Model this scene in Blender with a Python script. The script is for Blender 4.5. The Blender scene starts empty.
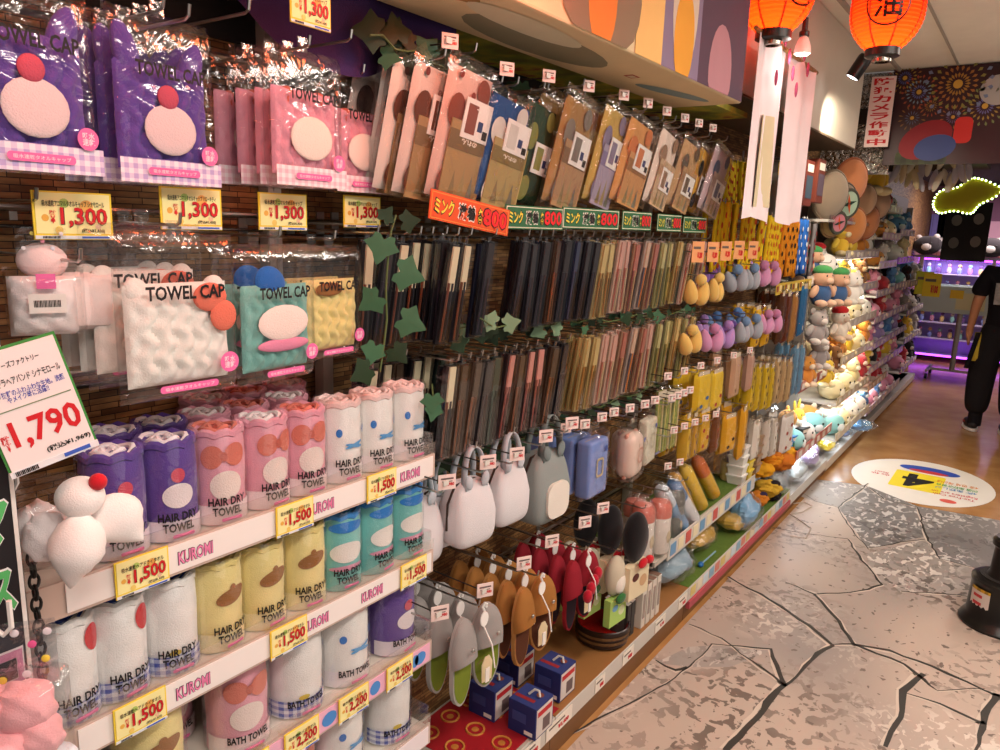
import bpy, bmesh, math, random
from mathutils import Vector, Matrix
PI = math.pi
R_ = random.Random(7)
scene = bpy.context.scene
COL = scene.collection

# ------------------------------------------------------------------ camera
FPX, CX, CY, CAMH = 748.0, 500.0, 375.0, 1.7
def _basis():
    d1 = Vector((1045-CX, CY-243, FPX)).normalized()           # along the aisle
    d2 = Vector((-571-CX, CY-187, FPX)); d2 = (d2 - d1*d2.dot(d1)).normalized()
    x = -d2                                                      # out of the wall
    up = d1.cross(x)
    if up.y < 0: up = -up
    return x, d1, up
_BX, _BY, _BZ = _basis()
def _w(v): return Vector((_BX.dot(v), _BY.dot(v), _BZ.dot(v)))
def P(px, py, x=None, y=None, z=None):
    """the point of the place seen at a pixel, on the plane x=, y= or z="""
    r = _w(Vector((px-CX, CY-py, FPX)))
    if x is not None: t = x/r.x
    elif y is not None: t = y/r.y
    else: t = (z-CAMH)/r.z
    return Vector((r.x*t, r.y*t, CAMH + r.z*t))
cam = bpy.data.cameras.new('camera'); camo = bpy.data.objects.new('camera', cam); COL.objects.link(camo)
cam.sensor_width = 36; cam.lens = 36*FPX/1000; cam.clip_start = .02; cam.clip_end = 80
cr, cu_, cf = _w(Vector((1,0,0))), _w(Vector((0,1,0))), _w(Vector((0,0,1)))
mw = Matrix(((cr.x, cu_.x, -cf.x, 0), (cr.y, cu_.y, -cf.y, 0), (cr.z, cu_.z, -cf.z, CAMH), (0,0,0,1)))
camo.matrix_world = mw
scene.camera = camo

# ------------------------------------------------------------------ world, lamps, exposure
scene.view_settings.view_transform = 'Standard'; scene.view_settings.look = 'None'
scene.view_settings.gamma = 1; scene.view_settings.use_curve_mapping = False
scene.view_settings.exposure = 0.0
scene.cycles.transparent_max_bounces = 40
scene.cycles.max_bounces = 6
scene.cycles.use_denoising = True
scene.cycles.sample_clamp_indirect = 4
w = bpy.data.worlds.new('world'); scene.world = w; w.use_nodes = True
w.node_tree.nodes['Background'].inputs[0].default_value = (1, .9, .84, 1)
w.node_tree.nodes['Background'].inputs[1].default_value = .14
def area(name, loc, rot, sx, sy, power, col):
    l = bpy.data.lights.new(name, 'AREA'); l.shape = 'RECTANGLE'; l.size = sx; l.size_y = sy
    l.energy = power; l.color = col
    o = bpy.data.objects.new(name, l); o.location = loc; o.rotation_euler = rot; COL.objects.link(o); return o
def point(name, loc, power, col, r=.05):
    l = bpy.data.lights.new(name, 'POINT'); l.energy = power; l.color = col; l.shadow_soft_size = r
    o = bpy.data.objects.new(name, l); o.location = loc; COL.objects.link(o); return o
def spot(name, loc, target, power, col, ang, r=.03):
    l = bpy.data.lights.new(name, 'SPOT'); l.energy = power; l.color = col; l.spot_size = ang; l.spot_blend = .6; l.shadow_soft_size = r
    o = bpy.data.objects.new(name, l); o.location = loc
    o.rotation_euler = (Vector(target)-Vector(loc)).to_track_quat('-Z', 'Y').to_euler(); COL.objects.link(o); return o
WARM = (1, .89, .8)
# ceiling tube lamps over the aisle (above and behind the viewer, and down the shop)
area('ceiling_lamp', (.45, .2, 2.74), (0, 0, 0), .35, 1.6, 38, WARM)
area('ceiling_lamp', (.75, 2.6, 2.74), (0, 0, 0), .35, 1.6, 50, WARM)
area('ceiling_lamp', (.7, 5.2, 2.74), (0, 0, 0), .35, 1.4, 34, WARM)
area('ceiling_lamp', (.9, 8.2, 2.6), (0, 0, 0), .5, 1.5, 22, (1, .8, .66))
area('ceiling_lamp', (-.2, 10.9, 2.42), (0, 0, 0), 1.4, .6, 55, (1, .84, .86))
# unseen upward lamps added only to brighten the ceiling
area('ceiling_lamp', (.75, 2.6, 2.5), (PI, 0, 0), .3, 1.6, 15, WARM)
area('ceiling_lamp', (.7, 5.0, 2.5), (PI, 0, 0), .3, 1.2, 14, WARM)
# low unseen fill lamp added across the aisle to front-light the shelves
area('window_spill', (1.75, .3, 1.35), (0, PI/2, 0), 1.6, 1.8, 10, (1, .92, .86))

# ------------------------------------------------------------------ materials
def lin(c):
    if isinstance(c, str):
        c = tuple(int(c[i:i+2], 16)/255 for i in (0, 2, 4))
    return tuple((v/12.92 if v <= .04045 else ((v+.055)/1.055)**2.4) for v in c) + (1,)
_M = {}
def mat(name, c='808080', rough=.6, metal=0, bump=0, bscale=60, vary=.08, vscale=9, spec=.4, emit=0, sheen=0, coat=0):
    """a plain procedural material: colour with a little cloudy variation, optional grain bump"""
    if name in _M: return _M[name]
    m = bpy.data.materials.new(name); m.use_nodes = True; nt = m.node_tree; N = nt.nodes; L = nt.links
    b = N['Principled BSDF']; col = lin(c)
    b.inputs['Roughness'].default_value = rough; b.inputs['Metallic'].default_value = metal
    b.inputs['Specular IOR Level'].default_value = spec
    if coat: b.inputs['Coat Weight'].default_value = coat; b.inputs['Coat Roughness'].default_value = .12
    if sheen: b.inputs['Sheen Weight'].default_value = sheen
    tc = N.new('ShaderNodeTexCoord')
    nz = N.new('ShaderNodeTexNoise'); nz.inputs['Scale'].default_value = vscale; nz.inputs['Detail'].default_value = 3
    L.new(tc.outputs['Object'], nz.inputs['Vector'])
    mx = N.new('ShaderNodeMix'); mx.data_type = 'RGBA'
    mx.inputs[6].default_value = tuple(v*(1-vary) for v in col[:3]) + (1,)
    mx.inputs[7].default_value = tuple(min(1, v*(1+vary)) for v in col[:3]) + (1,)
    L.new(nz.outputs['Fac'], mx.inputs[0]); L.new(mx.outputs[2], b.inputs['Base Color'])
    if emit:
        b.inputs['Emission Color'].default_value = col; b.inputs['Emission Strength'].default_value = emit
    if bump:
        n2 = N.new('ShaderNodeTexNoise'); n2.inputs['Scale'].default_value = bscale; n2.inputs['Detail'].default_value = 2
        L.new(tc.outputs['Object'], n2.inputs['Vector'])
        bp = N.new('ShaderNodeBump'); bp.inputs['Strength'].default_value = bump; bp.inputs['Distance'].default_value = .004
        L.new(n2.outputs['Fac'], bp.inputs['Height']); L.new(bp.outputs['Normal'], b.inputs['Normal'])
    _M[name] = m; return m
def plushm(c): return mat('plush_'+c, c, .95, bump=.25, bscale=380, sheen=.25, spec=.1)
def terry(c): return mat('terry_'+c, c, .95, bump=.35, bscale=420, sheen=.2, spec=.08, vary=.14, vscale=30)
def paper(c): return mat('paper_'+c, c, .55, vary=.03)
def plast(c): return mat('plastic_'+c, c, .3, vary=.04)
def fabric(c): return mat('fabric_'+c, c, .9, bump=.4, bscale=400, spec=.12)
def film(name, tint='ffffff', opac=.05, wr=.32, sc=17, rough=.1):
    """clear packaging film: mostly see-through, with wrinkled glints"""
    if name in _M: return _M[name]
    m = bpy.data.materials.new(name); m.use_nodes = True; nt = m.node_tree; N = nt.nodes; L = nt.links
    for n in list(N):
        if n.type != 'OUTPUT_MATERIAL': N.remove(n)
    out = [n for n in N if n.type == 'OUTPUT_MATERIAL'][0]
    tr = N.new('ShaderNodeBsdfTransparent'); tr.inputs[0].default_value = tuple(.96 for _ in range(3)) + (1,)
    gl = N.new('ShaderNodeBsdfGlossy'); gl.inputs['Roughness'].default_value = rough; gl.inputs[0].default_value = lin(tint)
    lw = N.new('ShaderNodeLayerWeight'); lw.inputs['Blend'].default_value = .28
    tc = N.new('ShaderNodeTexCoord'); nz = N.new('ShaderNodeTexNoise'); nz.inputs['Scale'].default_value = sc
    nz.inputs['Detail'].default_value = 3; nz.inputs['Distortion'].default_value = 1.2
    L.new(tc.outputs['Object'], nz.inputs['Vector'])
    bp = N.new('ShaderNodeBump'); bp.inputs['Strength'].default_value = wr; bp.inputs['Distance'].default_value = .02
    L.new(nz.outputs['Fac'], bp.inputs['Height'])
    L.new(bp.outputs['Normal'], gl.inputs['Normal']); L.new(bp.outputs['Normal'], lw.inputs['Normal'])
    mr = N.new('ShaderNodeMapRange'); mr.inputs['To Min'].default_value = opac*.5; mr.inputs['To Max'].default_value = opac + .38
    L.new(lw.outputs['Facing'], mr.inputs['Value'])
    mx = N.new('ShaderNodeMixShader'); L.new(mr.outputs[0], mx.inputs[0]); L.new(tr.outputs[0], mx.inputs[1]); L.new(gl.outputs[0], mx.inputs[2])
    L.new(mx.outputs[0], out.inputs['Surface']); _M[name] = m; return m
FILM = film('clear_film')
CRINKLE = film('crinkle_film', 'ffffff', .12, .8, 30, .12)
ACRYL = film('clear_acrylic', 'ffffff', .10, .02, 4, .05)
STEEL = mat('chrome_steel', 'b9b6b2', .28, 1.0, vary=.04)
DARKSTEEL = mat('dark_wire', '4a4541', .4, .8, vary=.05)
WHITE = paper('f4f0ea'); BLACK = paper('141214'); RED = paper('c8141e'); YEL = paper('f4d63c'); PINK = paper('ee6fae')
PALEY = paper('fbf0a8')

# ------------------------------------------------------------------ mesh builder
class MB:
    def __init__(s): s.bm = bmesh.new()
    def _v(s, co): return s.bm.verts.new(co)
    def face(s, vs):
        try: return s.bm.faces.new(vs)
        except ValueError: return None
    def box(s, c, sz, rot=None, bev=0.0, seg=2):
        b = bmesh.new(); bmesh.ops.create_cube(b, size=1)
        bmesh.ops.scale(b, vec=sz, verts=b.verts)
        if bev: bmesh.ops.bevel(b, geom=b.edges[:], offset=bev, segments=seg, affect='EDGES', profile=.5)
        M = Matrix.Translation(c) @ (rot.to_4x4() if rot else Matrix())
        bmesh.ops.transform(b, matrix=M, verts=b.verts); s.add(b); return s
    def add(s, b):
        me = bpy.data.meshes.new('t'); b.to_mesh(me); b.free(); s.bm.from_mesh(me); bpy.data.meshes.remove(me)
    def tube(s, pts, r, seg=6, cap=True):
        pts = [Vector(p) for p in pts]; rs = r if isinstance(r, (list, tuple)) else [r]*len(pts)
        rings = []; prev = None
        for i, p in enumerate(pts):
            a = pts[max(i-1, 0)]; b = pts[min(i+1, len(pts)-1)]; t = (b-a)
            if t.length < 1e-9: t = Vector((0, 0, 1))
            t.normalize()
            if prev is None:
                n = t.orthogonal().normalized()
            else:
                n = prev - t*prev.dot(t)
                n = n.normalized() if n.length > 1e-6 else t.orthogonal().normalized()
            prev = n; q = t.cross(n)
            rings.append([s._v(p + (n*math.cos(2*PI*k/seg) + q*math.sin(2*PI*k/seg))*rs[i]) for k in range(seg)])
        for A, B in zip(rings, rings[1:]):
            for k in range(seg): s.face([A[k], A[(k+1) % seg], B[(k+1) % seg], B[k]])
        if cap: s.face(rings[0][::-1]); s.face(rings[-1])
        return s
    def lathe(s, prof, seg=20, c=(0, 0, 0), sx=1, sy=1):
        c = Vector(c); rings = []
        for r, z in prof:
            if r < 1e-6: rings.append([s._v(c + Vector((0, 0, z)))])
            else: rings.append([s._v(c + Vector((r*sx*math.cos(2*PI*k/seg), r*sy*math.sin(2*PI*k/seg), z))) for k in range(seg)])
        for A, B in zip(rings, rings[1:]):
            for k in range(seg):
                k2 = (k+1) % seg
                if len(A) == 1 and len(B) == 1: continue
                if len(A) == 1: s.face([A[0], B[k2], B[k]])
                elif len(B) == 1: s.face([A[k], A[k2], B[0]])
                else: s.face([A[k], A[k2], B[k2], B[k]])
        return s
    def ell(s, c, r, seg=16, rings=10, rot=None, fn=None):
        b = bmesh.new(); bmesh.ops.create_uvsphere(b, u_segments=seg, v_segments=rings, radius=1)
        if fn:
            for v in b.verts: v.co = fn(v.co.copy())
        bmesh.ops.scale(b, vec=r, verts=b.verts)
        bmesh.ops.transform(b, matrix=Matrix.Translation(c) @ (rot.to_4x4() if rot else Matrix()), verts=b.verts)
        s.add(b); return s
    def prism(s, pts, y0, y1, off=(0, 0, 0)):
        """outline in local x,z extruded from y0 (front) to y1"""
        o = Vector(off)
        A = [s._v(o + Vector((x, y0, z))) for x, z in pts]; B = [s._v(o + Vector((x, y1, z))) for x, z in pts]
        s.face(A); s.face(B[::-1]); n = len(pts)
        for k in range(n): s.face([A[(k+1) % n], A[k], B[k], B[(k+1) % n]])
        return s
    def sheet(s, nu, nv, f, closed=False):
        g = [[s._v(f(i/nu, j/nv)) for i in range(nu+1)] for j in range(nv+1)]
        for j in range(nv):
            for i in range(nu): s.face([g[j][i], g[j][i+1], g[j+1][i+1], g[j+1][i]])
        return s
    def pillow(s, c, w, h, d, nu=14, nv=14, p=3.0, fn=None):
        """soft closed pad in x,z with thickness d; fn(u,v) in -1..1 scales the puff"""
        c = Vector(c)
        def prof(u, v):
            e = max(0, 1-abs(u)**p)*max(0, 1-abs(v)**p)
            return e**.5*(fn(u, v) if fn else 1)
        front = {}; back = {}
        for j in range(nv+1):
            for i in range(nu+1):
                u = -1+2*i/nu; v = -1+2*j/nv; k = prof(u, v)*d/2
                q = c + Vector((u*w/2, 0, v*h/2)); edge = i in (0, nu) or j in (0, nv)
                front[i, j] = s._v(q - Vector((0, k, 0)))
                back[i, j] = front[i, j] if edge else s._v(q + Vector((0, k, 0)))
        for j in range(nv):
            for i in range(nu):
                s.face([front[i, j], front[i+1, j], front[i+1, j+1], front[i, j+1]])
                s.face([back[i, j], back[i, j+1], back[i+1, j+1], back[i+1, j]])
        return s
    def mesh(s, name, smooth=True):
        bmesh.ops.recalc_face_normals(s.bm, faces=s.bm.faces)
        me = bpy.data.meshes.new(name); s.bm.to_mesh(me); s.bm.free()
        if smooth:
            me.polygons.foreach_set('use_smooth', [True]*len(me.polygons))
            me.set_sharp_from_angle(angle=math.radians(38))
        return me
    def build(s, name, m, parent=None, loc=(0, 0, 0), rot=(0, 0, 0), smooth=True):
        return obj(name, s.mesh(name, smooth), m, parent, loc, rot)
def obj(name, me, m, parent=None, loc=(0, 0, 0), rot=(0, 0, 0)):
    if m is not None:
        if not me.materials: me.materials.append(m)
        elif me.materials[0] is not m:
            me = me.copy(); me.materials[0] = m
    o = bpy.data.objects.new(name, me); COL.objects.link(o)
    o.location = loc; o.rotation_euler = rot
    if parent: o.parent = parent
    return o
def tag(o, label, cat, group=None, kind=None):
    o['label'] = label; o['category'] = cat
    if group: o['group'] = group
    if kind: o['kind'] = kind
    return o
def thing(name, label='', cat='', loc=(0, 0, 0), rotz=0, group=None):
    o = bpy.data.objects.new(name, None); COL.objects.link(o); o.empty_display_size = .05
    o.location = loc; o.rotation_euler = (0, 0, rotz)
    return tag(o, label, cat, group)
def struct(name, mb, m, smooth=False, loc=(0, 0, 0)):
    o = mb.build(name, m, None, loc, smooth=smooth) if isinstance(mb, MB) else mb
    o['kind'] = 'structure'; return o
KIDS = {}
def dup(root):
    r = root.copy(); COL.objects.link(r)
    for ch in list(root.children):
        c = ch.copy(); COL.objects.link(c); c.parent = r
        for g in list(ch.children):
            d = g.copy(); COL.objects.link(d); d.parent = c
    return r
_PROTO = {}
def put(key, fn, label, cat, loc, rot=0, group=None, scale=None):
    """the first of a kind is built, later ones are copies; each gets its own label and place"""
    if key in _PROTO: o = dup(_PROTO[key])
    else: o = fn(); _PROTO[key] = o
    o.location = loc
    o.rotation_euler = rot if isinstance(rot, (tuple, list)) else (0, 0, rot)
    o.scale = (scale, scale, scale) if isinstance(scale, (int, float)) else (scale or (1, 1, 1))
    if 'group' in o: del o['group']
    return tag(o, label, cat, group)
W90 = PI/2          # faces out of the left wall (local front -Y -> world +X)
ORD = ['first', 'second', 'third', 'fourth', 'fifth', 'sixth', 'seventh', 'eighth', 'ninth', 'tenth', 'eleventh', 'twelfth',
       'thirteenth', 'fourteenth', 'fifteenth', 'sixteenth', 'seventeenth', 'eighteenth', 'nineteenth', 'twentieth',
       'twenty-first', 'twenty-second', 'twenty-third', 'twenty-fourth', 'twenty-fifth', 'twenty-sixth', 'twenty-seventh', 'twenty-eighth', 'twenty-ninth', 'thirtieth']
# ---- lettering
_T = {}
def text_mesh(s, w, h, bold=.02, bend=None):
    key = (s, round(w, 4), round(h, 4), bold, bend)
    if key in _T: return _T[key]
    cu = bpy.data.curves.new('lettering', 'FONT'); cu.body = s; cu.size = 1; cu.offset = bold; cu.resolution_u = 2
    cu.align_x = 'CENTER'; cu.align_y = 'CENTER'; cu.space_line = .9
    o = bpy.data.objects.new('lettering', cu); COL.objects.link(o)
    dg = bpy.context.evaluated_depsgraph_get()
    me = bpy.data.meshes.new_from_object(o.evaluated_get(dg)); bpy.data.objects.remove(o); bpy.data.curves.remove(cu)
    me.materials.clear(); me.name = 'lettering'
    xs = [v.co.x for v in me.vertices] or [0]; ys = [v.co.y for v in me.vertices] or [0]
    x0, x1, y0, y1 = min(xs), max(xs), min(ys), max(ys)
    for v in me.vertices:
        x = ((v.co.x-x0)/max(1e-6, x1-x0)-.5)*w; y = ((v.co.y-y0)/max(1e-6, y1-y0)-.5)*h
        v.co = (x, 0, y) if not bend else (bend*math.sin(x/bend), -bend*math.cos(x/bend), y)
    _T[key] = me; return me
def letter(parent, s, w, h, m, loc, bold=.02, bend=None, name='lettering', rot=(0, 0, 0)):
    return obj(name, text_mesh(s, w, h, bold, bend), m, parent, loc, rot)
def disc_mesh(pts, bend=None, y=0, rings=4):
    """filled outline (x,z), optionally bent onto a cylinder of radius bend about the local z axis"""
    mb = MB(); n = len(pts); cx = sum(p[0] for p in pts)/n; cz = sum(p[1] for p in pts)/n
    def at(x, z): return (x, y, z) if not bend else (bend*math.sin(x/bend), -bend*math.cos(x/bend), z)
    c = mb._v(at(cx, cz)); prev = None
    for k in range(1, rings+1):
        t = k/rings; ring = [mb._v(at(cx+(x-cx)*t, cz+(z-cz)*t)) for x, z in pts]
        for i in range(n):
            j = (i+1) % n
            if prev is None: mb.face([c, ring[i], ring[j]])
            else: mb.face([prev[i], ring[i], ring[j], prev[j]])
        prev = ring
    return mb
def oval(cx, cz, rx, rz, n=22, tilt=0):
    return [(cx + rx*math.cos(a)*math.cos(tilt) - rz*math.sin(a)*math.sin(tilt), cz + rx*math.cos(a)*math.sin(tilt) + rz*math.sin(a)*math.cos(tilt)) for a in [2*PI*k/n for k in range(n)]]
def rrect(cx, cz, w, h, r, n=5):
    o = []
    for sx, sz, a0 in ((1, 1, 0), (-1, 1, PI/2), (-1, -1, PI), (1, -1, 3*PI/2)):
        for k in range(n+1):
            a = a0 + k*PI/2/n; o.append((cx + sx*(w/2-r) + r*math.cos(a), cz + sz*(h/2-r) + r*math.sin(a)))
    return o
# ================================================================== the setting
WX = -1.39; BX = -1.05; RX = -1.075; CEIL = 2.78
def node_mat(name, rough=.6):
    m = bpy.data.materials.new(name); m.use_nodes = True; nt = m.node_tree
    b = nt.nodes['Principled BSDF']; b.inputs['Roughness'].default_value = rough
    return m, nt.nodes, nt.links, b
def mosaic_mat():
    m, N, L, b = node_mat('mosaic_wood', .55)
    tc = N.new('ShaderNodeTexCoord'); sp = N.new('ShaderNodeSeparateXYZ'); cb = N.new('ShaderNodeCombineXYZ')
    L.new(tc.outputs['Object'], sp.inputs[0]); L.new(sp.outputs[1], cb.inputs[0]); L.new(sp.outputs[2], cb.inputs[1])
    br = N.new('ShaderNodeTexBrick'); br.inputs['Scale'].default_value = 1
    br.inputs['Brick Width'].default_value = .052; br.inputs['Row Height'].default_value = .0115; br.inputs['Mortar Size'].default_value = .0008
    br.inputs['Color1'].default_value = lin('7d5430'); br.inputs['Color2'].default_value = lin('c49a64'); br.inputs['Mortar'].default_value = lin('1c120b')
    br.inputs['Bias'].default_value = -.1; br.offset = .37; br.squash = 1.4; br.squash_frequency = 3
    L.new(cb.outputs[0], br.inputs['Vector'])
    mp = N.new('ShaderNodeMapping'); mp.inputs['Scale'].default_value = (20, 87, 1); L.new(cb.outputs[0], mp.inputs[0])
    wn = N.new('ShaderNodeTexNoise'); wn.inputs['Scale'].default_value = .9; wn.inputs['Detail'].default_value = 2; L.new(mp.outputs[0], wn.inputs['Vector'])
    cr_ = N.new('ShaderNodeValToRGB'); cr_.color_ramp.elements[0].position = .35; cr_.color_ramp.elements[0].color = (.45, .4, .36, 1)
    cr_.color_ramp.elements[1].position = .7; cr_.color_ramp.elements[1].color = (1.1, 1.05, .95, 1)
    L.new(wn.outputs['Fac'], cr_.inputs[0])
    mx = N.new('ShaderNodeMix'); mx.data_type = 'RGBA'; mx.blend_type = 'MULTIPLY'; mx.inputs[0].default_value = .8
    L.new(br.outputs['Color'], mx.inputs[6]); L.new(cr_.outputs[0], mx.inputs[7]); L.new(mx.outputs[2], b.inputs['Base Color'])
    bp = N.new('ShaderNodeBump'); bp.inputs['Strength'].default_value = .6; bp.inputs['Distance'].default_value = .006; bp.invert = True
    L.new(br.outputs['Fac'], bp.inputs['Height']); L.new(bp.outputs['Normal'], b.inputs['Normal'])
    return m
MOSAIC = mosaic_mat()
struct('wall_left', MB().box((WX-.05, 6.0, 1.45), (.1, 13.4, 2.9)), MOSAIC)
struct('trim_wall_upper', MB().box((WX+.004, 1.45, 2.45), (.012, 3.0, .82)), mat('upper_wall_dark', '2b2826', .8))
def floor_mat():
    m, N, L, b = node_mat('waxed_wood_vinyl', .22)
    tc = N.new('ShaderNodeTexCoord')
    nz = N.new('ShaderNodeTexNoise'); nz.inputs['Scale'].default_value = 5; nz.inputs['Detail'].default_value = 6; L.new(tc.outputs['Object'], nz.inputs['Vector'])
    r = N.new('ShaderNodeValToRGB'); r.color_ramp.elements[0].color = lin('a2723f'); r.color_ramp.elements[1].color = lin('bd8d58')
    r.color_ramp.elements[0].position = .3; r.color_ramp.elements[1].position = .7
    L.new(nz.outputs['Fac'], r.inputs[0]); L.new(r.outputs[0], b.inputs['Base Color'])
    return m
struct('floor', MB().box((.6, 5.9, -.05), (4.2, 13.8, .1)), floor_mat())
def mat_stone(c1='c0ad9f', c2='9b918b', dkc='77695f', ltc='dccfc2', nm='printed_stone_mat', lt_p=.5):
    m, N, L, b = node_mat(nm, .42)
    tc = N.new('ShaderNodeTexCoord')
    def noise(sc, det, off, stretch=(1, 1, 1), dist=0.0):
        mp = N.new('ShaderNodeMapping'); mp.inputs['Location'].default_value = off; mp.inputs['Scale'].default_value = stretch
        L.new(tc.outputs['Object'], mp.inputs[0])
        n = N.new('ShaderNodeTexNoise'); n.inputs['Scale'].default_value = sc; n.inputs['Detail'].default_value = det
        n.inputs['Distortion'].default_value = dist; L.new(mp.outputs[0], n.inputs['Vector']); return n.outputs['Fac']
    def step(v, p, wd=.015):
        r = N.new('ShaderNodeValToRGB'); r.color_ramp.elements[0].position = p; r.color_ramp.elements[1].position = p+wd
        L.new(v, r.inputs[0]); return r.outputs[0]
    def mul(a, c):
        n = N.new('ShaderNodeMath'); n.operation = 'MULTIPLY'; L.new(a, n.inputs[0]); L.new(c, n.inputs[1]); return n.outputs[0]
    def mix(fac, a, c):
        n = N.new('ShaderNodeMix'); n.data_type = 'RGBA'; L.new(fac, n.inputs[0])
        if isinstance(a, tuple): n.inputs[6].default_value = a
        else: L.new(a, n.inputs[6])
        n.inputs[7].default_value = c; return n.outputs[2]
    # base stone, larger printed darker slabs, dark flecks gathered in patches, cream flecks
    sp = N.new('ShaderNodeSeparateXYZ'); L.new(tc.outputs['Object'], sp.inputs[0])
    big = noise(.8, 1, (3.3, 1.2, 0))
    col = mix(step(big, .47, .2), lin(c1), lin(c2))
    patch = step(noise(1.7, 1, (7, 2, 0)), .47, .2)
    dk = mul(step(noise(19, 3, (0, 0, 0), (1, .75, 1), .6), .54), patch)
    col = mix(dk, col, lin(dkc))
    dk2 = step(noise(24, 2, (5, 9, 0), (1, .8, 1), .4), .655)
    col = mix(dk2, col, lin(dkc))
    patch2 = step(noise(1.5, 1, (1, 6, 0)), lt_p, .16)
    lt = mul(step(noise(20, 3, (11, 4, 0), (1.2, .7, 1), .9), .555), patch2)
    col = mix(lt, col, lin(ltc))
    L.new(col, b.inputs['Base Color'])
    return m
def poly_strip(mb, px, widths, z, side=0):
    pts = [P(x, y, z=0) for x, y in px]
    # densify with a little jitter
    q = []; ws = []
    for i in range(len(pts)-1):
        n = max(2, int((pts[i+1]-pts[i]).length/.05))
        for k in range(n):
            t = k/n; p = pts[i].lerp(pts[i+1], t)
            q.append(p + Vector((R_.uniform(-1, 1), R_.uniform(-1, 1), 0))*.006); ws.append(widths[i]*(1-t)+widths[i+1]*t)
    q.append(pts[-1]); ws.append(widths[-1])
    L_ = []; Rr = []
    for i, p in enumerate(q):
        t = (q[min(i+1, len(q)-1)]-q[max(i-1, 0)]); t.z = 0; t.normalize(); n = Vector((-t.y, t.x, 0))
        j = ws[i]*R_.uniform(.75, 1.25)/2
        c = p + n*side*ws[i]
        L_.append(mb._v((c.x+n.x*j, c.y+n.y*j, z))); Rr.append(mb._v((c.x-n.x*j, c.y-n.y*j, z)))
    for i in range(len(q)-1): mb.face([L_[i], L_[i+1], Rr[i+1], Rr[i]])
fm = thing('floor_mat', 'stone-printed mat with dark cracks covering the near half of the aisle floor', 'floor mat', (0, 0, 0))
mA = P(786, 474, z=0); mB = P(1000, 515, z=0)
MB().prism([(BX+.005, .9), (1.6, .9), (1.6, -5.44), (BX+.005, -5.27)], 0, .002).build('mat_sheet', mat_stone(), fm, rot=(PI/2, 0, 0), smooth=False)
fm.children[0].location = (0, 0, .0022)
DSL = mat_stone('87827f', '7b7775', '615d5b', 'c9c4bf', 'printed_dark_slab', .36); MSL = mat_stone('a59b94', '979089', '6e6660', 'd6cdc4', 'printed_mid_slab', .4)
for px, m_ in (([(838, 508), (866, 486), (918, 507), (925, 537), (868, 550)], DSL), ([(918, 507), (1000, 521), (1000, 575), (940, 560), (925, 537)], DSL), ([(866, 555), (925, 540), (940, 560), (1000, 577), (1000, 602), (900, 592), (872, 572)], MSL),
               ([(786, 492), (800, 478), (866, 486), (838, 508), (815, 502)], MSL), ([(655, 664), (688, 648), (715, 646), (770, 652), (730, 668), (690, 668)], MSL)):
    sl = MB(); sl.face([sl._v((*P(x, y, z=0).xy, .0044)) for x, y in px]); sl.build('slab_print', m_, fm, smooth=False)
cr = MB(); hl = MB()
CR = [([(560, 740), (640, 700), (690, 668), (713, 645), (770, 650), (783, 685), (768, 705), (725, 752)], [.006, .008, .007, .006, .012, .026, .03, .03]),
      ([(728, 578), (760, 595), (800, 620), (832, 646), (818, 655), (806, 668), (790, 684), (783, 687)], [.012, .02, .022, .02, .022, .016, .01, .02]),
      ([(690, 625), (722, 640), (752, 662), (783, 685)], [.006, .006, .008, .014]),
      ([(832, 646), (853, 645), (905, 665), (922, 680), (938, 692), (985, 690)], [.004, .014, .02, .02, .004, .004]),
      ([(853, 645), (838, 622), (815, 595), (785, 583)], [.02, .016, .014, .006]),
      ([(853, 645), (890, 652), (932, 667), (985, 692), (1000, 697)], [.012, .014, .02, .012, .03]),
      ([(922, 674), (904, 692), (902, 712), (885, 748)], [.03, .03, .022, .02]),
      ([(904, 694), (940, 705), (975, 722), (985, 724)], [.006, .01, .02, .03]),
      ([(998, 695), (985, 715), (975, 752)], [.034, .03, .01]),
      ([(815, 595), (860, 592), (882, 586), (870, 570), (855, 552), (848, 540)], [.008, .01, .012, .01, .012, .008]),
      ([(900, 592), (960, 596), (1000, 603)], [.006, .008, .006]),
      ([(848, 540), (790, 532), (740, 522), (700, 540)], [.006, .006, .006, .005]),
      ([(868, 549), (900, 543), (925, 540)], [.006, .008, .006]),
      ([(868, 550), (850, 528), (838, 508), (860, 491), (868, 484)], [.006, .008, .006, .01, .006]),
      ([(868, 488), (885, 500), (918, 508), (925, 535), (940, 560), (1000, 575)], [.006, .008, .008, .012, .006, .004]),
      ([(838, 508), (815, 502), (800, 492)], [.006, .006, .004]),
      ([(656, 662), (676, 672), (687, 668)], [.006, .02, .012])]
CR = [(a, [v if v < .014 else .013+(v-.012)*.6 for v in b_]) for a, b_ in CR]
for px, ws in CR:
    poly_strip(cr, px, ws, .0052); poly_strip(hl, px, [v*.6+.002 for v in ws], .0047, side=-.85)
cr.build('crack_print', mat('crack_dark', '3b3732', .5), fm, smooth=False)
hl.build('crack_highlight_print', mat('crack_light', 'd2c3b4', .5), fm, smooth=False)

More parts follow.
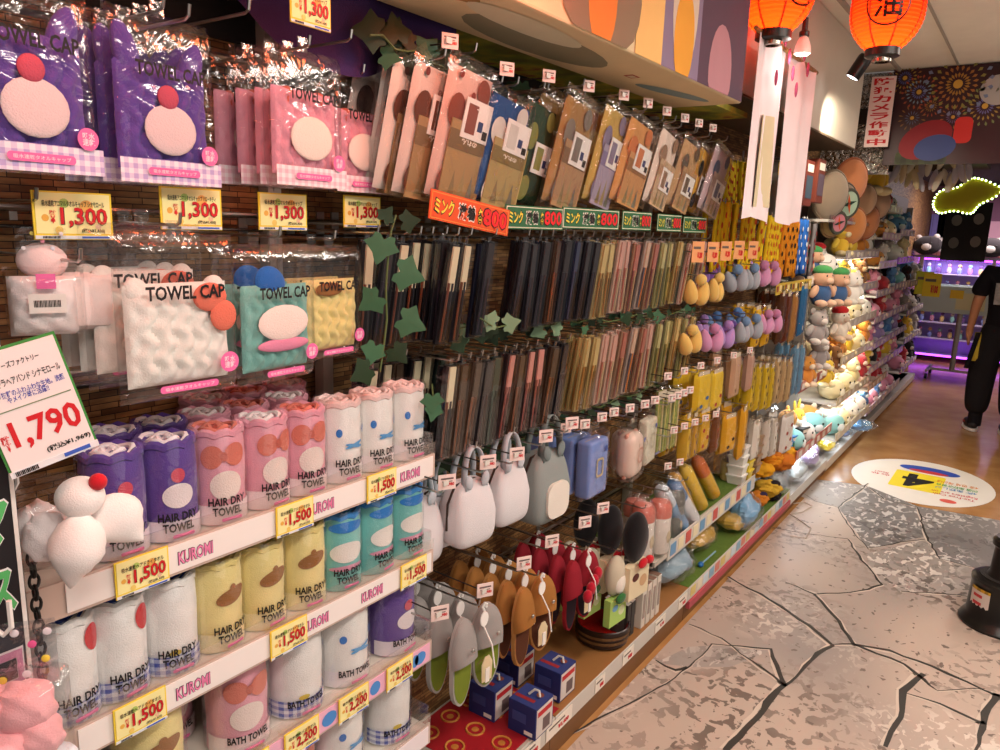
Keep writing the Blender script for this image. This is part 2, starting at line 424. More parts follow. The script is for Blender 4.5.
struct('ceiling', MB().box((.55, 2.4, CEIL+.05), (3.9, 6.7, .1)), mat('ceiling_cream', 'efe9dc', .8, bump=.1, vary=.06))
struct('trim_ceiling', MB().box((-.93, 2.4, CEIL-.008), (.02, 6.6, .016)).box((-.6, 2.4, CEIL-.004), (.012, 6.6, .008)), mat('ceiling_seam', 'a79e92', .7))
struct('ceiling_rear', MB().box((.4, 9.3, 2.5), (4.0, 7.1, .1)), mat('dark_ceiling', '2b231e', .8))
bk = MB().box(((WX-1.02)/2, 3.9, 2.5), (-1.02-WX, 2.4, .555), bev=.004)
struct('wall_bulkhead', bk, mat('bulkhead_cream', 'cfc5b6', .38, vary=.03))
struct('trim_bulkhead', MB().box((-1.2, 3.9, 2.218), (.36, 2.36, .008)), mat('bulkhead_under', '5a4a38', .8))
struct('wall_rear', MB().box((.3, 12.65, 1.3), (4.4, .1, 2.6)), mat('rear_wall', '8f6280', .7))
struct('ceiling_drop', MB().box((-.95, 7.1, 2.36), (.9, 2.5, .04)).box((-1.1, 6.2, 2.31), (.6, .06, .07)).box((-1.1, 6.9, 2.31), (.6, .06, .07)).box((-1.1, 7.6, 2.31), (.6, .06, .07)), mat('dark_beam', '3a2a1c', .8))

# ------------------------------------------------------------------ shelving base along the wall
WOODD = mat('deck_wood', '9a6a3c', .45, vary=.2, vscale=6)
RAILW = mat('price_rail', 'cfc9bf', .35, vary=.03)
def gondola(y0, y1, label, deckm, z=.165, cards=False):
    g = thing('shelving_base', label, 'shelf', (0, (y0+y1)/2, 0)); ly = y1-y0-.004
    MB().box(((WX+BX)/2+.005, 0, z-.012), (BX-WX-.02, ly, .024)).build('deck', deckm, g, smooth=False)
    MB().box((BX-.03, 0, .045), (.02, ly, .09)).build('kick_board', mat('kick_wood', '7d5430', .5, vary=.2), g, smooth=False)
    MB().box((BX-.012, 0, z-.034), (.018, ly, .066), bev=.002).build('front_rail', RAILW, g, smooth=False)
    if cards:
        n = int(ly/.075)
        for k in range(n): MB().box((BX-.002, -ly/2+.05+k*(ly-.1)/(n-1), z-.032), (.002, .058, .042)).build('rail_print', paper(['d9c47a', 'cfe0e8', 'd98a7a', 'e6dcc0', '8ab0c8'][(k*3) % 5]), g, smooth=False)
        MB().box((BX-.004, 0, z-.085), (.018, ly, .034)).build('lower_strip', paper('b8505a'), g, smooth=False)
    MB().box(((WX+BX)/2, 0, .05), (.2, ly*.9, .1)).build('foot', mat('foot_grey', '6b6660', .5), g, smooth=False)
    return g
gondola(.1, 1.86, 'low wooden shelving base under the towel rack and grey slippers', mat('deck_white', 'bdb5a8', .5))
gondola(1.86, 2.98, 'low wooden shelving base holding the lacquer bowl and stacked boxes', WOODD)
TURF = mat('turf_green', '5f7a2e', .95, bump=1, bscale=300, vary=.3, vscale=60)
gondola(2.98, 4.62, 'low shelving base lined with green turf and bagged goods', TURF, .165, True)
gondola(4.62, 5.6, 'low shelving base of the first plush rack', mat('deck_grey', 'a09a92', .5), .12)
gondola(5.6, 6.9, 'low shelving base under the brightly lit plush rack', mat('deck_grey', 'a09a92', .5), .1)
gondola(6.9, 8.5, 'low shelving base under the dim plush racks', mat('deck_grey', 'a09a92', .5), .1)
gondola(8.5, 10.2, 'low shelving base at the far end of the plush racks', mat('deck_grey', 'a09a92', .5), .1)

# slotted wall posts
def post():
    o = MB().box((0, 0, 1.3), (.035, .035, 2.3), bev=.003)
    for k in range(60): o.box((.018, 0, .25+k*.036), (.003, .008, .02))
    return o.mesh('wall_post')
pm = post()
for y, lb in ((1.055, 'white slotted upright post on the wall beside the yellow towel cap'), (2.96, 'slotted upright post on the wall behind the paler chopstick packs'),
              (.12, 'slotted upright post on the wall behind the black banner')):
    tag(obj('wall_post', pm, mat('post_grey', 'b8b3aa', .45), None, (WX+.02, y, 0)), lb, 'post')

# ------------------------------------------------------------------ overhead printed box, canopy, banners
bx = thing('overhead_display_box', 'long cloth-wrapped display box hanging over the noren packs', 'display box', (-1.0335, 1.62, 2.13))
MB().box((0, 0, .31), (.25, 2.06, .62), bev=.006).build('body', mat('cloth_cream', 'e3cfa4', .85, bump=.2, bscale=40), bx, smooth=False)
FX = .127
def art(parent, name, pts, col, x=None, z=None, bend=None):
    """flat printed patch on the box front (x plane, pts in y,z) or underside (z plane, pts in y,x)"""
    mb = MB(); c = [mb._v((x, min(1.024, a), max(.004, b_))) if x is not None else mb._v((max(-.124, min(.124, b_)), a, z)) for a, b_ in pts]; mb.face(c)
    return mb.build(name, mat('print_'+col, col, .85), parent, smooth=False)
art(bx, 'lilac_panel_print', [(.36, .004), (.62, .004), (.62, .616), (.36, .616)], '8b7c96', x=FX)
art(bx, 'plum_panel_print', [(.62, .004), (1.026, .004), (1.026, .616), (.62, .616)], '5a4556', x=FX)
art(bx, 'amber_panel_print', [(.20, .004), (.36, .004), (.36, .616), (.20, .616)], 'f2c57a', x=FX)
art(bx, 'brown_blot_print', oval(.02, .12, .2, .17), '8d7a62', x=FX+.0006)
art(bx, 'orange_blot_print', oval(.02, .1, .07, .13), 'e98a3c', x=FX+.0012)
art(bx, 'cream_blot_print', oval(.5, .2, .09, .2), 'd9c9b6', x=FX+.0006)
art(bx, 'gold_blot_print', oval(.5, .1, .07, .13), 'eba63c', x=FX+.0012)
art(bx, 'rose_blot_print', oval(.8, .06, .1, .14)[:], 'b98790', x=FX+.0006)
art(bx, 'grey_blot_print', oval(.0, -.02, .3, .08), '8f8a70', z=-.0008)
art(bx, 'pale_blot_print', oval(-.15, .04, .22, .045), 'd8d2b4', z=-.0014)
art(bx, 'tan_blot_print', oval(-.45, .05, .1, .03), 'a8814a', z=-.0008)
art(bx, 'teal_blot_print', oval(.75, .0, .2, .03, tilt=.2), '8aa0a0', z=-.0008)
art(bx, 'square_mark_print', [(.42, -.015), (.47, -.015), (.47, .015), (.42, .015)], 'b8473c', z=-.0010)
art(bx, 'square_mark_gap_print', [(.428, -.010), (.462, -.010), (.462, .010), (.428, .010)], 'd9c4a4', z=-.0016)
def camo():
    m, N, L, b = node_mat('meadow_print', .8); tc = N.new('ShaderNodeTexCoord')
    n = N.new('ShaderNodeTexNoise'); n.inputs['Scale'].default_value = 7; n.inputs['Detail'].default_value = 3; L.new(tc.outputs['Object'], n.inputs['Vector'])
    r = N.new('ShaderNodeValToRGB'); e = r.color_ramp.elements; e[0].position = .38; e[0].color = lin('83843a'); e[1].position = .62; e[1].color = lin('d6c84a')
    x = e.new(.5); x.color = lin('9aa842'); y = e.new(.7); y.color = lin('b5763a'); r.color_ramp.interpolation = 'LINEAR'
    L.new(n.outputs['Fac'], r.inputs[0]); L.new(r.outputs[0], b.inputs['Base Color']); return m
tag(MB().box(((WX-1.165)/2, 2.3, 2.16), (-1.165-WX, 1.6, .02)).build('canopy_board', camo(), smooth=False), 'green and yellow meadow-print board roofing the hooks behind the display box', 'board')
tag(MB().box((-1.16, 2.88, 2.155), (.26, .42, .02)).build('canopy_board', camo(), smooth=False), 'short meadow-print board sticking out past the end of the display box', 'board')
# purple drape at top left
pd = MB().sheet(24, 6, lambda u, v: Vector((-1.2+.02*math.sin(u*14)+.015*v, .72+u*.72, 2.03+.05*math.sin(u*7+1)*(1-v)+v*.3)))
tag(pd.build('purple_drape', fabric('4b3566')), 'dark purple cloth drape gathered under the display box end', 'drape')
# noren curtain: two wavy panels on a rod
nr = thing('noren_curtain', 'white two-panel noren curtain hanging below the left paper lantern', 'curtain', (-.93, 3.2, 1.75))
def noren_panel(y0, y1, ph, top=.66):
    return MB().sheet(22, 10, lambda u, v: Vector((.011*math.sin(u*11+ph+v*.6)*(1.1-.3*v), y0+(y1-y0)*u, top*v + .012*math.sin(u*5+ph)*(1-v))))
NW = mat('noren_cloth', 'f1e2e4', .85, bump=.15, bscale=300)
pa = P(743, 200, x=-.93).y-3.2; pb = P(773, 200, x=-.93).y-3.2; pc = P(799, 200, x=-.93).y-3.2
p1 = noren_panel(pa, pb-.01, 0).build('curtain_panel', NW, nr); p2 = noren_panel(pb+.01, pc+.03, 2).build('curtain_panel', NW, nr)
MB().tube([(0, pa-.04, .655), (0, pc+.06, .655)], .009, 8).build('rod', mat('bamboo', '8a6a3e', .5), nr)
MB().sheet(8, 12, lambda u, v: Vector((.012*math.sin((.25+.5*u)*11+(.0)+(.1+.55*v)*.6)*(1.1-.3*(.1+.55*v))+.003, pa+(pb-.01-pa)*(.28+.5*u*(1-.35*v)+.08*v), .05+.34*v))).build('pale_figure_print', mat('noren_beige', 'd8cba6', .85), nr)
for k in range(7):
    yy = pa + (pc-pa)*(.2+.09*k); zz = .52+.05*((k*3) % 4)
    MB().ell((.03, yy, zz), (.006, .012, .03), 8, 6).build('blossom_print', mat('wisteria', 'b0486c', .8), nr)
# ------------------------------------------------------------------ lanterns
def lantern_mats():
    m, N, L, b = node_mat('lantern_paper', .7)
    b.inputs['Base Color'].default_value = lin('e8401c')
    b.inputs['Emission Color'].default_value = lin('ff2a08'); b.inputs['Emission Strength'].default_value = .3
    b.inputs['Transmission Weight'].default_value = 0
    tl = N.new('ShaderNodeBsdfTranslucent'); tl.inputs[0].default_value = lin('ff4a16')
    mx = N.new('ShaderNodeMixShader'); mx.inputs[0].default_value = .62
    out = [n for n in N if n.type == 'OUTPUT_MATERIAL'][0]
    L.new(b.outputs[0], mx.inputs[1]); L.new(tl.outputs[0], mx.inputs[2]); L.new(mx.outputs[0], out.inputs[0]); return m
LPAP = lantern_mats(); LBLK = mat('lantern_black', '17110f', .35)
def lantern():
    t = thing('paper_lantern'); R = .149; H = .176; pr = []
    n = 44
    for k in range(n+1):
        a = -1+2*k/n; r = R*(1-abs(a)**2.6*.58)*1.0
        pr.append((r + (.0032 if k % 2 else -.0024), a*H))
    MB().lathe(pr, 36).build('paper_shade', LPAP, t)
    MB().lathe([(.0, -H-.03), (.06, -H-.03), (.072, -H-.025), (.072, -H+.008), (.062, -H+.012)], 24).build('bottom_cap', LBLK, t)
    MB().lathe([(.062, H-.012), (.072, H-.008), (.072, H+.03), (.0, H+.03)], 24).build('top_cap', LBLK, t)
    MB().lathe([(.028, -H-.05), (.04, -H-.048), (.04, -H-.03), (0, -H-.03)], 20).build('bulb_ring', mat('lantern_chrome', '8c857c', .25, 1), t)
    MB().tube([(0, 0, H+.03), (0, 0, CEIL-2.4+.1)], .004, 6).build('hang_cord', LBLK, t)
    for k in range(8):
        a = 2*PI*k/8+.3; pts = []
        for j in range(15):
            q = -1+2*j/14; r = R*(1-abs(q)**2.6*.58)+.001; pts.append((r*math.cos(a), r*math.sin(a), q*H*.97))
        MB().tube(pts, .004, 4).build('rib_stripe', mat('lantern_stripe', 'c23a14', .6), t)
    # crest: ring and character, wrapped on the paper
    cb = Matrix.Rotation(0, 3, 'Z')
    def wrap(me):
        for v in me.vertices:
            x, z = v.co.x, v.co.z; r = R*(1-abs(z/H)**2.6*.58)+.004
            v.co = (r*math.sin(x/r), -r*math.cos(x/r), z)
        return me
    ring = MB(); n = 40; A = []; B_ = []
    for k in range(n):
        a = 2*PI*k/n; A.append(ring._v((.09*math.cos(a), 0, .09*math.sin(a)-.012))); B_.append(ring._v((.083*math.cos(a), 0, .083*math.sin(a)-.012)))
    for k in range(n): ring.face([A[k], A[(k+1) % n], B_[(k+1) % n], B_[k]])
    obj('crest_ring', wrap(ring.mesh('crest_ring')), LBLK, t)
    tm = text_mesh('油', .115, .115, .015).copy()
    for v in tm.vertices: v.co.z += -.012
    obj('crest_character', wrap(tm), LBLK, t)
    return t
def face_cam(p): return -math.atan2(p.x, p.y)      # local -Y looks back at the viewer
def lant2(px, py, depth, label, turn=0):
    r = _w(Vector((px-CX, CY-py, FPX)))/FPX*depth + Vector((0, 0, CAMH))
    put('lantern', lantern, label, 'lantern', r, face_cam(r)+turn, None, .87)
    point('lantern_bulb', (r.x, r.y, r.z-.075), 4.2, (1, .52, .14), .03); return r
l1 = lant2(778, -13, 2.66, 'glowing red paper lantern over the white noren curtain', .75)
l2 = lant2(888, 8, 2.86, 'glowing red paper lantern with a black circled character', 0)
print('lanterns', l1, l2)
# the same row of lanterns goes on towards the viewer
for k, (x, y) in enumerate(((-.62, 1.35), (-.62, .35))):
    put('lantern', lantern, ['glowing red paper lantern hung above the noren packs, outside the picture', 'glowing red paper lantern hung above the purple caps, outside the picture'][k], 'lantern', (x, y, 2.5), .4)
    point('lantern_bulb', (x, y, 2.4), 4, (1, .35, .1), .05)
    point('lantern_glow', (x-.1, y-.2, 2.2), 7, (1, .16, .05), .08)
# ------------------------------------------------------------------ lamps on the bulkhead
def bulb_lamp():
    t = thing('bulb_lamp')
    MB().tube([(0, 0, .62), (0, 0, .15)], .004, 6).build('cord', LBLK, t)
    MB().lathe([(0, .16), (.016, .16), (.018, .09), (.03, .08), (.03, .055), (0, .055)], 16).build('socket', LBLK, t)
    b = MB().lathe([(.018, .055), (.03, .04), (.045, 0), (.05, -.03), (.048, -.045), (0, -.05)], 18)
    m = mat('bulb_glass', 'fff4ea', .3, emit=0); b.build('bulb', m, t)
    MB().lathe([(0, -.054), (.034, -.054), (.036, -.05), (0, -.05)], 18).build('bulb_lens', mat('bulb_lens', 'ffffff', .3, emit=9), t)
    return t
bp_ = P(803, 46, x=-.85); put('bulb', bulb_lamp, 'bare white reflector bulb hanging beside the bulkhead', 'lamp', bp_, 0, None, .62)
point('bulb_light', (bp_.x, bp_.y, bp_.z-.07), .9, (1, .95, .86), .04)
def spot_lamp():
    t = thing('spot_lamp')
    MB().tube([(0, 0, .42), (0, 0, .05), (.02, 0, .0)], .007, 6).build('arm', LBLK, t)
    MB().lathe([(0, .05), (.03, .05), (.034, .04), (.034, -.06), (.03, -.062)], 16).build('housing', LBLK, t)
    MB().lathe([(0, -.055), (.03, -.055), (.03, -.058), (0, -.058)], 16).build('lamp_lens', mat('bulb_lens', 'ffffff', .3, emit=9), t)
    return t
sp_ = P(860, 66, x=-.85); put('spot', spot_lamp, 'black spot lamp angled down beside the circled-character lantern', 'lamp', sp_, (0, .5, .3))
spot('spot_beam', (sp_.x-.03, sp_.y, sp_.z-.08), (-1.2, 5.9, 1.0), 45, (1, .86, .66), 1.5)
# ================================================================== hooks, tags, rails
def peg_hook(L=.26, arm=False, up=.018):
    t = thing('peg_hook')
    MB().tube([(0, L, 0), (0, .012, 0), (0, .003, .004), (0, 0, up)], .0026, 6).build('prong', STEEL, t)
    if arm:
        MB().tube([(0, L, .034), (0, -.012, .026)], .0018, 5).build('price_arm', DARKSTEEL, t)
        MB().box((0, -.012, .03), (.03, .003, .012)).build('card_holder', plast('d8d4cc'), t, smooth=False)
    MB().box((0, L-.002, .012), (.022, .005, .06)).build('back_plate', STEEL, t, smooth=False)
    return t
def hook(y, z, xt, label, arm=False, group=None):
    L = round(xt-WX, 2); return put(('hook', L, arm), lambda: peg_hook(L, arm), label, 'hook', (WX+L, y, z), W90, group)
def bar(y0, y1, z, label, x=None):
    t = thing('hanging_bar', label, 'bar', (x or WX+.045, (y0+y1)/2, z)); ly = y1-y0
    MB().tube([(0, -ly/2, 0), (0, ly/2, 0)], .006, 8).build('rail_tube', STEEL, t)
    MB().tube([(-.02, -ly/2, -.03), (-.02, ly/2, -.03)], .003, 6).build('lower_wire', DARKSTEEL, t)
    for k in range(3):
        MB().box((-.024, -ly/2+.02+(ly-.04)*k/2, -.01), (.044, .012, .02)).build('bracket', STEEL, t, smooth=False)
    return t
for zz, a in ((2.0, 'topmost'), (1.70, 'second'), (1.42, 'third')):
    bar(.05, 1.03, zz, a+' steel hanging bar behind the towel cap packs')
for zz, a in ((2.06, 'noren packs'), (1.69, 'upper chopstick row'), (1.40, 'lower chopstick row'), (1.02, 'white bags'), (.80, 'red slippers'), (.6, 'grey and brown slippers')):
    bar(1.09, 2.93, zz, 'steel hanging bar carrying the hooks of the '+a)
for zz, a in ((2.0, 'top row of yellow straps'), (1.76, 'yellow and blue straps'), (1.5, 'upper plush clips'), (1.28, 'lower plush clips'), (1.0, 'pale pouches'), (.78, 'spotted white packs')):
    bar(2.99, 4.6, zz, 'steel hanging bar carrying the hooks of the '+a)

def gingham(c1, c2, s=70):
    n = 'gingham_'+c1+c2
    if n in _M: return _M[n]
    m, N, L, b = node_mat(n, .6); tc = N.new('ShaderNodeTexCoord'); sp = N.new('ShaderNodeSeparateXYZ'); L.new(tc.outputs['Object'], sp.inputs[0])
    def stripe(o):
        a = N.new('ShaderNodeMath'); a.operation = 'MULTIPLY'; a.inputs[1].default_value = s; L.new(o, a.inputs[0])
        f = N.new('ShaderNodeMath'); f.operation = 'FRACT'; L.new(a.outputs[0], f.inputs[0])
        g = N.new('ShaderNodeMath'); g.operation = 'GREATER_THAN'; g.inputs[1].default_value = .5; L.new(f.outputs[0], g.inputs[0]); return g.outputs[0]
    ad = N.new('ShaderNodeMath'); ad.operation = 'ADD'; L.new(stripe(sp.outputs[0]), ad.inputs[0]); L.new(stripe(sp.outputs[2]), ad.inputs[1])
    hf = N.new('ShaderNodeMath'); hf.operation = 'MULTIPLY'; hf.inputs[1].default_value = .5; L.new(ad.outputs[0], hf.inputs[0])
    mx = N.new('ShaderNodeMix'); mx.data_type = 'RGBA'; mx.inputs[6].default_value = lin(c2); mx.inputs[7].default_value = lin(c1)
    L.new(hf.outputs[0], mx.inputs[0]); L.new(mx.outputs[2], b.inputs['Base Color']); _M[n] = m; return m
RED_T = paper('cf1420'); DKT = paper('1b1612')
def yellow_tag(price, cap, sub, w=.096, h=.06):
    t = thing('price_tag')
    MB().box((0, .001, 0), (w, .002, h)).build('card', YEL, t, smooth=False)
    MB().box((0, -.0004, .003), (w*.94, .001, h*.84)).build('card_face', PALEY, t, smooth=False)
    for k, (x, z, r, c) in enumerate(((-.36, -.05, .045, 'e9b04a'), (-.12, .26, .06, 'b6cf6a'), (.16, .2, .085, 'f0b55c'), (.3, -.22, .04, 'e8c3a0'), (-.2, -.3, .05, 'f0cf6a'))):
        disc_mesh(oval(x*w, z*h, r*w, r*w, 14), y=-.0012-.0001*k, rings=1).build('dot_print', paper(c), t, smooth=False)
    letter(t, cap, w*.78, h*.13, DKT, (0, -.0021, h*.25), .015, name='caption_lettering')
    letter(t, '¥', w*.06, h*.16, RED_T, (-w*.27, -.0021, -h*.08), .03, name='yen_lettering')
    letter(t, '税抜', w*.08, h*.1, RED_T, (-w*.27, -.0021, h*.06), .02, name='yen_lettering')
    letter(t, price, w*.6, h*.44, DKT, (w*.12+.0006, -.0020, -h*.03-.0006), .035, name='price_outline_lettering')
    letter(t, price, w*.6, h*.42, RED_T, (w*.12, -.0026, -h*.03), .02, name='price_lettering')
    letter(t, '(税込'+sub+')', w*.3, h*.1, DKT, (w*.23, -.0021, -h*.31), .02, name='tax_lettering')
    MB().box((0, -.0006, -h*.45), (w*.98, .001, h*.07)).build('foot_strip', paper('dfe3ea'), t, smooth=False)
    MB().box((w*.26, -.0012, -h*.45), (w*.36, .0006, h*.04)).build('blue_foot_print', paper('3b5fc0'), t, smooth=False)
    bc = MB()
    for k in range(12): bc.box((-w*.4+k*w*.018, -.0012, -h*.45), (w*.009*(1+(k*7) % 3*.3), .0006, h*.05))
    bc.build('barcode_print', DKT, t, smooth=False)
    return t
C13 = '吸水速乾アニマルタオルキャップ'; C15 = '吸水速乾ヘアドライタオル'; C22 = '吸水速乾バスタオル'
def ytag(loc, price, cap, sub, label, group=None, rot=(0, 0, W90), w=.096, h=.06):
    return put(('ytag', price, cap, w), lambda: yellow_tag(price, cap, sub, w, h), label, 'price tag', loc, rot, group)
# ================================================================== towel caps
def cap_pack(v, W=.17, H=.225):
    t = thing('towel_cap_pack'); main, lobe, lobes, patches, band, seal = v
    def rib(u, w_): return .6+.4*abs(math.cos(u*9+.7*math.sin(w_*11)))+.06*math.sin(w_*20+u*5)
    MB().pillow((0, .001, H*.40), W*.86, H*.62, .042, 44, 30, 3.2, rib).build('cap', terry(main), t)
    for (x, z, rx, rz, tl) in lobes:
        MB().ell((x*W, .002, z*H), (rx*W, .012, rz*H), 16, 12, Matrix.Rotation(tl, 3, 'Y')).build('cap_lobe', terry(lobe), t)
    for k, (x, z, rx, rz, c) in enumerate(patches):
        yy = -.0205-.0015*k
        MB().ell((x*W, yy, z*H), (rx*W, .0055, rz*H), 20, 10).build('patch', fabric(c), t)
    if band: MB().sheet(10, 2, lambda u, q: Vector((W*(u-.5)*.98, -.0225+.0012*math.sin(u*9), H*(.01+.14*q)))).build('gingham_band', gingham(*band), t, smooth=False)
    letter(t, 'TOWEL CAP', W*.66, H*.085, BLACK, (0, -.0282, H*.66), .03)
    if seal:
        s = disc_mesh(oval(W*.36, H*.2, W*.085, W*.085), y=-.0256, rings=1).build('seal', PINK, t, smooth=False)
        letter(s, '吸水\n速乾', W*.1, W*.1, paper('fbe3f0'), (W*.36, -.0264, H*.2), .02, name='seal_lettering')
    pl = disc_mesh(rrect(0, H*.08, W*.5, H*.045, H*.02), y=-.0256, rings=1).build('pill_label', PINK, t, smooth=False)
    letter(pl, '吸水速乾タオルキャップ', W*.42, H*.022, paper('fbe3f0'), (0, -.0264, H*.08), .01, name='pill_lettering')
    def fn(u, q): return .75+.35*math.sin(u*3+q*5)*math.sin(q*7-u*2)
    MB().pillow((0, 0, H*.5), W, H, .043, 22, 24, 8, lambda u, q: 1+.05*math.sin(u*11+q*4)*math.sin(q*9)).build('film_bag', FILM, t)
    MB().prism([(-.01, H-.004), (.01, H-.004), (.012, H+.02), (-.012, H+.02)], -.0012, .0012).build('hang_tab', film('tab_film', 'ffffff', .2), t, smooth=False)
    return t
VC = dict(
    purple=('6c50a6', '6c50a6', [(-.3, .74, .11, .19, -.25), (.3, .72, .11, .17, .35)], [(0, .33, .25, .15, 'ddcccf'), (-.02, .52, .10, .07, 'c0586c')], ('b9a6d8', 'f0e9f4'), True),
    pink=('e9a3b6', 'd9705f', [(-.2, .60, .18, .12, .3), (.2, .60, .18, .12, -.3)], [(0, .36, .29, .16, 'f2e0d6')], ('e9b9c9', 'f7e9ee'), True),
    white=('f6f1ea', 'f6f1ea', [(-.32, .66, .1, .09, -.4), (.32, .66, .1, .09, .4)], [(.22, .62, .15, .09, 'dd7763'), (.33, .5, .12, .10, 'dd7763')], None, True),
    teal=('82bdb4', '2f6fc4', [(-.05, .72, .2, .12, .5)], [(0, .28, .34, .05, 'd98aa8'), (0, .44, .33, .13, 'eeddd6')], None, True),
    yellow=('efdf97', 'efdf97', [(-.25, .6, .1, .07, .1)], [(-.12, .63, .22, .06, '9a6a42')], None, True))
def cappack(v, px, py, x, label, group=None, rz=0, W=.17, H=.225, tilt=0):
    p = P(px, py, x=x)
    return put(('cap', v, W), lambda: cap_pack(VC[v], W, H), label, 'towel cap', (p.x, p.y, p.z), (tilt, 0, W90+rz), group)
# top row: on three hooks, the front pack of each and those behind it
cappack('purple', 33, 174, -1.075, 'purple towel cap in film, at the black banner on the top row', rz=.1, W=.172, H=.245)
for k, x in enumerate((-1.155, -1.19, -1.235)):
    p = P(166, 186, x=-1.11); o = cappack('purple', 166, 186, -1.11, ['purple towel cap pack directly behind the second purple front pack', 'purple towel cap pack two behind the second purple front pack', 'rearmost purple towel cap pack on the second hook'][k], W=.172, H=.245); o.location = (x, p.y-.008*k, p.z)
cappack('purple', 166, 186, -1.11, 'purple towel cap pack at the front of the second hook, above a price tag', W=.172, H=.245, rz=.05)
for k, x in enumerate((-1.15, -1.19, -1.24)):
    p = P(305, 188, x=-1.11); o = cappack('pink', 305, 188, -1.11, ['pink towel cap pack directly behind the pink front pack', 'pink towel cap pack two behind the pink front pack', 'rearmost pink towel cap pack on the third hook'][k], H=.235); o.location = (x, p.y-.01*k, p.z)
cappack('pink', 305, 188, -1.10, 'pink towel cap pack with red glints at the front of the third hook', rz=.05, H=.235)
cappack('pink', 358, 194, -1.20, 'pink towel cap pack beside the floral noren pack', rz=.05, H=.235)
# middle row
for k, x in enumerate((-1.115, -1.155, -1.2)):
    p = P(182, 396, x=-1.03); o = cappack('white', 182, 396, -1.03, ['white towel cap pack directly behind the white front pack', 'white towel cap pack two behind the white front pack', 'rearmost white towel cap pack on its hook'][k], W=.19, H=.245); o.location = (x, p.y-.004*k, p.z+.01)
cappack('white', 182, 396, -1.045, 'white towel cap pack with a salmon patch, front of the middle row', rz=-.02, W=.19, H=.245)
p = P(278, 380, x=-1.09); o = cappack('teal', 278, 380, -1.09, 'teal towel cap pack tucked behind the teal front pack', W=.17, H=.24); o.location.x = -1.15
cappack('teal', 277, 380, -1.08, 'teal towel cap pack with blue top beside the white one', rz=.06, W=.17, H=.24)
p = P(330, 358, x=-1.12); o = cappack('yellow', 330, 358, -1.12, 'yellow towel cap pack hidden behind the yellow front pack', W=.16, H=.22); o.location.x = -1.17
cappack('yellow', 330, 358, -1.12, 'yellow towel cap pack with a brown patch near the ivy', rz=.05, W=.16, H=.22)
for (px, py, x, zz, lb) in ((33, 60, -1.05, 0, 'banner-side purple caps'), (166, 60, -1.09, 0, 'second purple caps'), (305, 60, -1.08, 0, 'pink caps'), (358, 80, -1.17, 0, 'last pink caps')):
    p = P(px, 186, x=x-.02); hook(p.y, 1.99, x, 'bright steel hook carrying the '+lb)
for (px, py, x, H, lb) in ((182, 396, -1.02, .245, 'white caps'), (277, 380, -1.06, .24, 'teal caps'), (330, 358, -1.1, .22, 'yellow caps')):
    p = P(px, py, x=x-.02); hook(p.y, p.z+H+.012, x, 'bright steel hook carrying the '+lb)
for k, (px, py, x) in enumerate(((190, 18, -1.0), (250, 12, -1.03), (352, 40, -1.06))):
    p = P(px, py, x=x); hook(p.y, p.z, x, ['empty steel hook above the purple caps', 'empty steel hook above the pink caps', 'empty steel hook beside the purple drape'][k])
# yellow 1,300 tags under the top row
for k, (x0, x1, yc, x) in enumerate(((41, 107, 216, -1.12), (167, 217, 209, -1.12), (262, 305, 212, -1.14), (346, 379, 212, -1.2))):
    p = P((x0+x1)/2, yc, x=x)
    ytag(p, '1,300', C13+(' シナモロール' if k == 0 else ' ハローキティ' if k == 1 else ''), '¥1,430', ['yellow 1,300 price tag beside the bagged white pillow pack', 'yellow 1,300 price tag under the second purple cap', 'yellow 1,300 price tag under the pink front cap', 'yellow 1,300 price tag beside the 800 strip'][k], w=.108, h=.066)
p = P(311, 8, x=-1.04); ytag(p, '1,300', C13, '¥1,430', 'yellow 1,300 price tag above the pink caps, at the ceiling drape', w=.085, h=.06)
# ================================================================== towel rack with rolls
RY0, RY1 = .40, 1.262
def rack_shelf(zm, label, strip, words):
    t = thing('display_shelf', label, 'shelf', (RX, (RY0+RY1)/2, zm)); ly = RY1-RY0
    MB().box((-.155, 0, .012), (.31, ly, .008)).build('deck', mat('deck_cream', 'd9d2c6', .45), t, smooth=False)
    MB().box((.004, 0, 0), (.006, ly, .056), bev=.001).build('price_rail', plast('cbb3a6'), t, smooth=False)
    MB().box((.0085, .02, .001), (.002, ly-.06, .046)).build('printed_strip', paper(strip), t, smooth=False)
    MB().box((.006, 0, .042), (.003, ly, .028)).build('clear_lip', ACRYL, t, smooth=False)
    for s in (-1, 1): MB().box((-.15, s*(ly/2-.002), .03), (.3, .003, .09)).build('end_panel', ACRYL, t, smooth=False)
    MB().box((-.3, -ly/2+.1, -.01), (.02, .02, .07)).build('bracket', STEEL, t, smooth=False)
    MB().box((-.3, ly/2-.06, -.01), (.02, .02, .07)).build('bracket', STEEL, t, smooth=False)
    for px, py in words:
        y = P(px, py, x=RX).y-(RY0+RY1)/2
        o = letter(t, 'KUROMI', .064, .024, paper('3a2230'), (.0100, y, .0), .06, name='brand_outline_lettering', rot=(0, 0, W90))
        o = letter(t, 'KUROMI', .062, .022, paper('f08ab8'), (.0108, y, .0), .02, name='brand_lettering', rot=(0, 0, W90))
    return t
Z1, Z2, Z3, Z4 = 1.152, .915, .683, .455
rack_shelf(Z1, 'upper clear-fronted shelf of the towel rack with white printed strip', 'f3ece8', [(192, 545), (318, 500), (407, 471)])
rack_shelf(Z2, 'second clear-fronted shelf of the towel rack under the yellow rolls', 'f3ece8', [(190, 681), (313, 621), (369, 593)])
s3 = rack_shelf(Z3, 'third clear-fronted towel shelf with a pink strip and blue dots', 'efb6cf', [])
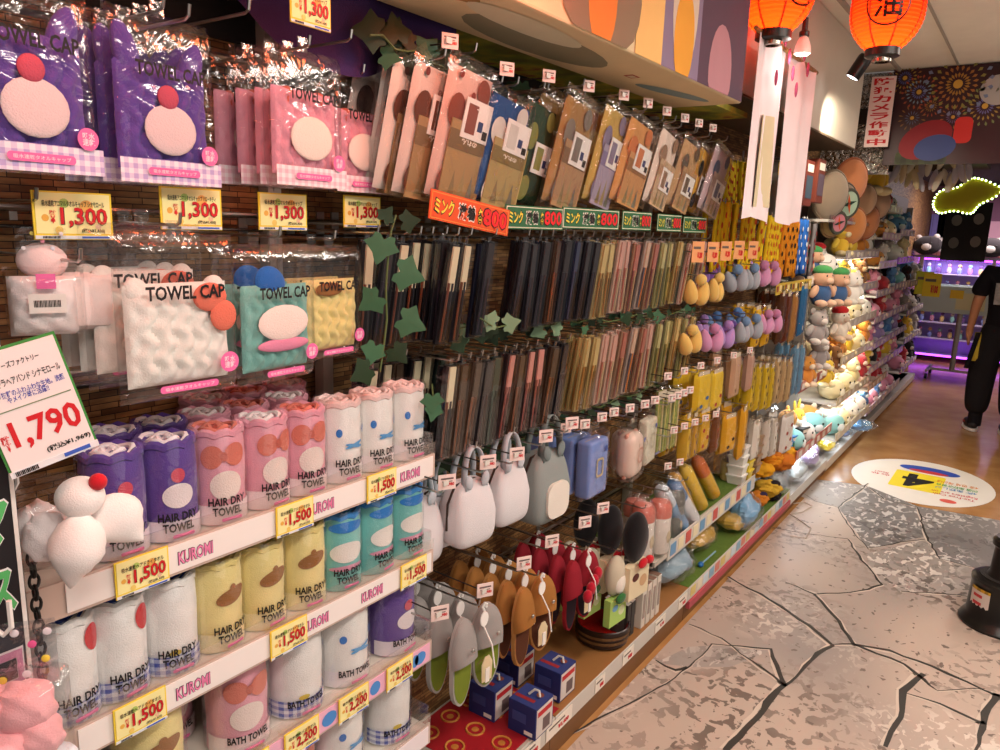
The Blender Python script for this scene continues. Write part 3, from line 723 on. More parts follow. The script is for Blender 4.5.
for k, (px, py) in enumerate(((262, 742), (300, 722), (326, 705), (344, 695), (372, 687), (417, 660), (412, 664))):
    y = P(px, py, x=RX).y-(RY0+RY1)/2
    disc_mesh(oval(0, 0, .012+.004*(k % 3), .016, 14), rings=1).build('blue_dot_print', paper('4d8fd6'), s3, loc=(.0102, y, 0), rot=(0, 0, W90), smooth=False)
rack_shelf(Z4, 'lowest towel rack shelf holding white bath towel rolls', 'efe6ea', [])
rs = thing('rack_support', 'pair of slotted side posts holding the towel rack shelves', 'rack', (WX+.03, (RY0+RY1)/2, 0))
for s in (-1, 1): MB().box((0, s*.36, .7), (.03, .03, 1.4)).build('side_post', mat('post_grey', 'b8b3aa', .45), rs, smooth=False)

def towel_roll(v, r=.05, h=.19, bath=False):
    t = thing('towel_roll'); body, swirl, rim, patches, band = v
    lump = lambda z: r*(1-.03*abs(math.sin(z*30)))
    n = 10; MB().lathe([(0, 0), (r*.9, 0)] + [(lump(h*.9*k/n)*(.97 if k == n else 1), h*.9*k/n+.002) for k in range(n+1)] + [(r*.86, h*.93), (r*.6, h*.94), (0, h*.93)], 28).build('roll', terry(body), t)
    pts = []; m = 46
    for k in range(m):
        a = k*.34; q = r*(.12+.72*k/m); pts.append((q*math.cos(a), q*math.sin(a), h*.945+.004*math.sin(k*.9)))
    MB().tube(pts, [.0055*r/.05]*m, 6).build('rolled_end', terry(swirl), t)
    pts = [(x*.94+.004, y*.94+.004, z-.001) for x, y, z in pts]
    MB().tube([(r*.86*math.cos(2*PI*k/26), r*.86*math.sin(2*PI*k/26), h*.94+.003*math.sin(k*2)) for k in range(27)], .008*r/.05, 6, False).build('folded_rim', terry(rim), t)
    for k, (x, z, rx, rz, tl, c) in enumerate(patches):
        disc_mesh(oval(x*r, z*h, rx*r, rz*h, 24, tl), bend=r*1.02+.0004*k).build('patch_print', fabric(c), t)
    if band:
        MB().sheet(20, 2, lambda u, q: Vector((r*1.022*math.sin((u-.5)*2.9), -r*1.022*math.cos((u-.5)*2.9), h*(.02+.2*q)))).build('printed_band', gingham(*band) if isinstance(band, tuple) else fabric(band), t)
    if bath: letter(t, 'BATH TOWEL', r*1.45, h*.085, BLACK, (0, 0, h*.2), .03, r*1.1)
    else: letter(t, 'HAIR DRY\nTOWEL', r*1.4, h*.19, BLACK, (0, 0, h*.21), .03, r*1.1)
    disc_mesh(rrect(r*.15, h*.07, r*.8, h*.035, h*.016), bend=r*1.1).build('pill_label', PINK, t)
    MB().lathe([(r*1.03, .001), (r*1.08, .004), (r*1.09, h*.5), (r*1.07, h*.97), (r*1.02, h*1.01)], 28).build('film_sleeve', film('roll_film', 'ffffff', .07, .25, 14), t)
    return t
VR = dict(
    purple=('65499c', 'f3e9ee', '65499c', [(.05, .46, .55, .12, 0, 'eee6ea'), (.05, .66, .24, .07, 0, 'd4566a')], 'efe6f0'),
    pink=('eba9ba', 'f6e6e6', 'e6a0b2', [(.0, .42, .6, .15, 0, 'f3e4de'), (-.38, .72, .4, .12, -.3, 'dd8070'), (.5, .73, .42, .12, .3, 'dd8070'), (.06, .72, .13, .05, 0, 'c86a5c')], 'f6e3e6'),
    salmon=('eba9ba', 'dd7c6c', 'e6a0b2', [(.0, .42, .6, .15, 0, 'f3e4de'), (-.5, .72, .4, .12, -.35, 'dd8070'), (.36, .73, .42, .12, .3, 'dd8070'), (-.08, .72, .13, .05, 0, 'c86a5c')], 'f6e3e6'),
    white=('f6f2ee', 'f0d5d2', 'f2cfcb', [(-.5, .62, .14, .05, 0, '3f7fd0'), (.25, .46, .5, .022, .22, '5aa5e0'), (.25, .45, .5, .022, -.22, '5aa5e0'), (.9, .62, .13, .05, 0, '3f7fd0')], 'f6eef0'),
    blue=('f7f4f0', '23398c', 'f3f1ee', [(.62, .76, .35, .13, .2, 'cf2b38')], ('3c55b4', 'e8ecf6')),
    plainblue=('f7f4f0', '23398c', 'f3f1ee', [(-.1, .25, .2, .03, 0, 'd8c04a')], ('3c55b4', 'e8ecf6')),
    yellow=('f1e09a', 'f1e09a', 'ecd98c', [(.1, .6, .66, .085, .2, '9b6b3f'), (.12, .69, .13, .04, 0, '9b6b3f')], 'f3e6b4'),
    teal=('7fcac6', '3f8fd8', '3f8fd8', [(0, .82, .9, .07, 0, '3a86d6'), (0, .5, .85, .13, 0, 'f2efea'), (0, .3, .9, .035, 0, 'dd9bb6')], '79c4c0'))
def rolls(row, zdeck, items, bath=False, r=.05, h=.174, xx=None):
    for k, (v, px, py, lb) in enumerate(items):
        x = xx if xx is not None else RX-.012-r; p = P(px, py, x=x)
        put(('roll', v, bath), lambda: towel_roll(VR[v], r, h, bath), lb, 'towel', (x, p.y, zdeck), W90+R_.uniform(-.22, .1)-.05)
rolls(1, Z1+.0165, [('purple', 112, 480, 'purple hair dry towel roll standing behind the white plush hair band'), ('purple', 167, 480, 'purple hair dry towel roll beside the salmon-topped roll'),
    ('salmon', 217, 465, 'pink towel roll next to the purple one on the upper shelf'), ('pink', 262, 455, 'second pink towel roll from the purple one, upper shelf'),
    ('salmon', 301, 448, 'third pink towel roll, beside the white ones on the upper shelf'), ('white', 338, 440, 'white towel roll touching the pink rolls on the upper shelf'),
    ('white', 371, 432, 'middle of three white towel rolls on the upper shelf'), ('white', 403, 425, 'white towel roll at the end panel of the upper shelf')], r=.0475)
for xx, nm in ((-1.235, 'second line'), (-1.335, 'back line')):
    its = [('purple', 112, 440, 'purple towel roll in the %s, behind the plush hair band'), ('purple', 160, 440, 'purple towel roll in the %s, behind the purple front roll'),
        ('pink', 205, 430, 'pink towel roll in the %s, behind the salmon-topped roll'), ('salmon', 245, 420, 'pink towel roll in the %s, behind the second pink roll'), ('pink', 285, 410, 'pink towel roll in the %s, behind the third pink roll')]
    if xx < -1.3: its = its[2:]
    rolls(1, Z1+.0165, [(v, px, py, lb % nm) for v, px, py, lb in its], r=.0475, xx=xx)
rolls(2, Z2+.016, [('blue', 62, 650, 'white towel roll with blue end nearest the pink fluff, second shelf'), ('blue', 115, 640, 'white blue-checked towel roll in the middle of its trio'), ('plainblue', 168, 620, 'white blue-checked towel roll touching the yellow rolls'),
    ('yellow', 215, 600, 'yellow towel roll beside the white blue-checked one'), ('yellow', 259, 580, 'middle of three yellow towel rolls on the second shelf'), ('yellow', 301, 565, 'yellow towel roll touching the teal rolls'),
    ('teal', 338, 550, 'teal towel roll next to the yellow rolls'), ('teal', 371, 540, 'middle of three teal towel rolls'), ('teal', 402, 525, 'teal towel roll nearest the white bags')], r=.0475)
rolls(3, Z3+.016, [('yellow', 147, 730, 'large yellow bath towel roll on the third shelf'), ('pink', 237, 710, 'large pink bath towel roll on the third shelf'), ('plainblue', 294, 680, 'large white bath towel roll with a blue-checked base'),
    ('white', 342, 655, 'large white bath towel roll with blue marks on the third shelf'), ('purple', 390, 620, 'large purple bath towel roll at the end of the third shelf')], True, .058, .186)
rolls(3, Z3+.016, [('pink', 160, 690, 'large pink bath towel roll standing behind the yellow bath roll'), ('plainblue', 270, 640, 'white bath towel roll in the back line of the third shelf')], True, .058, .186, xx=-1.27)
rolls(4, Z4+.016, [('pink', 285, 760, 'pink bath towel roll on the lowest shelf'), ('white', 337, 760, 'white bath towel roll in the middle of the lowest shelf'), ('plainblue', 386, 720, 'white bath towel roll with blue base at the end of the lowest shelf')], True, .058, .186)
# price tags on the rails
RT = [(Z1, '1,500', C15, '¥1,650', [(142, 561, 'yellow 1,500 tag under the plush hair band'), (295, 508, 'yellow 1,500 tag below the pink rolls'), (382, 477, 'yellow 1,500 tag below the white rolls')]),
      (Z2, '1,500', C15, '¥1,650', [(140, 700, 'yellow 1,500 tag below the white blue-checked rolls'), (289, 628, 'yellow 1,500 tag below the yellow rolls'), (414, 566, 'yellow 1,500 tag below the teal rolls')]),
      (Z3, '2,200', C22, '¥2,420', [(250, 765, 'yellow 2,200 tag below the large pink roll'), (302, 733, 'yellow 2,200 tag below the blue-checked bath roll'), (354, 698, 'yellow 2,200 tag below the white bath roll'), (400, 669, 'yellow 2,200 tag below the purple bath roll')])]
for z, pr, cp, sb, L_ in RT:
    for px, py, lb in L_:
        p = P(px, py, x=RX+.014); ytag((RX+.0145, p.y, z+.001), pr, cp, sb, lb, w=.086, h=.06)
# ================================================================== things at the near edge
# black banner board with big coloured lettering
bn = thing('vertical_banner', 'tall black banner board with pink and green lettering at the wall end', 'banner', (-1.0, .272, 1.45))
MB().box((0, 0, 0), (.012, .20, 1.7)).build('board', paper('191419'), bn, smooth=False)
MB().box((.0066, .0965, 0), (.001, .005, 1.7)).build('edge_print', paper('e8e2dc'), bn, smooth=False)
for k, (ch, c, z) in enumerate((('ロ', 'e88aa8', .2), ('リ', 'e86fa8', .085), ('ス', 'e86fa8', .0), ('マ', '58b868', -.13), ('ス', '58b868', -.22), ('コ', 'd88fb4', -.33), ('ッ', 'd88fb4', -.4), ('ト', '58b868', -.5), ('雑', 'e86fa8', .32), ('貨', 'e86fa8', .44))):
    letter(bn, ch, .038, .06, paper('f4eef0'), (.0072, .072, z), .05, name='letter_outline_print', rot=(0, 0, W90))
    letter(bn, ch, .034, .055, paper(c), (.0084, .072, z), .03, name='banner_lettering', rot=(0, 0, W90))
# chain of black plastic links
chn = thing('plastic_chain', 'black plastic chain hanging beside the banner board', 'chain', P(36, 600, x=-1.03)-Vector((0, 0, .06)))
for k in range(14):
    lk = []; 
    for j in range(15):
        a = 2*PI*j/14; u = (.006*math.cos(a), .0105*math.sin(a)); lk.append((u[0] if k % 2 else 0, 0 if k % 2 else u[0], .12-.0165*k+u[1]))
    MB().tube(lk, .0022, 6, False).build('link', mat('black_plastic', '1a1716', .35), chn)
# big tilted price card
pc = P(33, 405, x=-.955); pc *= 1; dpt = _w(Vector((0, 0, 1))).dot(pc - Vector((0, 0, CAMH))); k_ = dpt/FPX
cd = thing('price_card', 'large tilted white 1,790 price card with green border', 'price card', pc); cd.rotation_euler = (-.05, math.radians(-14.5), face_cam(pc)+.2)
cw, chh = 84*k_, 128*k_
MB().box((0, .002, 0), (cw, .003, chh)).build('card', paper('3f8a3c'), cd, smooth=False)
MB().box((.0, 0, .002), (cw*.94, .003, chh*.93)).build('card_face', paper('f3e4e2'), cd, smooth=False)
MB().box((0, -.001, -chh*.47), (cw, .003, chh*.05)).build('foot_strip', paper('e8e6ea'), cd, smooth=False)
bcm = MB()
for k in range(14): bcm.box((-cw*.44+k*cw*.018, -.003, -chh*.47), (cw*.009*(1+(k*5) % 3*.35), .001, chh*.035))
bcm.build('barcode_print', DKT, cd, smooth=False)
MB().box((cw*.25, -.003, -chh*.465), (cw*.3, .001, chh*.03)).build('blue_foot_print', paper('3b5fc0'), cd, smooth=False)
letter(cd, '1,790', cw*.76, chh*.25, RED_T, (cw*.05, -.0022, -chh*.19), .025, name='price_lettering')
letter(cd, '税抜\n￥', cw*.09, chh*.13, RED_T, (-cw*.40, -.0022, -chh*.22), .04, name='yen_lettering')
letter(cd, '(税込¥1,969)', cw*.5, chh*.055, DKT, (cw*.2, -.0022, -chh*.375), .03, name='tax_lettering')
letter(cd, 'ティーズファクトリー', cw*.5, chh*.05, DKT, (.0, -.0022, chh*.36), .015, name='maker_lettering')
letter(cd, 'マイキャラヘアバンド シナモロール', cw*.84, chh*.065, DKT, (0, -.0022, chh*.235), .015, name='caption_lettering')
letter(cd, '手触り抜群のふわふわな生地。洗顔\nやメイク時に活躍!!', cw*.84, chh*.1, paper('2b3fa8'), (0, -.0022, chh*.12), .012, name='note_lettering')
MB().box((0, -.002, chh*.02), (cw*.86, .0006, .0012)).build('ruled_line_print', paper('7d8f6a'), cd, smooth=False)
hookp = pc + Vector((-.02, .01, chh*.55))
# bagged white pillow pack
bp0 = P(58, 300, x=-1.12); bg = thing('pillow_pack', 'bagged white fluffy head band with a square pad beside the black banner', 'hair band', bp0, W90-.35)
MB().pillow((-.025, 0, -.01), .115, .115, .07, 18, 18, 4, lambda u, v: .9+.14*math.sin(u*9+v*3)*math.sin(v*8)).build('fluffy_band', plushm('efe8e8'), bg)
MB().pillow((.055, .02, -.005), .095, .115, .045, 12, 12, 5).build('square_pad', plushm('f6e9e6'), bg)
MB().ell((-.02, .02, .075), (.045, .03, .035), 14, 10).build('folded_end', plushm('f3d9d8'), bg)
tg = MB().box((-.02, -.042, .04), (.032, .002, .028)).build('pink_tag', PINK, bg, smooth=False)
tg = MB().box((-.02, -.043, -.002), (.062, .002, .036)).build('barcode_label', WHITE, bg, smooth=False)
b_ = MB()
for k in range(18): b_.box((-.042+k*.0025, -.0444, -.002), (.0011*(1+(k*5) % 3*.4), .0006, .013))
b_.build('barcode_print', DKT, tg, smooth=False)
hd = MB().box((-.02, .0, .115), (.085, .0016, .05)).build('film_header', FILM, bg, smooth=False)
for k in range(5): MB().ell((-.05+.016*k, -.002, .10+.014*((k*2) % 3)), (.004, .001, .004), 10, 6).build('dot_print', paper(['f0e6ea', 'e8d46a', 'ef9ab4', 'dfe6f4', 'f0e6ea'][k]), hd)
MB().pillow((-.02, 0, .0), .135, .13, .095, 14, 14, 5).build('film_bag', FILM, bg)
bg.scale = (.72, .72, .72); hook(bp0.y-.02, bp0.z+.135, -1.11, 'steel hook carrying the bagged white pillow pack')
p = P(82, 262, x=-1.06); hook(p.y, p.z, -1.06, 'steel hook with a turned-up tip below the first price tag')
# white plush hair band in front of the rack
wp = P(84, 516, x=-1.0); wb = thing('plush_hair_band', 'white fluffy plush hair band with a round ball top and bow-shaped wings', 'hair band', wp, W90-.5)
WPL = plushm('f7efec')
def drop(v):
    v.x *= 1-.7*max(0, -v.z)**1.2; v.y *= 1-.5*max(0, -v.z); return v*(1+.05*math.sin(v.x*6+v.z*5)*math.sin(v.y*7+v.z*4))
MB().ell((-.01, -.06, -.035), (.042, .04, .062), 18, 14, Matrix.Rotation(.2, 3, 'Y'), drop).build('bow_wing', WPL, wb)
MB().ell((.052, -.02, -.008), (.046, .028, .052), 18, 14, Matrix.Rotation(-.7, 3, 'Y'), drop).build('bow_wing', WPL, wb)
MB().ell((.0, -.045, .05), (.037, .033, .034), 20, 14).build('ball_top', WPL, wb)
MB().ell((.028, -.062, .078), (.014, .012, .014), 14, 10).build('red_pompom', plushm('cf2430'), wb)
for k in range(5):
    MB().ell((-.055-.018*(k % 2), -.02+.03*k, -.02-.01*k+.02*(k % 2)), (.036, .026, .045), 26, 18, Matrix.Rotation(.5*k, 3, 'Y'), lambda v: v*(1+.1*math.sin(v.x*7+v.y*3)*math.sin(v.z*6)-.08*abs(math.sin(v.x*5+v.z*6)))).build('fluffy_band', plushm('f3eaea'), wb)
MB().pillow((-.06, .03, -.01), .12, .15, .17, 14, 14, 4).build('film_bag', FILM, wb)
MB().tube([(-.09, .0, .12), (-.09, .0, .07), (-.1, .0, .05), (-.115, 0, .06)], .0035, 6).build('hanging_hook', plast('e8e4e0'), wb)
wb.scale = (.8, .8, .8)
# pink fluff pack at the lower corner
fp = P(12, 712, x=-.93); fl = thing('pink_hair_band_pack', 'bagged pink fluffy head band with starry header card by the towel rack', 'hair band', fp, W90-.6)
for k, (x, z, r) in enumerate(((-.02, -.0, .042), (.02, .012, .036), (.035, -.03, .03), (-.005, -.05, .038))):
    MB().ell((x, -.01*k, z), (r*1.1, r*.9, r*1.1), 30, 20, None, lambda v: v*(1+.09*math.sin(v.x*5+v.y*3)*math.sin(v.z*4+v.y*5)-.05*abs(math.sin(v.x*4+v.z*5+v.y*3)))).build('fluffy_lobe', plushm('f3b4ba'), fl)
MB().ell((.03, -.01, -.075), (.05, .03, .018), 14, 8).build('pale_pad', plushm('e2eaf3'), fl)
h2 = MB().box((.0, .012, .08), (.12, .002, .10)).build('header_card', film('smoky_film', 'e8e0ea', .25), fl, smooth=False)
for k, (x, z, c) in enumerate(((-.04, .1, '6ac0e6'), (.03, .095, 'ef5f9a'), (.045, .07, 'f0d24a'), (.01, .115, 'f0e4ea'), (.02, .05, 'f0e4ea'), (-.01, .045, 'f0d24a'), (.05, .112, 'f0e4ea'))):
    MB().ell((x, .0095, z), (.006, .001, .006), 5 if c == 'f0d24a' else 10, 6).build('dot_print', paper(c), h2)
MB().pillow((.0, 0, -.02), .15, .16, .1, 14, 14, 5).build('film_bag', FILM, fl)
MB().tube([(.01, .0, .17), (.01, .0, .13), (.0, .0, .12), (-.01, 0, .13)], .004, 6).build('hanging_hook', plast('e8e4e0'), fl)
fl.scale = (.85, .85, .85)
# pale folded packs seen under the upper shelf end
for k in range(4):
    pp = P(52, 605, x=-1.14)
    tag(MB().pillow((0, 0, 0), .10, .012, .1, 8, 4, 5).build('folded_pack', fabric(['e9e2d8', 'd8cfc4', 'efe6e2', 'e3dcd2'][k]), None, (-1.17, pp.y-.005, pp.z+.013*k-.005), (0, 0, W90)),
        ['pale folded pack at the bottom of a small pile under the upper shelf end', 'pale folded pack second from the bottom under the upper shelf end', 'pale folded pack third from the bottom under the upper shelf end', 'pale folded pack on top of the pile under the upper shelf end'][k], 'folded pack')
# ================================================================== noren packs on the top hooks
def wavy_bag(w, h, d, name='film_bag'):
    return MB().pillow((0, 0, h/2), w, h, d, 14, 18, 9, lambda u, v: 1+.12*math.sin(v*9+u*3)*math.sin(u*7))
def noren_pack(w, h, cloth, accent, card, cardband, tagz, flower=None):
    """folded printed cloth in a clear bag, with a kraft card wrapped round the lower half and a small photo card"""
    t = thing('noren_pack'); d = .03
    MB().pillow((-.0, .002, h*.47), w*.9, h*.88, d*.8, 14, 16, 9, lambda u, v: 1+.1*math.sin(v*11)*math.sin(u*5)).build('folded_cloth', fabric(cloth), t)
    for k, (x, z, rx, rz) in enumerate(((-.25, .62, .16, .12), (.2, .8, .13, .09), (-.2, .16, .2, .1))):
        disc_mesh(oval(x*w, z*h, rx*w, rz*h, 18, .5*k), y=-d*.42-.0008*k, rings=1).build('cloth_print', fabric(accent), t, smooth=False)
    if flower:
        for k in range(5): disc_mesh(oval((-.3+.15*k)*w, (.86-.11*((k*3) % 5))*h, .045*w, .03*h, 8), y=-d*.45-.001, rings=1).build('flower_print', fabric(flower), t, smooth=False)
    if card:
        cx = .08*w; cwid = w*.8
        MB().box((cx, -d*.5, h*.29), (cwid, .003, h*.56)).build('kraft_card', paper(card), t, smooth=False)
        MB().box((cx, -d*.5-.0018, h*.44), (cwid, .001, h*.13)).build('card_band_print', paper(cardband), t, smooth=False)
        letter(t, 'のれん', cwid*.4, h*.04, paper('f3e9d8'), (cx, -d*.5-.0026, h*.44), .03, name='card_lettering', rot=(0, PI, 0))
        for k, x in enumerate((-.22, .02, .25)):
            disc_mesh([(cx+(x-.09)*cwid, h*.03), (cx+(x+.1)*cwid, h*.03), (cx+(x+.01)*cwid, h*(.24+.05*(k % 2)))], y=-d*.5-.002, rings=1).build('mountain_print', paper(['8d7a52', 'a08d60', '7c7a6a'][k]), t, smooth=False)
    c2 = MB().box((.14*w, -d*.5-.003, h*tagz), (w*.56, .002, h*.27)).build('photo_card', WHITE, t, smooth=False)
    MB().box((.02*w, -d*.5-.0042, h*tagz), (w*.2, .001, h*.2)).build('card_photo_print', paper(accent), c2, smooth=False)
    MB().box((.22*w, -d*.5-.0042, h*(tagz-.03)), (w*.1, .001, h*.07)).build('swatch_print', paper('2c3c70'), c2, smooth=False)
    MB().box((.34*w, -d*.5-.0042, h*(tagz-.08)), (w*.1, .001, h*.06)).build('barcode_print', DKT, c2, smooth=False)
    wavy_bag(w, h, d*1.5).build('film_bag', FILM, t)
    return t
NP = [  # px centre, py bottom, x plane, width, height, cloth, accent, card, band, tagz, label, flower
    (386, 192, -1.20, .15, .29, 'efe8de', '2b2522', None, None, .55, 'white noren pack printed with black shapes, beside the pink towel cap', None),
    (396, 196, -1.16, .15, .29, 'f0e6dc', '6a3f2c', 'a5855a', '7f6340', .6, 'white noren pack with dark flowers and a brown lower edge', '3a2a26'),
    (414, 200, -1.13, .155, .30, 'e0ccc2', '6a4030', 'a5855a', '7f6340', .6, 'pale pink noren pack with brown print behind the red-glinting one', '7a3a34'),
    (446, 203, -1.10, .16, .31, 'dcbaae', '8a4c3c', 'ab8c5c', '7d6440', .6, 'pink noren pack with a kraft card and red glints', '8a4038'),
    (489, 206, -1.10, .18, .27, '2b5088', 'd8d4cc', 'b09a62', '86713f', .62, 'blue noren pack with a wide kraft card', None),
    (520, 206, -1.13, .15, .28, '31452f', '8a8a4a', None, None, .45, 'dark green noren pack seen edge-on beside the blue one', None),
    (555, 208, -1.10, .17, .31, 'a8804e', '857a6e', 'b08a62', '83603f', .52, 'grey and amber noren pack with a kraft card', None),
    (580, 206, -1.15, .16, .29, 'a86c38', 'c8a870', None, None, .5, 'orange noren pack half hidden between two kraft-carded packs', None),
    (592, 206, -1.12, .15, .31, 'c9a65a', '8a7c94', 'a89bb0', '85759a', .52, 'yellow and lilac noren pack with a tall pointed bag', None),
    (620, 206, -1.10, .17, .28, 'd2965a', 'cf7a48', 'c8925a', '96683a', .55, 'orange noren pack with a kraft card and round fruit print', None),
    (650, 207, -1.10, .16, .27, 'e6d3c4', '9a7a62', 'c8a884', 'b08a66', .36, 'pale striped noren pack with a tan card', None),
    (673, 210, -1.10, .15, .26, 'c09a70', '6a5a4a', 'b58e62', '94704a', .36, 'tan noren pack with dark mountain print', None),
    (688, 212, -1.13, .13, .26, 'd8a23c', '1f1b1a', None, None, .4, 'yellow and black noren pack seen edge-on', None),
    (704, 214, -1.10, .18, .27, 'c9b3b8', '5a6a8a', 'bfa79a', 'a58e86', .36, 'lilac grey noren pack at the far end of the top hooks', None)]
for k, (px, py, x, w, h, cl, ac, cd_, cb_, tz, lb, fl_) in enumerate(NP):
    p = P(px, py, x=x); o = noren_pack(w*1.16, h, cl, ac, cd_, cb_, tz, fl_); o.location = p; o.rotation_euler = (.17, .06+.010*k, W90+R_.uniform(-.06, .14)); tag(o, lb, 'noren')
    hook(p.y+.02, p.z+h+.005, x+.06, f'steel hook of the noren packs, {ORD[k]} from the pink towel caps')
    if k % 2 == 0 or k > 9:
        o2 = dup(o); o2.location = p+Vector((-.07, -.012, .008)); tag(o2, ' '.join(lb.split(',')[0].split(' with ')[0].split()[:5])+f', deeper twin on noren hook {ORD[k]}', 'noren')
# ---- small pale price tags
def small_tag(txt='¥1,980', w=.036, h=.03):
    t = thing('price_tag')
    MB().box((0, 0, 0), (w, .002, h)).build('card', paper('f2dcd6'), t, smooth=False)
    letter(t, txt, w*.6, h*.26, RED_T, (w*.1, -.0016, -h*.15), .04, name='price_lettering')
    MB().box((0, -.0013, h*.24), (w*.72, .0006, h*.1)).build('caption_print', paper('6a5a56'), t, smooth=False)
    MB().box((0, -.0013, h*.05), (w*.6, .0006, h*.06)).build('caption_print', paper('8a7a74'), t, smooth=False)
    return t
def stag(px, py, x, label, sc=1, arm=True):
    p = P(px, py, x=x); put('stag', small_tag, label, 'price tag', p, (0, 0, W90-.5), None, sc)
    if arm: hook(p.y, p.z-.03, x-.012, 'hook arm of the '+' '.join(label.replace(',', '').split()[:11]), True)
for k, (px, py) in enumerate(((450, 41), (507, 69), (549, 76), (589, 86), (624, 95), (648, 103), (667, 111), (685, 118), (699, 123), (713, 128))):
    stag(px, py, -1.04, f'small pink price tag above the noren packs, {ORD[k]} from the purple drape', 1.0 - .012*k)
# ---- 800 strips
def strip800(bg, w=.16, h=.045):
    t = thing('price_strip')
    MB().box((0, 0, 0), (w, .002, h)).build('card', paper(bg), t, smooth=False)
    MB().box((0, -.0012, 0), (w*.97, .0006, h*.9)).build('card_border_print', paper('e8e2c8' if bg != 'd8521f' else 'e8843a'), t, smooth=False)
    MB().box((0, -.0016, 0), (w*.95, .0006, h*.82)).build('card_face_print', paper(bg), t, smooth=False)
    for s, ww, x, bo, c in (('ミンク', .22, -.34, .1, 'f0d84a'), ('激着', .2, -.07, .1, 'f4efe2'), ('各', .06, .1, .08, 'f0d84a')):
        letter(t, s, w*ww*1.1, h*.62, DKT if c != 'f4efe2' else paper(c), (w*x, -.0022, 0), .05, name='caption_outline_lettering')
        letter(t, s, w*ww, h*.52, paper(c) if c != 'f4efe2' else DKT, (w*x, -.0030, 0), .03, name='caption_lettering')
    letter(t, '800', w*.34, h*.72, DKT, (w*.3, -.0022, .001), .05, name='price_outline_lettering')
    letter(t, '800', w*.32, h*.62, paper('e0202a'), (w*.3, -.0030, .001), .03, name='price_lettering')
    return t
for k, (x0, x1, yc, bg) in enumerate(((429, 509, 214, 'd8521f'), (505, 563, 218, '2f6b44'), (562, 619, 219, '2f6b44'), (622, 651, 221, '2f6b44'), (657, 681, 223, '2f6b44'), (683, 706, 225, '2f6b44'))):  # first strip is greenish too; red lantern light is painted into its orange
    xx = -1.06 if k == 0 else -1.075
    a = P(x0, yc, x=xx); b_ = P(x1, yc, x=xx); w_ = b_.y-a.y
    o = strip800(bg, w_, .058 if k else .062); o.location = ((a+b_)/2); o.rotation_euler = (0, .12 if k == 0 else 0, W90)
    tag(o, ['orange 800 price strip under the pink and blue noren packs', 'green 800 price strip touching the orange strip', 'green 800 price strip under the orange noren pack', 'narrow green 800 strip under the tan noren pack', 'narrow green 800 strip, second from the far end', 'narrow green 800 strip at the far end of the row'][k], 'price strip')
# ================================================================== chopstick packs, two rows
def chop_pack(kind, h=.228, w=.036, d=.012):
    t = thing('chopstick_pack'); body, paperc, stick, stick2 = kind
    MB().box((0, .002, h*.5), (w, d*.7, h), bev=.001).build('box', plast(body), t, smooth=False)
    MB().box((w*.1, -d*.3, h*.76), (w*.6, d*.5, h*.44)).build('paper_band', paper(paperc), t, smooth=False)
    for s in (-1, 1):
        MB().tube([(s*w*.2, -d*.55, h*.03), (s*w*.17, -d*.55, h*.62)], [.0022, .0036], 6).build('chopstick', plast(stick if s < 0 else stick2), t)
    MB().box((0, -d*.2, h*.5), (w*1.04, d*1.5, h*1.01)).build('clear_sleeve', film('sleeve_film', 'ffffff', .02, .05, 10, .07), t, smooth=False)
    MB().box((0, 0, h*1.03), (.012, .001, .016)).build('hang_tab', film('tab_film', 'ffffff', .2), t, smooth=False)
    return t
CK = dict(black=('15141a', '2a2629', '2b2430', '3a2b2b'), cream=('18161b', 'd9cfae', '6a3b28', '2b2a2e'), navy=('181b2a', '2c3350', '3a3d5a', '20222c'),
    brown=('3a2a20', '4a3a2c', '7a4a2c', '5a3a26'), green=('16211f', '38463a', '2f4a44', '20302c'), rose=('2a1f20', 'c98a80', '8a4a44', '6a4440'),
    tan=('a08a58', 'c0aa72', 'a0743a', '7a5e30'), pinkw=('b89a8a', 'c89a8c', 'a8685a', 'c0ac8a'), red=('8a6a54', 'a8685a', '7a4038', 'b8946a'), olive=('8a8458', 'b8b07a', '6a6a3a', 'a08a4a'), multi=('9a8a80', 'c8a890', '4a4a5a', 'c8783c'))
KW = dict(black='black', cream='cream-topped black', navy='navy', brown='dark brown', green='blackish green', rose='rose-topped', tan='golden tan', pinkw='pale pink', red='brick red', olive='olive', multi='mixed-colour')
def chop_hook(row, k, px, pyb, kinds, x0=-1.09, h=.228):
    rown = ['upper', 'lower'][row]
    if px < 440: x0 -= .06 if row == 0 else .13
    p = P(px, pyb, x=x0)
    z = 1.432 if row == 0 else 1.148
    n = len(kinds); 
    for j, kd in enumerate(kinds):
        depth = ['front pack', 'second pack', 'third pack', 'fourth pack', 'fifth pack'][j]
        put(('chop', kd), lambda: chop_pack(CK[kd]), f'{KW[kd]} chopstick pack, {depth} on hook {ORD[k]} from the ivy, {rown} row', 'chopsticks',
            (x0-.021*j+R_.uniform(-.002, .002), p.y+R_.uniform(-.0015, .0015), z+R_.uniform(-.006, .004)), (.08+R_.uniform(-.03, .03), .06+R_.uniform(-.05, .04), W90+R_.uniform(-.12, .12)))
    hook(p.y+.012, z+h+.012, x0+.036, f'thin steel hook, {ORD[k]} of the {rown} chopstick row from the ivy')
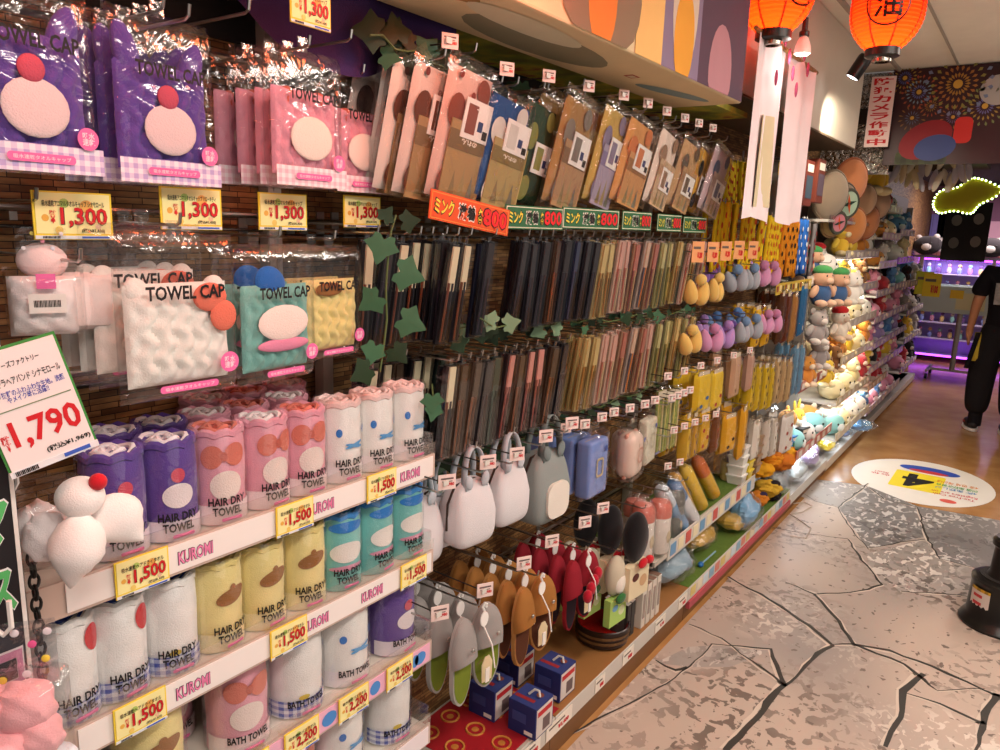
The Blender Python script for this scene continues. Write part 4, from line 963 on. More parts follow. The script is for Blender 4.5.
row1 = [(361, 'cream cream'), (374, 'black cream black'), (390, 'cream black'), (404, 'cream navy'), (416, 'cream cream black'), (430, 'black green'), (441, 'cream black cream'), (454, 'cream cream brown'), (479, 'black navy'),
        (512, 'black black'), (524, 'black brown'), (536, 'black navy black'), (547, 'brown black'), (557, 'black black'), (567, 'navy black'), (577, 'black brown black'), (586, 'black navy'),
        (594, 'tan tan tan tan'), (603, 'tan tan tan'), (612, 'pinkw tan tan'), (620, 'pinkw pinkw pinkw'), (628, 'red pinkw'), (637, 'multi red pinkw'), (646, 'red multi'), (655, 'olive pinkw multi'), (664, 'olive olive'), (672, 'tan olive tan'), (680, 'pinkw olive'), (688, 'tan tan'), (695, 'pinkw multi')]
row2 = [(362, 'cream black'), (377, 'cream cream'), (391, 'brown black'), (405, 'cream black cream'), (418, 'cream green'), (430, 'green cream'), (442, 'cream black'), (454, 'brown green'), (466, 'brown brown black'), (478, 'black brown'), (489, 'green black'), (500, 'rose black'), (511, 'brown black'), (521, 'rose brown'), (532, 'rose black'), (543, 'brown black'), (554, 'black black'),
        (577, 'tan tan tan tan'), (587, 'tan tan tan'), (596, 'pinkw tan'), (605, 'pinkw pinkw'), (614, 'red pinkw'), (623, 'multi pinkw'), (632, 'red multi'), (641, 'pinkw red'), (650, 'olive multi'), (659, 'olive pinkw'), (667, 'tan olive'), (675, 'olive tan'), (683, 'tan pinkw')]
for k, (px, s) in enumerate(row1): chop_hook(0, k, px, 285, s.split())
for k, (px, s) in enumerate(row2): chop_hook(1, k, px, 385, s.split())
# ivy
IVY = [mat('ivy_dark', '3f6a4a', .5, vary=.2, vscale=30), mat('ivy_light', '7d9a78', .5, vary=.2, vscale=30), mat('ivy_deep', '23391f', .5, vary=.2, vscale=30)]
def ivy_leaf(s):
    pts = [(0, -.1), (.2, -.3), (.42, -.3), (.46, -.08), (.74, .16), (.5, .34), (.3, .5), (.14, .78), (0, .95), (-.14, .78), (-.3, .5), (-.5, .34), (-.74, .16), (-.46, -.08), (-.42, -.3), (-.2, -.3)]
    mb = MB(); c = mb._v((0, -.012*s*8, .2*s)); r = [mb._v((x*s, -.004+.06*s*abs(x), z*s)) for x, z in pts]
    for i in range(len(r)): mb.face([c, r[i], r[(i+1) % len(r)]])
    return mb
def vine(label, stem, leaves):
    """stem: list of points; leaves: (point, size, roll, material)"""
    t = thing('ivy_vine', label, 'ivy', stem[0]); o = stem[0]
    MB().tube([q-o for q in stem], .0022, 5).build('stem', mat('ivy_stem', '5a6a3a', .6), t)
    for (q, s, roll, m) in leaves:
        ivy_leaf(s).build('leaf', IVY[m], t, q-o, (.15*R_.uniform(-1, 1), roll, W90-.55+R_.uniform(-.3, .3)))
    return t
xs = -1.06
stem = [P(px, py, x=xs) for px, py in ((396, 215), (391, 232), (388, 260), (386, 290), (387, 320), (384, 345), (380, 372))]
vine('ivy vine with grey-green leaves hanging in front of the black chopstick packs', stem,
     [(P(383, 242, x=xs), .05, PI+.3, 0), (P(402, 272, x=xs), .055, 1.9, 0), (P(376, 298, x=xs), .045, -2.2, 0), (P(405, 320, x=xs), .052, 2.0, 0), (P(374, 348, x=xs), .042, PI+.4, 0), (P(366, 370, x=xs), .045, -2, 2), (P(395, 350, x=xs), .04, 2.4, 2), (P(405, 222, x=xs), .035, 1.4, 2), (P(384, 218, x=xs), .03, .6, 2)])
vine('small ivy sprig hanging over the lower chopstick row by the white towel roll', [P(432, 384, x=xs), P(433, 395, x=xs), P(432, 412, x=xs)], [(P(432, 398, x=xs), .04, PI, 0), (P(434, 408, x=xs), .035, PI+.3, 0)])
def ground_ivy(label, px0, px1, py0, py1, x, n, seed, s=.032, bright=.12):
    rr = random.Random(seed)
    st = [P(px0+(px1-px0)*k/8, py0+(py1-py0)*k/8, x=x)+Vector((0, 0, .01*math.sin(k*2))) for k in range(9)]
    lv = []
    for k in range(n):
        q = P(px0+(px1-px0)*(k+.5)/n, py0+(py1-py0)*(k+.5)/n, x=x+rr.uniform(-.09, .03))+Vector((0, rr.uniform(-.02, .02), rr.uniform(-.03, .02)))
        lv.append((q, s*rr.uniform(.7, 1.3), rr.uniform(0, 6.28), 1 if rr.random() < bright else (2 if rr.random() < .65 else 0)))
    return vine(label, st, lv)
ground_ivy('ivy garland along the hooks of the lower chopstick row, gap end', 455, 580, 330, 322, -1.13, 26, 1)
ground_ivy('ivy garland along the hooks under the paler chopstick packs', 580, 695, 322, 312, -1.1, 20, 2)
ground_ivy('ivy garland behind the white bag handles', 420, 580, 475, 415, -1.16, 24, 3)
ground_ivy('ivy garland above the blue pouches', 580, 660, 412, 385, -1.12, 14, 4)
ground_ivy('ivy garland under the display box beside the purple drape', 370, 470, 35, 75, -1.1, 18, 5, .045, .0)
ground_ivy('ivy garland behind the tags over the noren packs', 470, 640, 80, 120, -1.25, 18, 6, .04, .0)
vine('pale cream ivy leaf pair on the lower hooks beside the gap', [P(480, 318, x=-1.08), P(495, 328, x=-1.08), P(512, 324, x=-1.08)], [(P(493, 322, x=-1.08), .04, -1.2, 1), (P(507, 324, x=-1.08), .04, 1.3, 1)])
vine('dark ivy leaf sprig beside the yellow plush clips', [P(682, 330, x=-1.12), P(684, 345, x=-1.12), P(683, 360, x=-1.12)], [(P(684, 338, x=-1.12), .05, 2.5, 2), (P(682, 352, x=-1.12), .05, -2.5, 2)])
# ================================================================== fabric bags
def zip_bag(col, lobe, w=.165, h=.2, d=.11, patch=None):
    t = thing('fabric_bag')
    def f(v):
        # squarish body, narrower to the top
        e = lambda q, p: math.copysign(abs(q)**p, q)
        q = Vector((e(v.x, .42), e(v.y, .42), e(v.z, .45))); s = 1-.2*max(0, q.z); return Vector((q.x*s, q.y*(1-.35*max(0, q.z)), q.z))
    MB().ell((0, d/2, h*.5), (w/2, d/2, h/2), 28, 20, None, f).build('body', fabric(col), t)
    for s in (-1, 1): MB().ell((s*w*.2, d*.16, h*1.02), (w*.09, .008, h*.11), 14, 10, Matrix.Rotation(s*.28, 3, 'Y')).build('corner_tab', fabric(lobe), t)
    MB().tube([(-w*.505, d*.5, h*.3), (-w*.49, d*.5, h*.7), (-w*.36, d*.45, h*.96), (0, d*.45, h*1.0), (w*.36, d*.45, h*.96), (w*.49, d*.5, h*.7)], .004, 6).build('zipper', mat('zip_dark', '3a2a24', .5), t)
    for y in (d*.25, d*.7):
        pts = []
        for k in range(17):
            a = PI*k/16; pts.append(Vector((-w*.27*math.cos(a), y+.01*math.sin(a)*(1 if y < d/2 else -1), h*.9+h*.62*math.sin(a)**.8)))
        mb = MB()
        for a, b_ in zip(pts, pts[1:]):
            A = [mb._v(a+Vector((0, s, 0))) for s in (-.011, .011)]; B = [mb._v(b_+Vector((0, s, 0))) for s in (-.011, .011)]
            mb.face([A[0], B[0], B[1], A[1]])
        bmesh.ops.remove_doubles(mb.bm, verts=mb.bm.verts, dist=1e-5); o = mb.build('handle', fabric(lobe), t); md = o.modifiers.new('thick', 'SOLIDIFY'); md.thickness = .003
    if patch:
        MB().prism(rrect(0, h*.36, w*.6, h*.5, .035), -.006, .004).build('front_pocket', fabric(patch), t)
    return t
def bag(key, px, pyb, x, rz, label, a, sc=1):
    p = P(px, pyb, x=x); o = put(('bag', key), lambda: zip_bag(*a), label, 'bag', p, W90+rz, None, sc)
    hook(p.y, p.z+.2*sc*1.5+.0, x-.02, 'dark hook holding the '+label.split(' showing')[0])
WB = ('dcd9dc', 'c6ccd4', .165, .2, .115)
bag('white', 427, 570, -1.10, -.1, 'white zip bag half hidden by the end of the towel rack', WB, .85)
bag('white', 449, 550, -1.13, -.15, 'white zip bag deeper on the hook behind the half-hidden one', WB, .8)
bag('white', 480, 548, -1.04, -.12, 'large white zip bag in the middle with its dark zipper showing', WB, .85)
bag('white', 517, 526, -1.05, -.05, 'white zip bag beside the grey one', WB, .85)
bag('grey', 556, 524, -1.05, -.05, 'grey zip bag with a cream front pocket', ('8f9694', '7f8a8a', .18, .215, .12, 'e6dfd4'), 1.0)
for k, (px, py) in enumerate(((447, 482), (488, 462), (517, 454), (546, 436), (572, 423))):
    stag(px, py, -1.0, ['pink-white price tag at the half-hidden white bag', 'pink-white price tag in front of the large white bag handles', 'pink-white price tag on the white bag beside the grey one', 'pink-white price tag beside the grey bag handle', 'pink-white price tag above the blue pouches'][k], 1.15)
# ================================================================== pouches in film
def pouch(col, accent, w=.1, h=.17, d=.06, round_=.03, window=True, side=None):
    t = thing('pouch_pack')
    MB().box((0, 0, h/2), (w, d, h), bev=round_, seg=4).build('pouch', plast(col), t)
    MB().box((0, -.001, h/2), (w*.9, d*.2, h*1.004), bev=min(round_, d*.09), seg=2).build('zip_seam', plast(side or accent), t)
    if window:
        r = MB(); n = 24
        fr = rrect(0, h*.52, w*.38, h*.34, .012); fi = rrect(0, h*.52, w*.26, h*.26, .008)
        A = [r._v((x, -d/2-.0035, z)) for x, z in fr]; B = [r._v((x, -d/2-.0035, z)) for x, z in fi]
        for i in range(len(A)): r.face([A[i], A[(i+1) % len(A)], B[(i+1) % len(A)], B[i]])
        r.build('frame_print', plast(accent), t, smooth=False)
        disc_mesh(oval(w*.28, h*.82, w*.08, w*.08), y=-d/2-.0035, rings=1).build('badge_print', plast('3a5fb0'), t, smooth=False)
    wavy_bag(w*1.14, h*1.2, d*1.2).build('film_bag', FILM, t, (0, 0, -.008))
    MB().prism([(-w*.3, h*1.16), (w*.3, h*1.16), (.01, h*1.3), (-.01, h*1.3)], -.001, .001).build('film_header', film('tab_film', 'ffffff', .2), t, smooth=False)
    return t
def pk(key, px, pyb, x, label, a, rz=0, sc=1, hk=True, cat='pouch'):
    p = P(px, pyb, x=x); h = a[3] if len(a) > 3 else .17
    put(('pouch', key), lambda: pouch(*a), label, cat, p, (0, 0, W90+rz), None, sc)
    if hk: hook(p.y, p.z+h*1.3*sc, x+.01, 'hook carrying the '+label.split(' with ')[0].split(' in ')[0].split(' beside ')[0])
BL = ('7f97d6', 'c8b48a', .125, .19, .055, .012)
for k, x in enumerate((-1.29, -1.225, -1.16, -1.095)):
    pk('blue', 592, 492, x, ['rearmost blue flat pouch on the hook beside the grey bag', 'third blue flat pouch back on its hook', 'second blue flat pouch, just behind the front one', 'front blue flat pouch with a tan frame beside the grey bag'][k], BL, .0, 1, k == 3)
    p = P(592, 492, x=-1.1)
for o in [o for o in COL.objects if o.get('label', '').find('blue flat pouch') >= 0 and o.get('category') == 'pouch']:
    o.location.y = P(590, 492, x=-1.095).y; o.location.z = P(590, 494, x=-1.095).z
PKP = ('e9cfc0', 'd59a86', .12, .165, .075, .035)
pk('pinkp', 628, 476, -1.09, 'pink and cream rounded pouch with a blue badge in film', PKP, .1)
pk('pinkp', 622, 470, -1.2, 'second pink and cream rounded pouch deeper on the hook', PKP, 0, 1, False)
pk('creamp', 645, 462, -1.09, 'cream flat pouch with an orange tab beside the pink one', ('ddd8c4', 'b8b09a', .11, .17, .04, .01), .1)
pk('lilacp', 658, 452, -1.11, 'lilac blue flat pouch in front of the green stick packs', ('8f93c4', 'a8a8d0', .11, .19, .03, .008, False), 0)
for k, (px, py) in enumerate(((566, 428), (585, 424), (602, 417), (614, 412), (630, 408), (645, 404), (655, 400))):
    stag(px, py, -1.03, f'small white price tag over the film pouches, {ORD[k]} from the grey bag', .95)
# ================================================================== slippers
def sole_pts(w, L, n=26):
    o = []
    for k in range(n):
        a = 2*PI*k/n; z = math.cos(a); x = math.sin(a)
        o.append((x*w/2*(1-.16*math.exp(-((z+.1)/.35)**2)+.05*z), z*L/2))
    return o
def slipper_pair(upper, insole, edge, btn=True, tagc='efe9e2', L=.24, w=.1):
    t = thing('slipper_pair')
    for s in (-1, 1):
        ox = s*w*.5; oy = .0 if s < 0 else .012; rz = s*-.2
        Rm = Matrix.Rotation(rz, 3, 'Z')
        def tr(mb):
            bmesh.ops.transform(mb.bm, matrix=Matrix.Translation((ox, oy, -L*.5)) @ Rm.to_4x4(), verts=mb.bm.verts); return mb
        sp = sole_pts(w, L)
        tr(MB().prism(sp, .0, .012)).build('sole', fabric(edge), t)
        tr(disc_mesh([(x*.9, z*.94) for x, z in sp], y=-.0012, rings=2)).build('insole', fabric(insole), t)
        # upper: domed cover over the toe half (top), open towards the heel (bottom)
        def up(u, v):
            # u across -1..1, v from toe (0) to opening (1)
            z = L/2*(1-v*(1.02+.16*(1-(2*u-1)**2)*-1)); z = max(min(z, L*.499), -L*.2)
            c = max(0, 1-(2*z/L)**2)**.5; ww = w/2*c*(1-.16*math.exp(-((2*z/L+.1)/.35)**2)+.05*2*z/L)
            a = PI*u; x = -math.cos(a)*ww*1.03
            hgt = .036*min(1, 1.6*c)*(.45+.55*v)*math.sin(a)**.75
            return Vector((x, -hgt+.004, z))
        tr(MB().sheet(18, 14, up)).build('upper', fabric(upper), t)
        if btn: tr(MB().ell((s*.01, -.036, .05), (.006, .004, .006), 10, 6)).build('button', STEEL, t)
    letter(t, 'TOTORO', .03, .008, mat('brown_thread', '5a3a2c', .8), (-w*.45, -.054, -.095), .03, name='stitched_lettering', rot=(0, 0, .3))
    MB().tube([(.0, -.022, .012), (-.006, -.022, .024), (0, -.022, .034), (.008, -.022, .028), (.006, -.022, .02)], .0035, 6).build('hanger_hook', plast('efece8'), t)
    MB().prism(oval(0, -.01, .014, .02, 16), -.024, -.021).build('hanger_plate', plast('f2efeb'), t, smooth=False)
    MB().tube([(0, -.022, -.03), (.002, -.05, -.07), (.004, -.06, -.13)], .002, 5).build('hanger_strap', plast('efece8'), t)
    cdm = MB(); cdm.prism([(.028-.018, -.2), (.028+.018, -.2), (.028+.02, -.15), (.028+.008, -.13), (.028-.008, -.13), (.028-.02, -.15)], -.012, -.010)
    cdm.build('paper_tag', paper('e2cfa8'), t, smooth=False)
    MB().box((.008, -.032, -.165), (.014, .002, .04)).build('barcode_tag', paper(tagc), t, smooth=False)
    return t
SL = dict(grey=('9a9592', '77852f', 'a9a5a1'), brown=('a06c38', '5a3424', 'b07c48'), red=('8f2430', '2a2028', '8a2028'))
def slip(c, px, py, x, label, rz=0, sc=1):
    p = P(px, py, x=x); put(('slip', c), lambda: slipper_pair(*SL[c], btn=(c != 'red')), label, 'slippers', p, (0, 0, W90+rz), None, sc); return p
def slip2(c, q, label, rz=0): put(('slip', c), lambda: slipper_pair(*SL[c], btn=(c != 'red')), label, 'slippers', q, (0, 0, W90+rz))
for (c, col, pts) in (('grey', 'grey', [(478, 612, -1.03), (466, 598, -1.11), (452, 586, -1.19), (438, 578, -1.27)]), ('brown', 'tan brown', [(536, 582, -1.03), (514, 572, -1.09), (496, 566, -1.15), (478, 560, -1.21), (464, 556, -1.27)])):
    for k, (px, py, x) in enumerate(pts):
        p0 = P(pts[0][0], pts[0][1], x=pts[0][2]); px, py = 0, 0
        p = slip2(c, (x, p0.y+.004*k, p0.z), f'{col} felt slipper pair, ' + ['frontmost on its hook', 'second from the front', 'third from the front', 'fourth from the front', 'last on its hook'][k], -.12)
for k, (px, py, x) in enumerate(((596, 558, -1.06), (570, 545, -1.12), (556, 540, -1.19), (538, 532, -1.26))):
    q = P(583, 556, x=-1.06); slip2('red', (x, q.y+.004*k, q.z), 'dark red quilted slipper pair, ' + ['frontmost beside the green packs', 'second from the front', 'third from the front', 'last on its hook'][k], -.1)
p = P(478, 612, x=-1.03); hook(p.y-.02, p.z+.03, -1.01, 'dark hook carrying the grey slippers')
p = P(536, 582, x=-1.03); hook(p.y-.02, p.z+.03, -1.01, 'dark hook carrying the tan brown slippers')
p = P(583, 556, x=-1.06); hook(p.y-.02, p.z+.03, -1.04, 'dark hook carrying the dark red slippers')
for k, (px, py) in enumerate(((440, 613), (485, 590), (524, 563), (552, 541), (585, 522), (603, 508))):
    stag(px, py, -1.0, ['small price tag beside the grey slippers', 'small price tag between the grey and brown slippers', 'small price tag over the brown slippers', 'small price tag over the red slippers', 'small price tag over the beige plush', 'small price tag over the black plush'][k], 1.2)
# red pompoms belong to the front red slippers
for o in COL.objects:
    if o.get('label', '').startswith('dark red quilted slipper pair, frontmost'):
        for j in range(4): MB().ell((-.05+.032*j, -.06+.01*j, -.10+.012*j), (.017, .015, .022), 12, 8).build('pompom', plushm('b01c30'), o)
        break
# ================================================================== plush packs on cards
def plush_card(body, belly, cardc, leaf=None, bow=None):
    t = thing('plush_mitt')
    MB().ell((0, 0, .07), (.048, .032, .075), 18, 14).build('body', plushm(body), t)
    if belly: MB().ell((.0, -.022, .05), (.03, .014, .04), 16, 10).build('belly_patch', plushm(belly), t)
    if leaf:
        MB().ell((-.01, -.035, .0), (.03, .01, .018), 12, 8).build('leaf', plushm('2f6a34'), t)
        MB().ell((.04, -.03, .015), (.012, .008, .03), 12, 8).build('leaf', plushm('86a83a'), t)
    if bow:
        for s in (-1, 1): MB().ell((s*.018+.01, -.034, .005), (.02, .01, .013), 12, 8, Matrix.Rotation(s*.3, 3, 'Y')).build('bow', plushm('c0202a'), t)
    c = MB().box((0, -.008, -.055), (.105, .026, .1)).build('header_card', paper(cardc), t, smooth=False)
    disc_mesh(oval(-.02, -.04, .018, .012), y=-.0216, rings=1).build('card_print', paper('6fa0c8' if leaf else '5a2a24'), c, smooth=False)
    disc_mesh(oval(.022, -.06, .02, .018), y=-.0217, rings=1).build('card_print', paper('d8dfb0' if leaf else 'c8a27a'), c, smooth=False)
    return t
for k, (px, py, x) in enumerate(((610, 602, -1.06), (610, 602, -1.16), (610, 602, -1.25))):
    put(('plc', 'b'), lambda: plush_card('c9bfa8', 'ece6da', 'a9cc6a', True), 'beige plush mitt on a green card, ' + ['frontmost on its hook', 'second on its hook', 'last on its hook'][k], 'plush', Vector((x, P(614, 594, x=-1.06).y, P(614, 594, x=-1.06).z)), W90-.1)
for k, (px, py, x) in enumerate(((627, 562, -1.03), (627, 562, -1.13), (627, 562, -1.23))):
    put(('plc', 'k'), lambda: plush_card('1c191b', None, 'e3d3b0', None, True), 'black plush mitt with a red bow on a cream card, ' + ['frontmost on its hook', 'second on its hook', 'last on its hook'][k], 'plush', Vector((x, P(634, 560, x=-1.03).y, P(634, 560, x=-1.03).z)), W90-.1, None, 1.25)
p = P(614, 594, x=-1.06); hook(p.y, p.z+.165, -1.04, 'dark hook carrying the beige plush mitts')
p = P(634, 560, x=-1.03); hook(p.y, p.z+.2, -1.0, 'dark hook carrying the black plush mitts')
# ================================================================== on the deck: boxes, red sheet, bowl
DZ = .165
sh_ = P(500, 720, z=DZ); rsheet = thing('red_sheet', 'red paper sheet with gold rings on the deck under the blue boxes', 'paper sheet', (-1.215, 1.70, DZ+.001))
MB().box((0, 0, .001), (.30, .40, .002)).build('sheet', paper('a51a24'), rsheet, smooth=False)
for i in range(3):
    for j in range(4):
        tb = [( -.1+.1*i + .028*math.cos(a), -.15+.1*j + .028*math.sin(a), .0028) for a in [2*PI*q/18 for q in range(19)]]
        MB().tube(tb, .004, 4, False).build('ring_print', paper('c9863c'), rsheet)
        MB().ell((-.1+.1*i, -.15+.1*j, .0026), (.012, .012, .001), 10, 6).build('ring_print', paper('c07a34'), rsheet)
def carton(front, top, w=.1, d=.1, h=.105):
    t = thing('carton')
    MB().box((0, 0, h/2), (w, d, h), bev=.001).build('box', paper(front), t, smooth=False)
    MB().box((0, 0, h+.0006), (w*.98, d*.98, .001)).build('top_print', paper(top), t, smooth=False)
    MB().box((-w*.1, -d*.2, h+.0014), (w*.7, d*.15, .0006)).build('stripe_print', paper('9a2a30'), t, smooth=False)
    MB().lathe([(0, 0), (.012, 0), (.012, .001), (0, .001)], 14, (w*.2, d*.2, h+.001)).build('picture_print', paper('8a4a3a'), t, smooth=False)
    MB().box((w/2+.0006, 0, h*.5), (.001, d*.9, h*.9)).build('side_print', paper('d8cfc8'), t, smooth=False)
    MB().box((w/2+.0012, 0, h*.78), (.001, d*.8, h*.16)).build('side_stripe_print', paper('c02a30'), t, smooth=False)
    MB().box((w/2+.0014, d*.1, h*.35), (.001, d*.4, h*.4)).build('side_picture_print', paper('6a5a5a'), t, smooth=False)
    MB().box((-w*.1, -d/2-.0006, h*.55), (w*.5, .001, h*.3)).build('caption_print', paper('3a4a8a'), t, smooth=False)
    MB().box((w*.25, -d/2-.0006, h*.14), (w*.3, .001, h*.12)).build('barcode_print', WHITE, t, smooth=False)
    pts = [(-w*.1, -d*.0, h+.004), (w*.05, d*.1, h+.02), (w*.2, d*.12, h+.02), (w*.28, d*.05, h+.006)]
    MB().tube(pts, .004, 6).build('handle_print', paper('d9d4cf'), t)
    return t
for k, (px, py) in enumerate(((482, 716), (522, 734), (547, 697), (506, 682))):
    p = P(px, py, z=DZ+.003); put('carton', lambda: carton('23306e', '35407c'), ['blue picture carton beside the slippers on the red sheet', 'blue picture carton nearest the aisle on the red sheet', 'blue picture carton behind the nearest one', 'blue picture carton farthest back under the slippers'][k], 'carton', (p.x-.0, p.y+.045, DZ+.0035), .0)
bp = P(598, 648, z=DZ); bw = thing('lacquer_bowl', 'round black and red lacquer bowl on the wooden deck', 'bowl', (-1.16, bp.y+.07, DZ))
MB().lathe([(0, 0), (.085, 0), (.098, .01), (.104, .075), (.1, .078), (.094, .07), (.088, .016), (0, .014)], 40).build('bowl', plast('2a1a16'), bw)
MB().lathe([(0, .0165), (.0865, .0168), (.0935, .07), (.0925, .07), (.086, .0178), (0, .0175)], 40).build('inner_lining', mat('lacquer_red', '8a1a14', .18), bw)
for zz, rr_ in ((.03, .1012), (.052, .1034)):
    MB().lathe([(rr_, zz-.006), (rr_+.0015, zz), (rr_+.001, zz+.006)], 40).build('pattern_band', mat('band_brown', '6a4a2a', .5, vary=.5, vscale=90), bw)
def dark_box(): 
    t = thing('display_carton'); MB().box((0, 0, .07), (.1, .03, .14), bev=.001).build('box', paper('3a3634'), t, smooth=False)
    MB().box((0, -.0156, .075), (.075, .001, .11)).build('window_print', paper('5a5450'), t, smooth=False)
    MB().box((0, -.0164, .07), (.03, .001, .04)).build('picture_print', paper('8a8078'), t, smooth=False)
    MB().box((0, 0, .1406), (.1, .03, .001)).build('top_print', paper('b8b0a8'), t, smooth=False); return t
for k in range(2):
    p = P(632, 640, z=DZ); put('dbox', dark_box, ['black-fronted display carton next to the bowl', 'black-fronted display carton behind the first one'][k], 'carton', (-1.13, 2.43+.036*k, DZ), .0)
def white_box():
    t = thing('figure_carton'); MB().box((0, 0, .085), (.15, .034, .17), bev=.001).build('box', paper('d9cfc2'), t, smooth=False)
    MB().box((0, 0, .1706), (.148, .032, .001)).build('top_print', paper('8a6a5a'), t, smooth=False)
    MB().box((.0756, 0, .09), (.001, .02, .1)).build('side_print', paper('9a8a80'), t, smooth=False)
    MB().box((0, -.0176, .1), (.1, .001, .09)).build('front_print', paper('b5a596'), t, smooth=False); return t
for k in range(4): put('wbox', white_box, f'pale tall carton in the row beside the black-fronted ones, {ORD[k]} from the bowl', 'carton', (-1.145, 2.54+.046*k, DZ), 0)
# price rail cards along the base
def rail_card(bg, txt, w):
    t = thing('rail_card'); MB().box((0, 0, 0), (w, .002, .05)).build('card', paper(bg), t, smooth=False)
    MB().box((-w*.1, -.0013, .01), (w*.6, .0006, .006)).build('caption_print', paper('6a5a50'), t, smooth=False)
    letter(t, txt, w*.42, .018, RED_T, (w*.15, -.0018, -.009), .06, name='price_lettering'); return t
for k, (px, py, w_, tx) in enumerate(((532, 740, .1, '¥980'), (560, 714, .16, '¥1,400'), (600, 685, .07, '¥980'), (628, 660, .09, '¥480'), (660, 628, .1, '¥1,980'), (682, 610, .09, '¥680'))):
    p = P(px, py, x=BX); o = rail_card('efe6d8', tx, w_); o.location = (BX-.0005, p.y, .131); o.rotation_euler = (0, 0, W90)
    tag(o, ['price card on the base rail at the bottom edge below the red sheet', 'wide price card on the base rail below the blue cartons', 'price card on the base rail below the slippers', 'price card on the base rail below the bowl', 'price card on the base rail below the dark cartons', 'price card on the base rail below the pale cartons'][k], 'price card')
# ================================================================== yellow straps, plush clips, pouches (middle distance)
def strap(c1, c2, h=.3, w=.055):
    """folded neck strap hanging in a loop with a printed ribbon"""
    t = thing('neck_strap')
    pts = lambda s: [Vector((s*w*.25+.004*math.sin(k*1.3), .0, h*(1-k/8))) for k in range(9)]
    for s in (-1, 1):
        mb = MB(); P_ = pts(s)
        for a, b_ in zip(P_, P_[1:]): mb.face([mb._v(a+Vector((-w*.24, 0, 0))), mb._v(b_+Vector((-w*.24, 0, 0))), mb._v(b_+Vector((w*.24, 0, 0))), mb._v(a+Vector((w*.24, 0, 0)))])
        bmesh.ops.remove_doubles(mb.bm, verts=mb.bm.verts, dist=1e-5)
        o = mb.build('ribbon', fabric(c1), t); md = o.modifiers.new('thick', 'SOLIDIFY'); md.thickness = .014
    for k in range(6):
        MB().ell((w*.25*(1 if k % 2 else -1), -.004, h*(.12+.14*k)), (w*.16, .0015, h*.045), 8, 6).build('ribbon_print', fabric(c2), t)
    MB().tube([(0, 0, h*.98), (0, -.002, h*1.02), (0, .003, h*1.05)], .003, 5).build('loop', STEEL, t)
    return t
def fill(key, fn, n, a, b, label, cat, dz=0, sc=1, rz=.0, jit=.02, group=None):
    for k in range(n):
        q = Vector(a).lerp(Vector(b), (k+.5)/n)
        put(key, fn, label(k), cat, (q.x+R_.uniform(-jit, jit), q.y, q.z+dz+R_.uniform(-.4, .4)*jit), (R_.uniform(-.04, .04), R_.uniform(-.06, .06), W90+rz+R_.uniform(-.25, .25)), group, sc)
ys = lambda w: (lambda k: w % ORD[k])
fill(('strap', 'y'), lambda: strap('e3c22a', 'c8542a'), 22, P(706, 272, x=-1.12), P(776, 276, x=-1.12), ys('yellow red-printed neck strap, %s from the chopstick packs on the lower bar'), 'strap', sc=1.0)
fill(('strap', 'y2'), lambda: strap('e6cc30', 'b8482a', .2), 16, P(712, 206, x=-1.2), P(747, 206, x=-1.2), ys('yellow neck strap behind the noren curtain, %s from the left on the top bar'), 'strap')
fill(('strap', 'o'), lambda: strap('d98a24', '2a2420'), 5, P(780, 278, x=-1.1), P(797, 276, x=-1.1), ys('orange and black neck strap, %s from the yellow ones'), 'strap', sc=1.0)
fill(('strap', 'b'), lambda: strap('2f6ac0', 'd8dce4'), 3, P(797, 274, x=-1.1), P(803, 274, x=-1.1), ys('bright blue neck strap, %s from the orange ones'), 'strap', sc=1.0)
fill(('strap', 'g'), lambda: strap('7a7678', 'a03a3a'), 3, P(806, 276, x=-1.1), P(814, 276, x=-1.1), ys('grey neck strap, %s from the blue ones'), 'strap', sc=1.0)
# printed gold strips
def strip_gold(w):
    t = thing('price_strip'); MB().box((0, 0, 0), (w, .002, .06)).build('card', paper('c9a83a'), t, smooth=False)
    for k in range(int(w/.05)):
        MB().box((-w/2+.03+k*.05, -.0015, .004*(k % 2)), (.032, .0008, .03)).build('patch_print', paper(['8a3a24', 'e8d8a0', '5a4a2a'][k % 3]), t, smooth=False)
    return t
for (a, b_, lb) in (((776, 288), (811, 285), 'gold printed price strip under the orange straps'), ((778, 172), (797, 170), 'gold strip above the boxed goods behind the noren'), ((780, 208), (800, 207), 'gold strip under the boxed goods behind the noren')):
    p, q = P(*a, x=-1.08), P(*b_, x=-1.08); o = strip_gold(q.y-p.y); o.location = (p+q)/2; o.rotation_euler = (0, 0, W90); tag(o, lb, 'price strip')
# boxed goods behind the noren
def box_pack(c1, c2):
    t = thing('boxed_toy'); MB().box((0, 0, .12), (.16, .07, .24), bev=.003).build('box', paper(c1), t, smooth=False)
    MB().box((0, -.0362, .1), (.13, .001, .12)).build('window_print', paper(c2), t, smooth=False); MB().box((0, -.0362, .2), (.12, .001, .04)).build('title_print', paper('e8dcd0'), t, smooth=False); return t
for k, (px, py, c1, c2) in enumerate(((789, 206, '3f4a50', '6a342e'), (800, 206, '6a2a20', '3a4a5a'), (812, 203, '6e3022', '5a4a5a'))):
    p = P(px, py, x=-1.12); o = box_pack(c1, c2); o.location = p; o.rotation_euler = (0, 0, W90); hook(p.y, p.z+.245, -1.1, ['hook above the slate boxed toy', 'hook above the red boxed toy', 'hook above the brick red boxed toy'][k]); tag(o, ['slate boxed toy behind the noren edge', 'red boxed toy beside the slate one', 'brick red boxed toy beside the round cushions'][k], 'toy box')
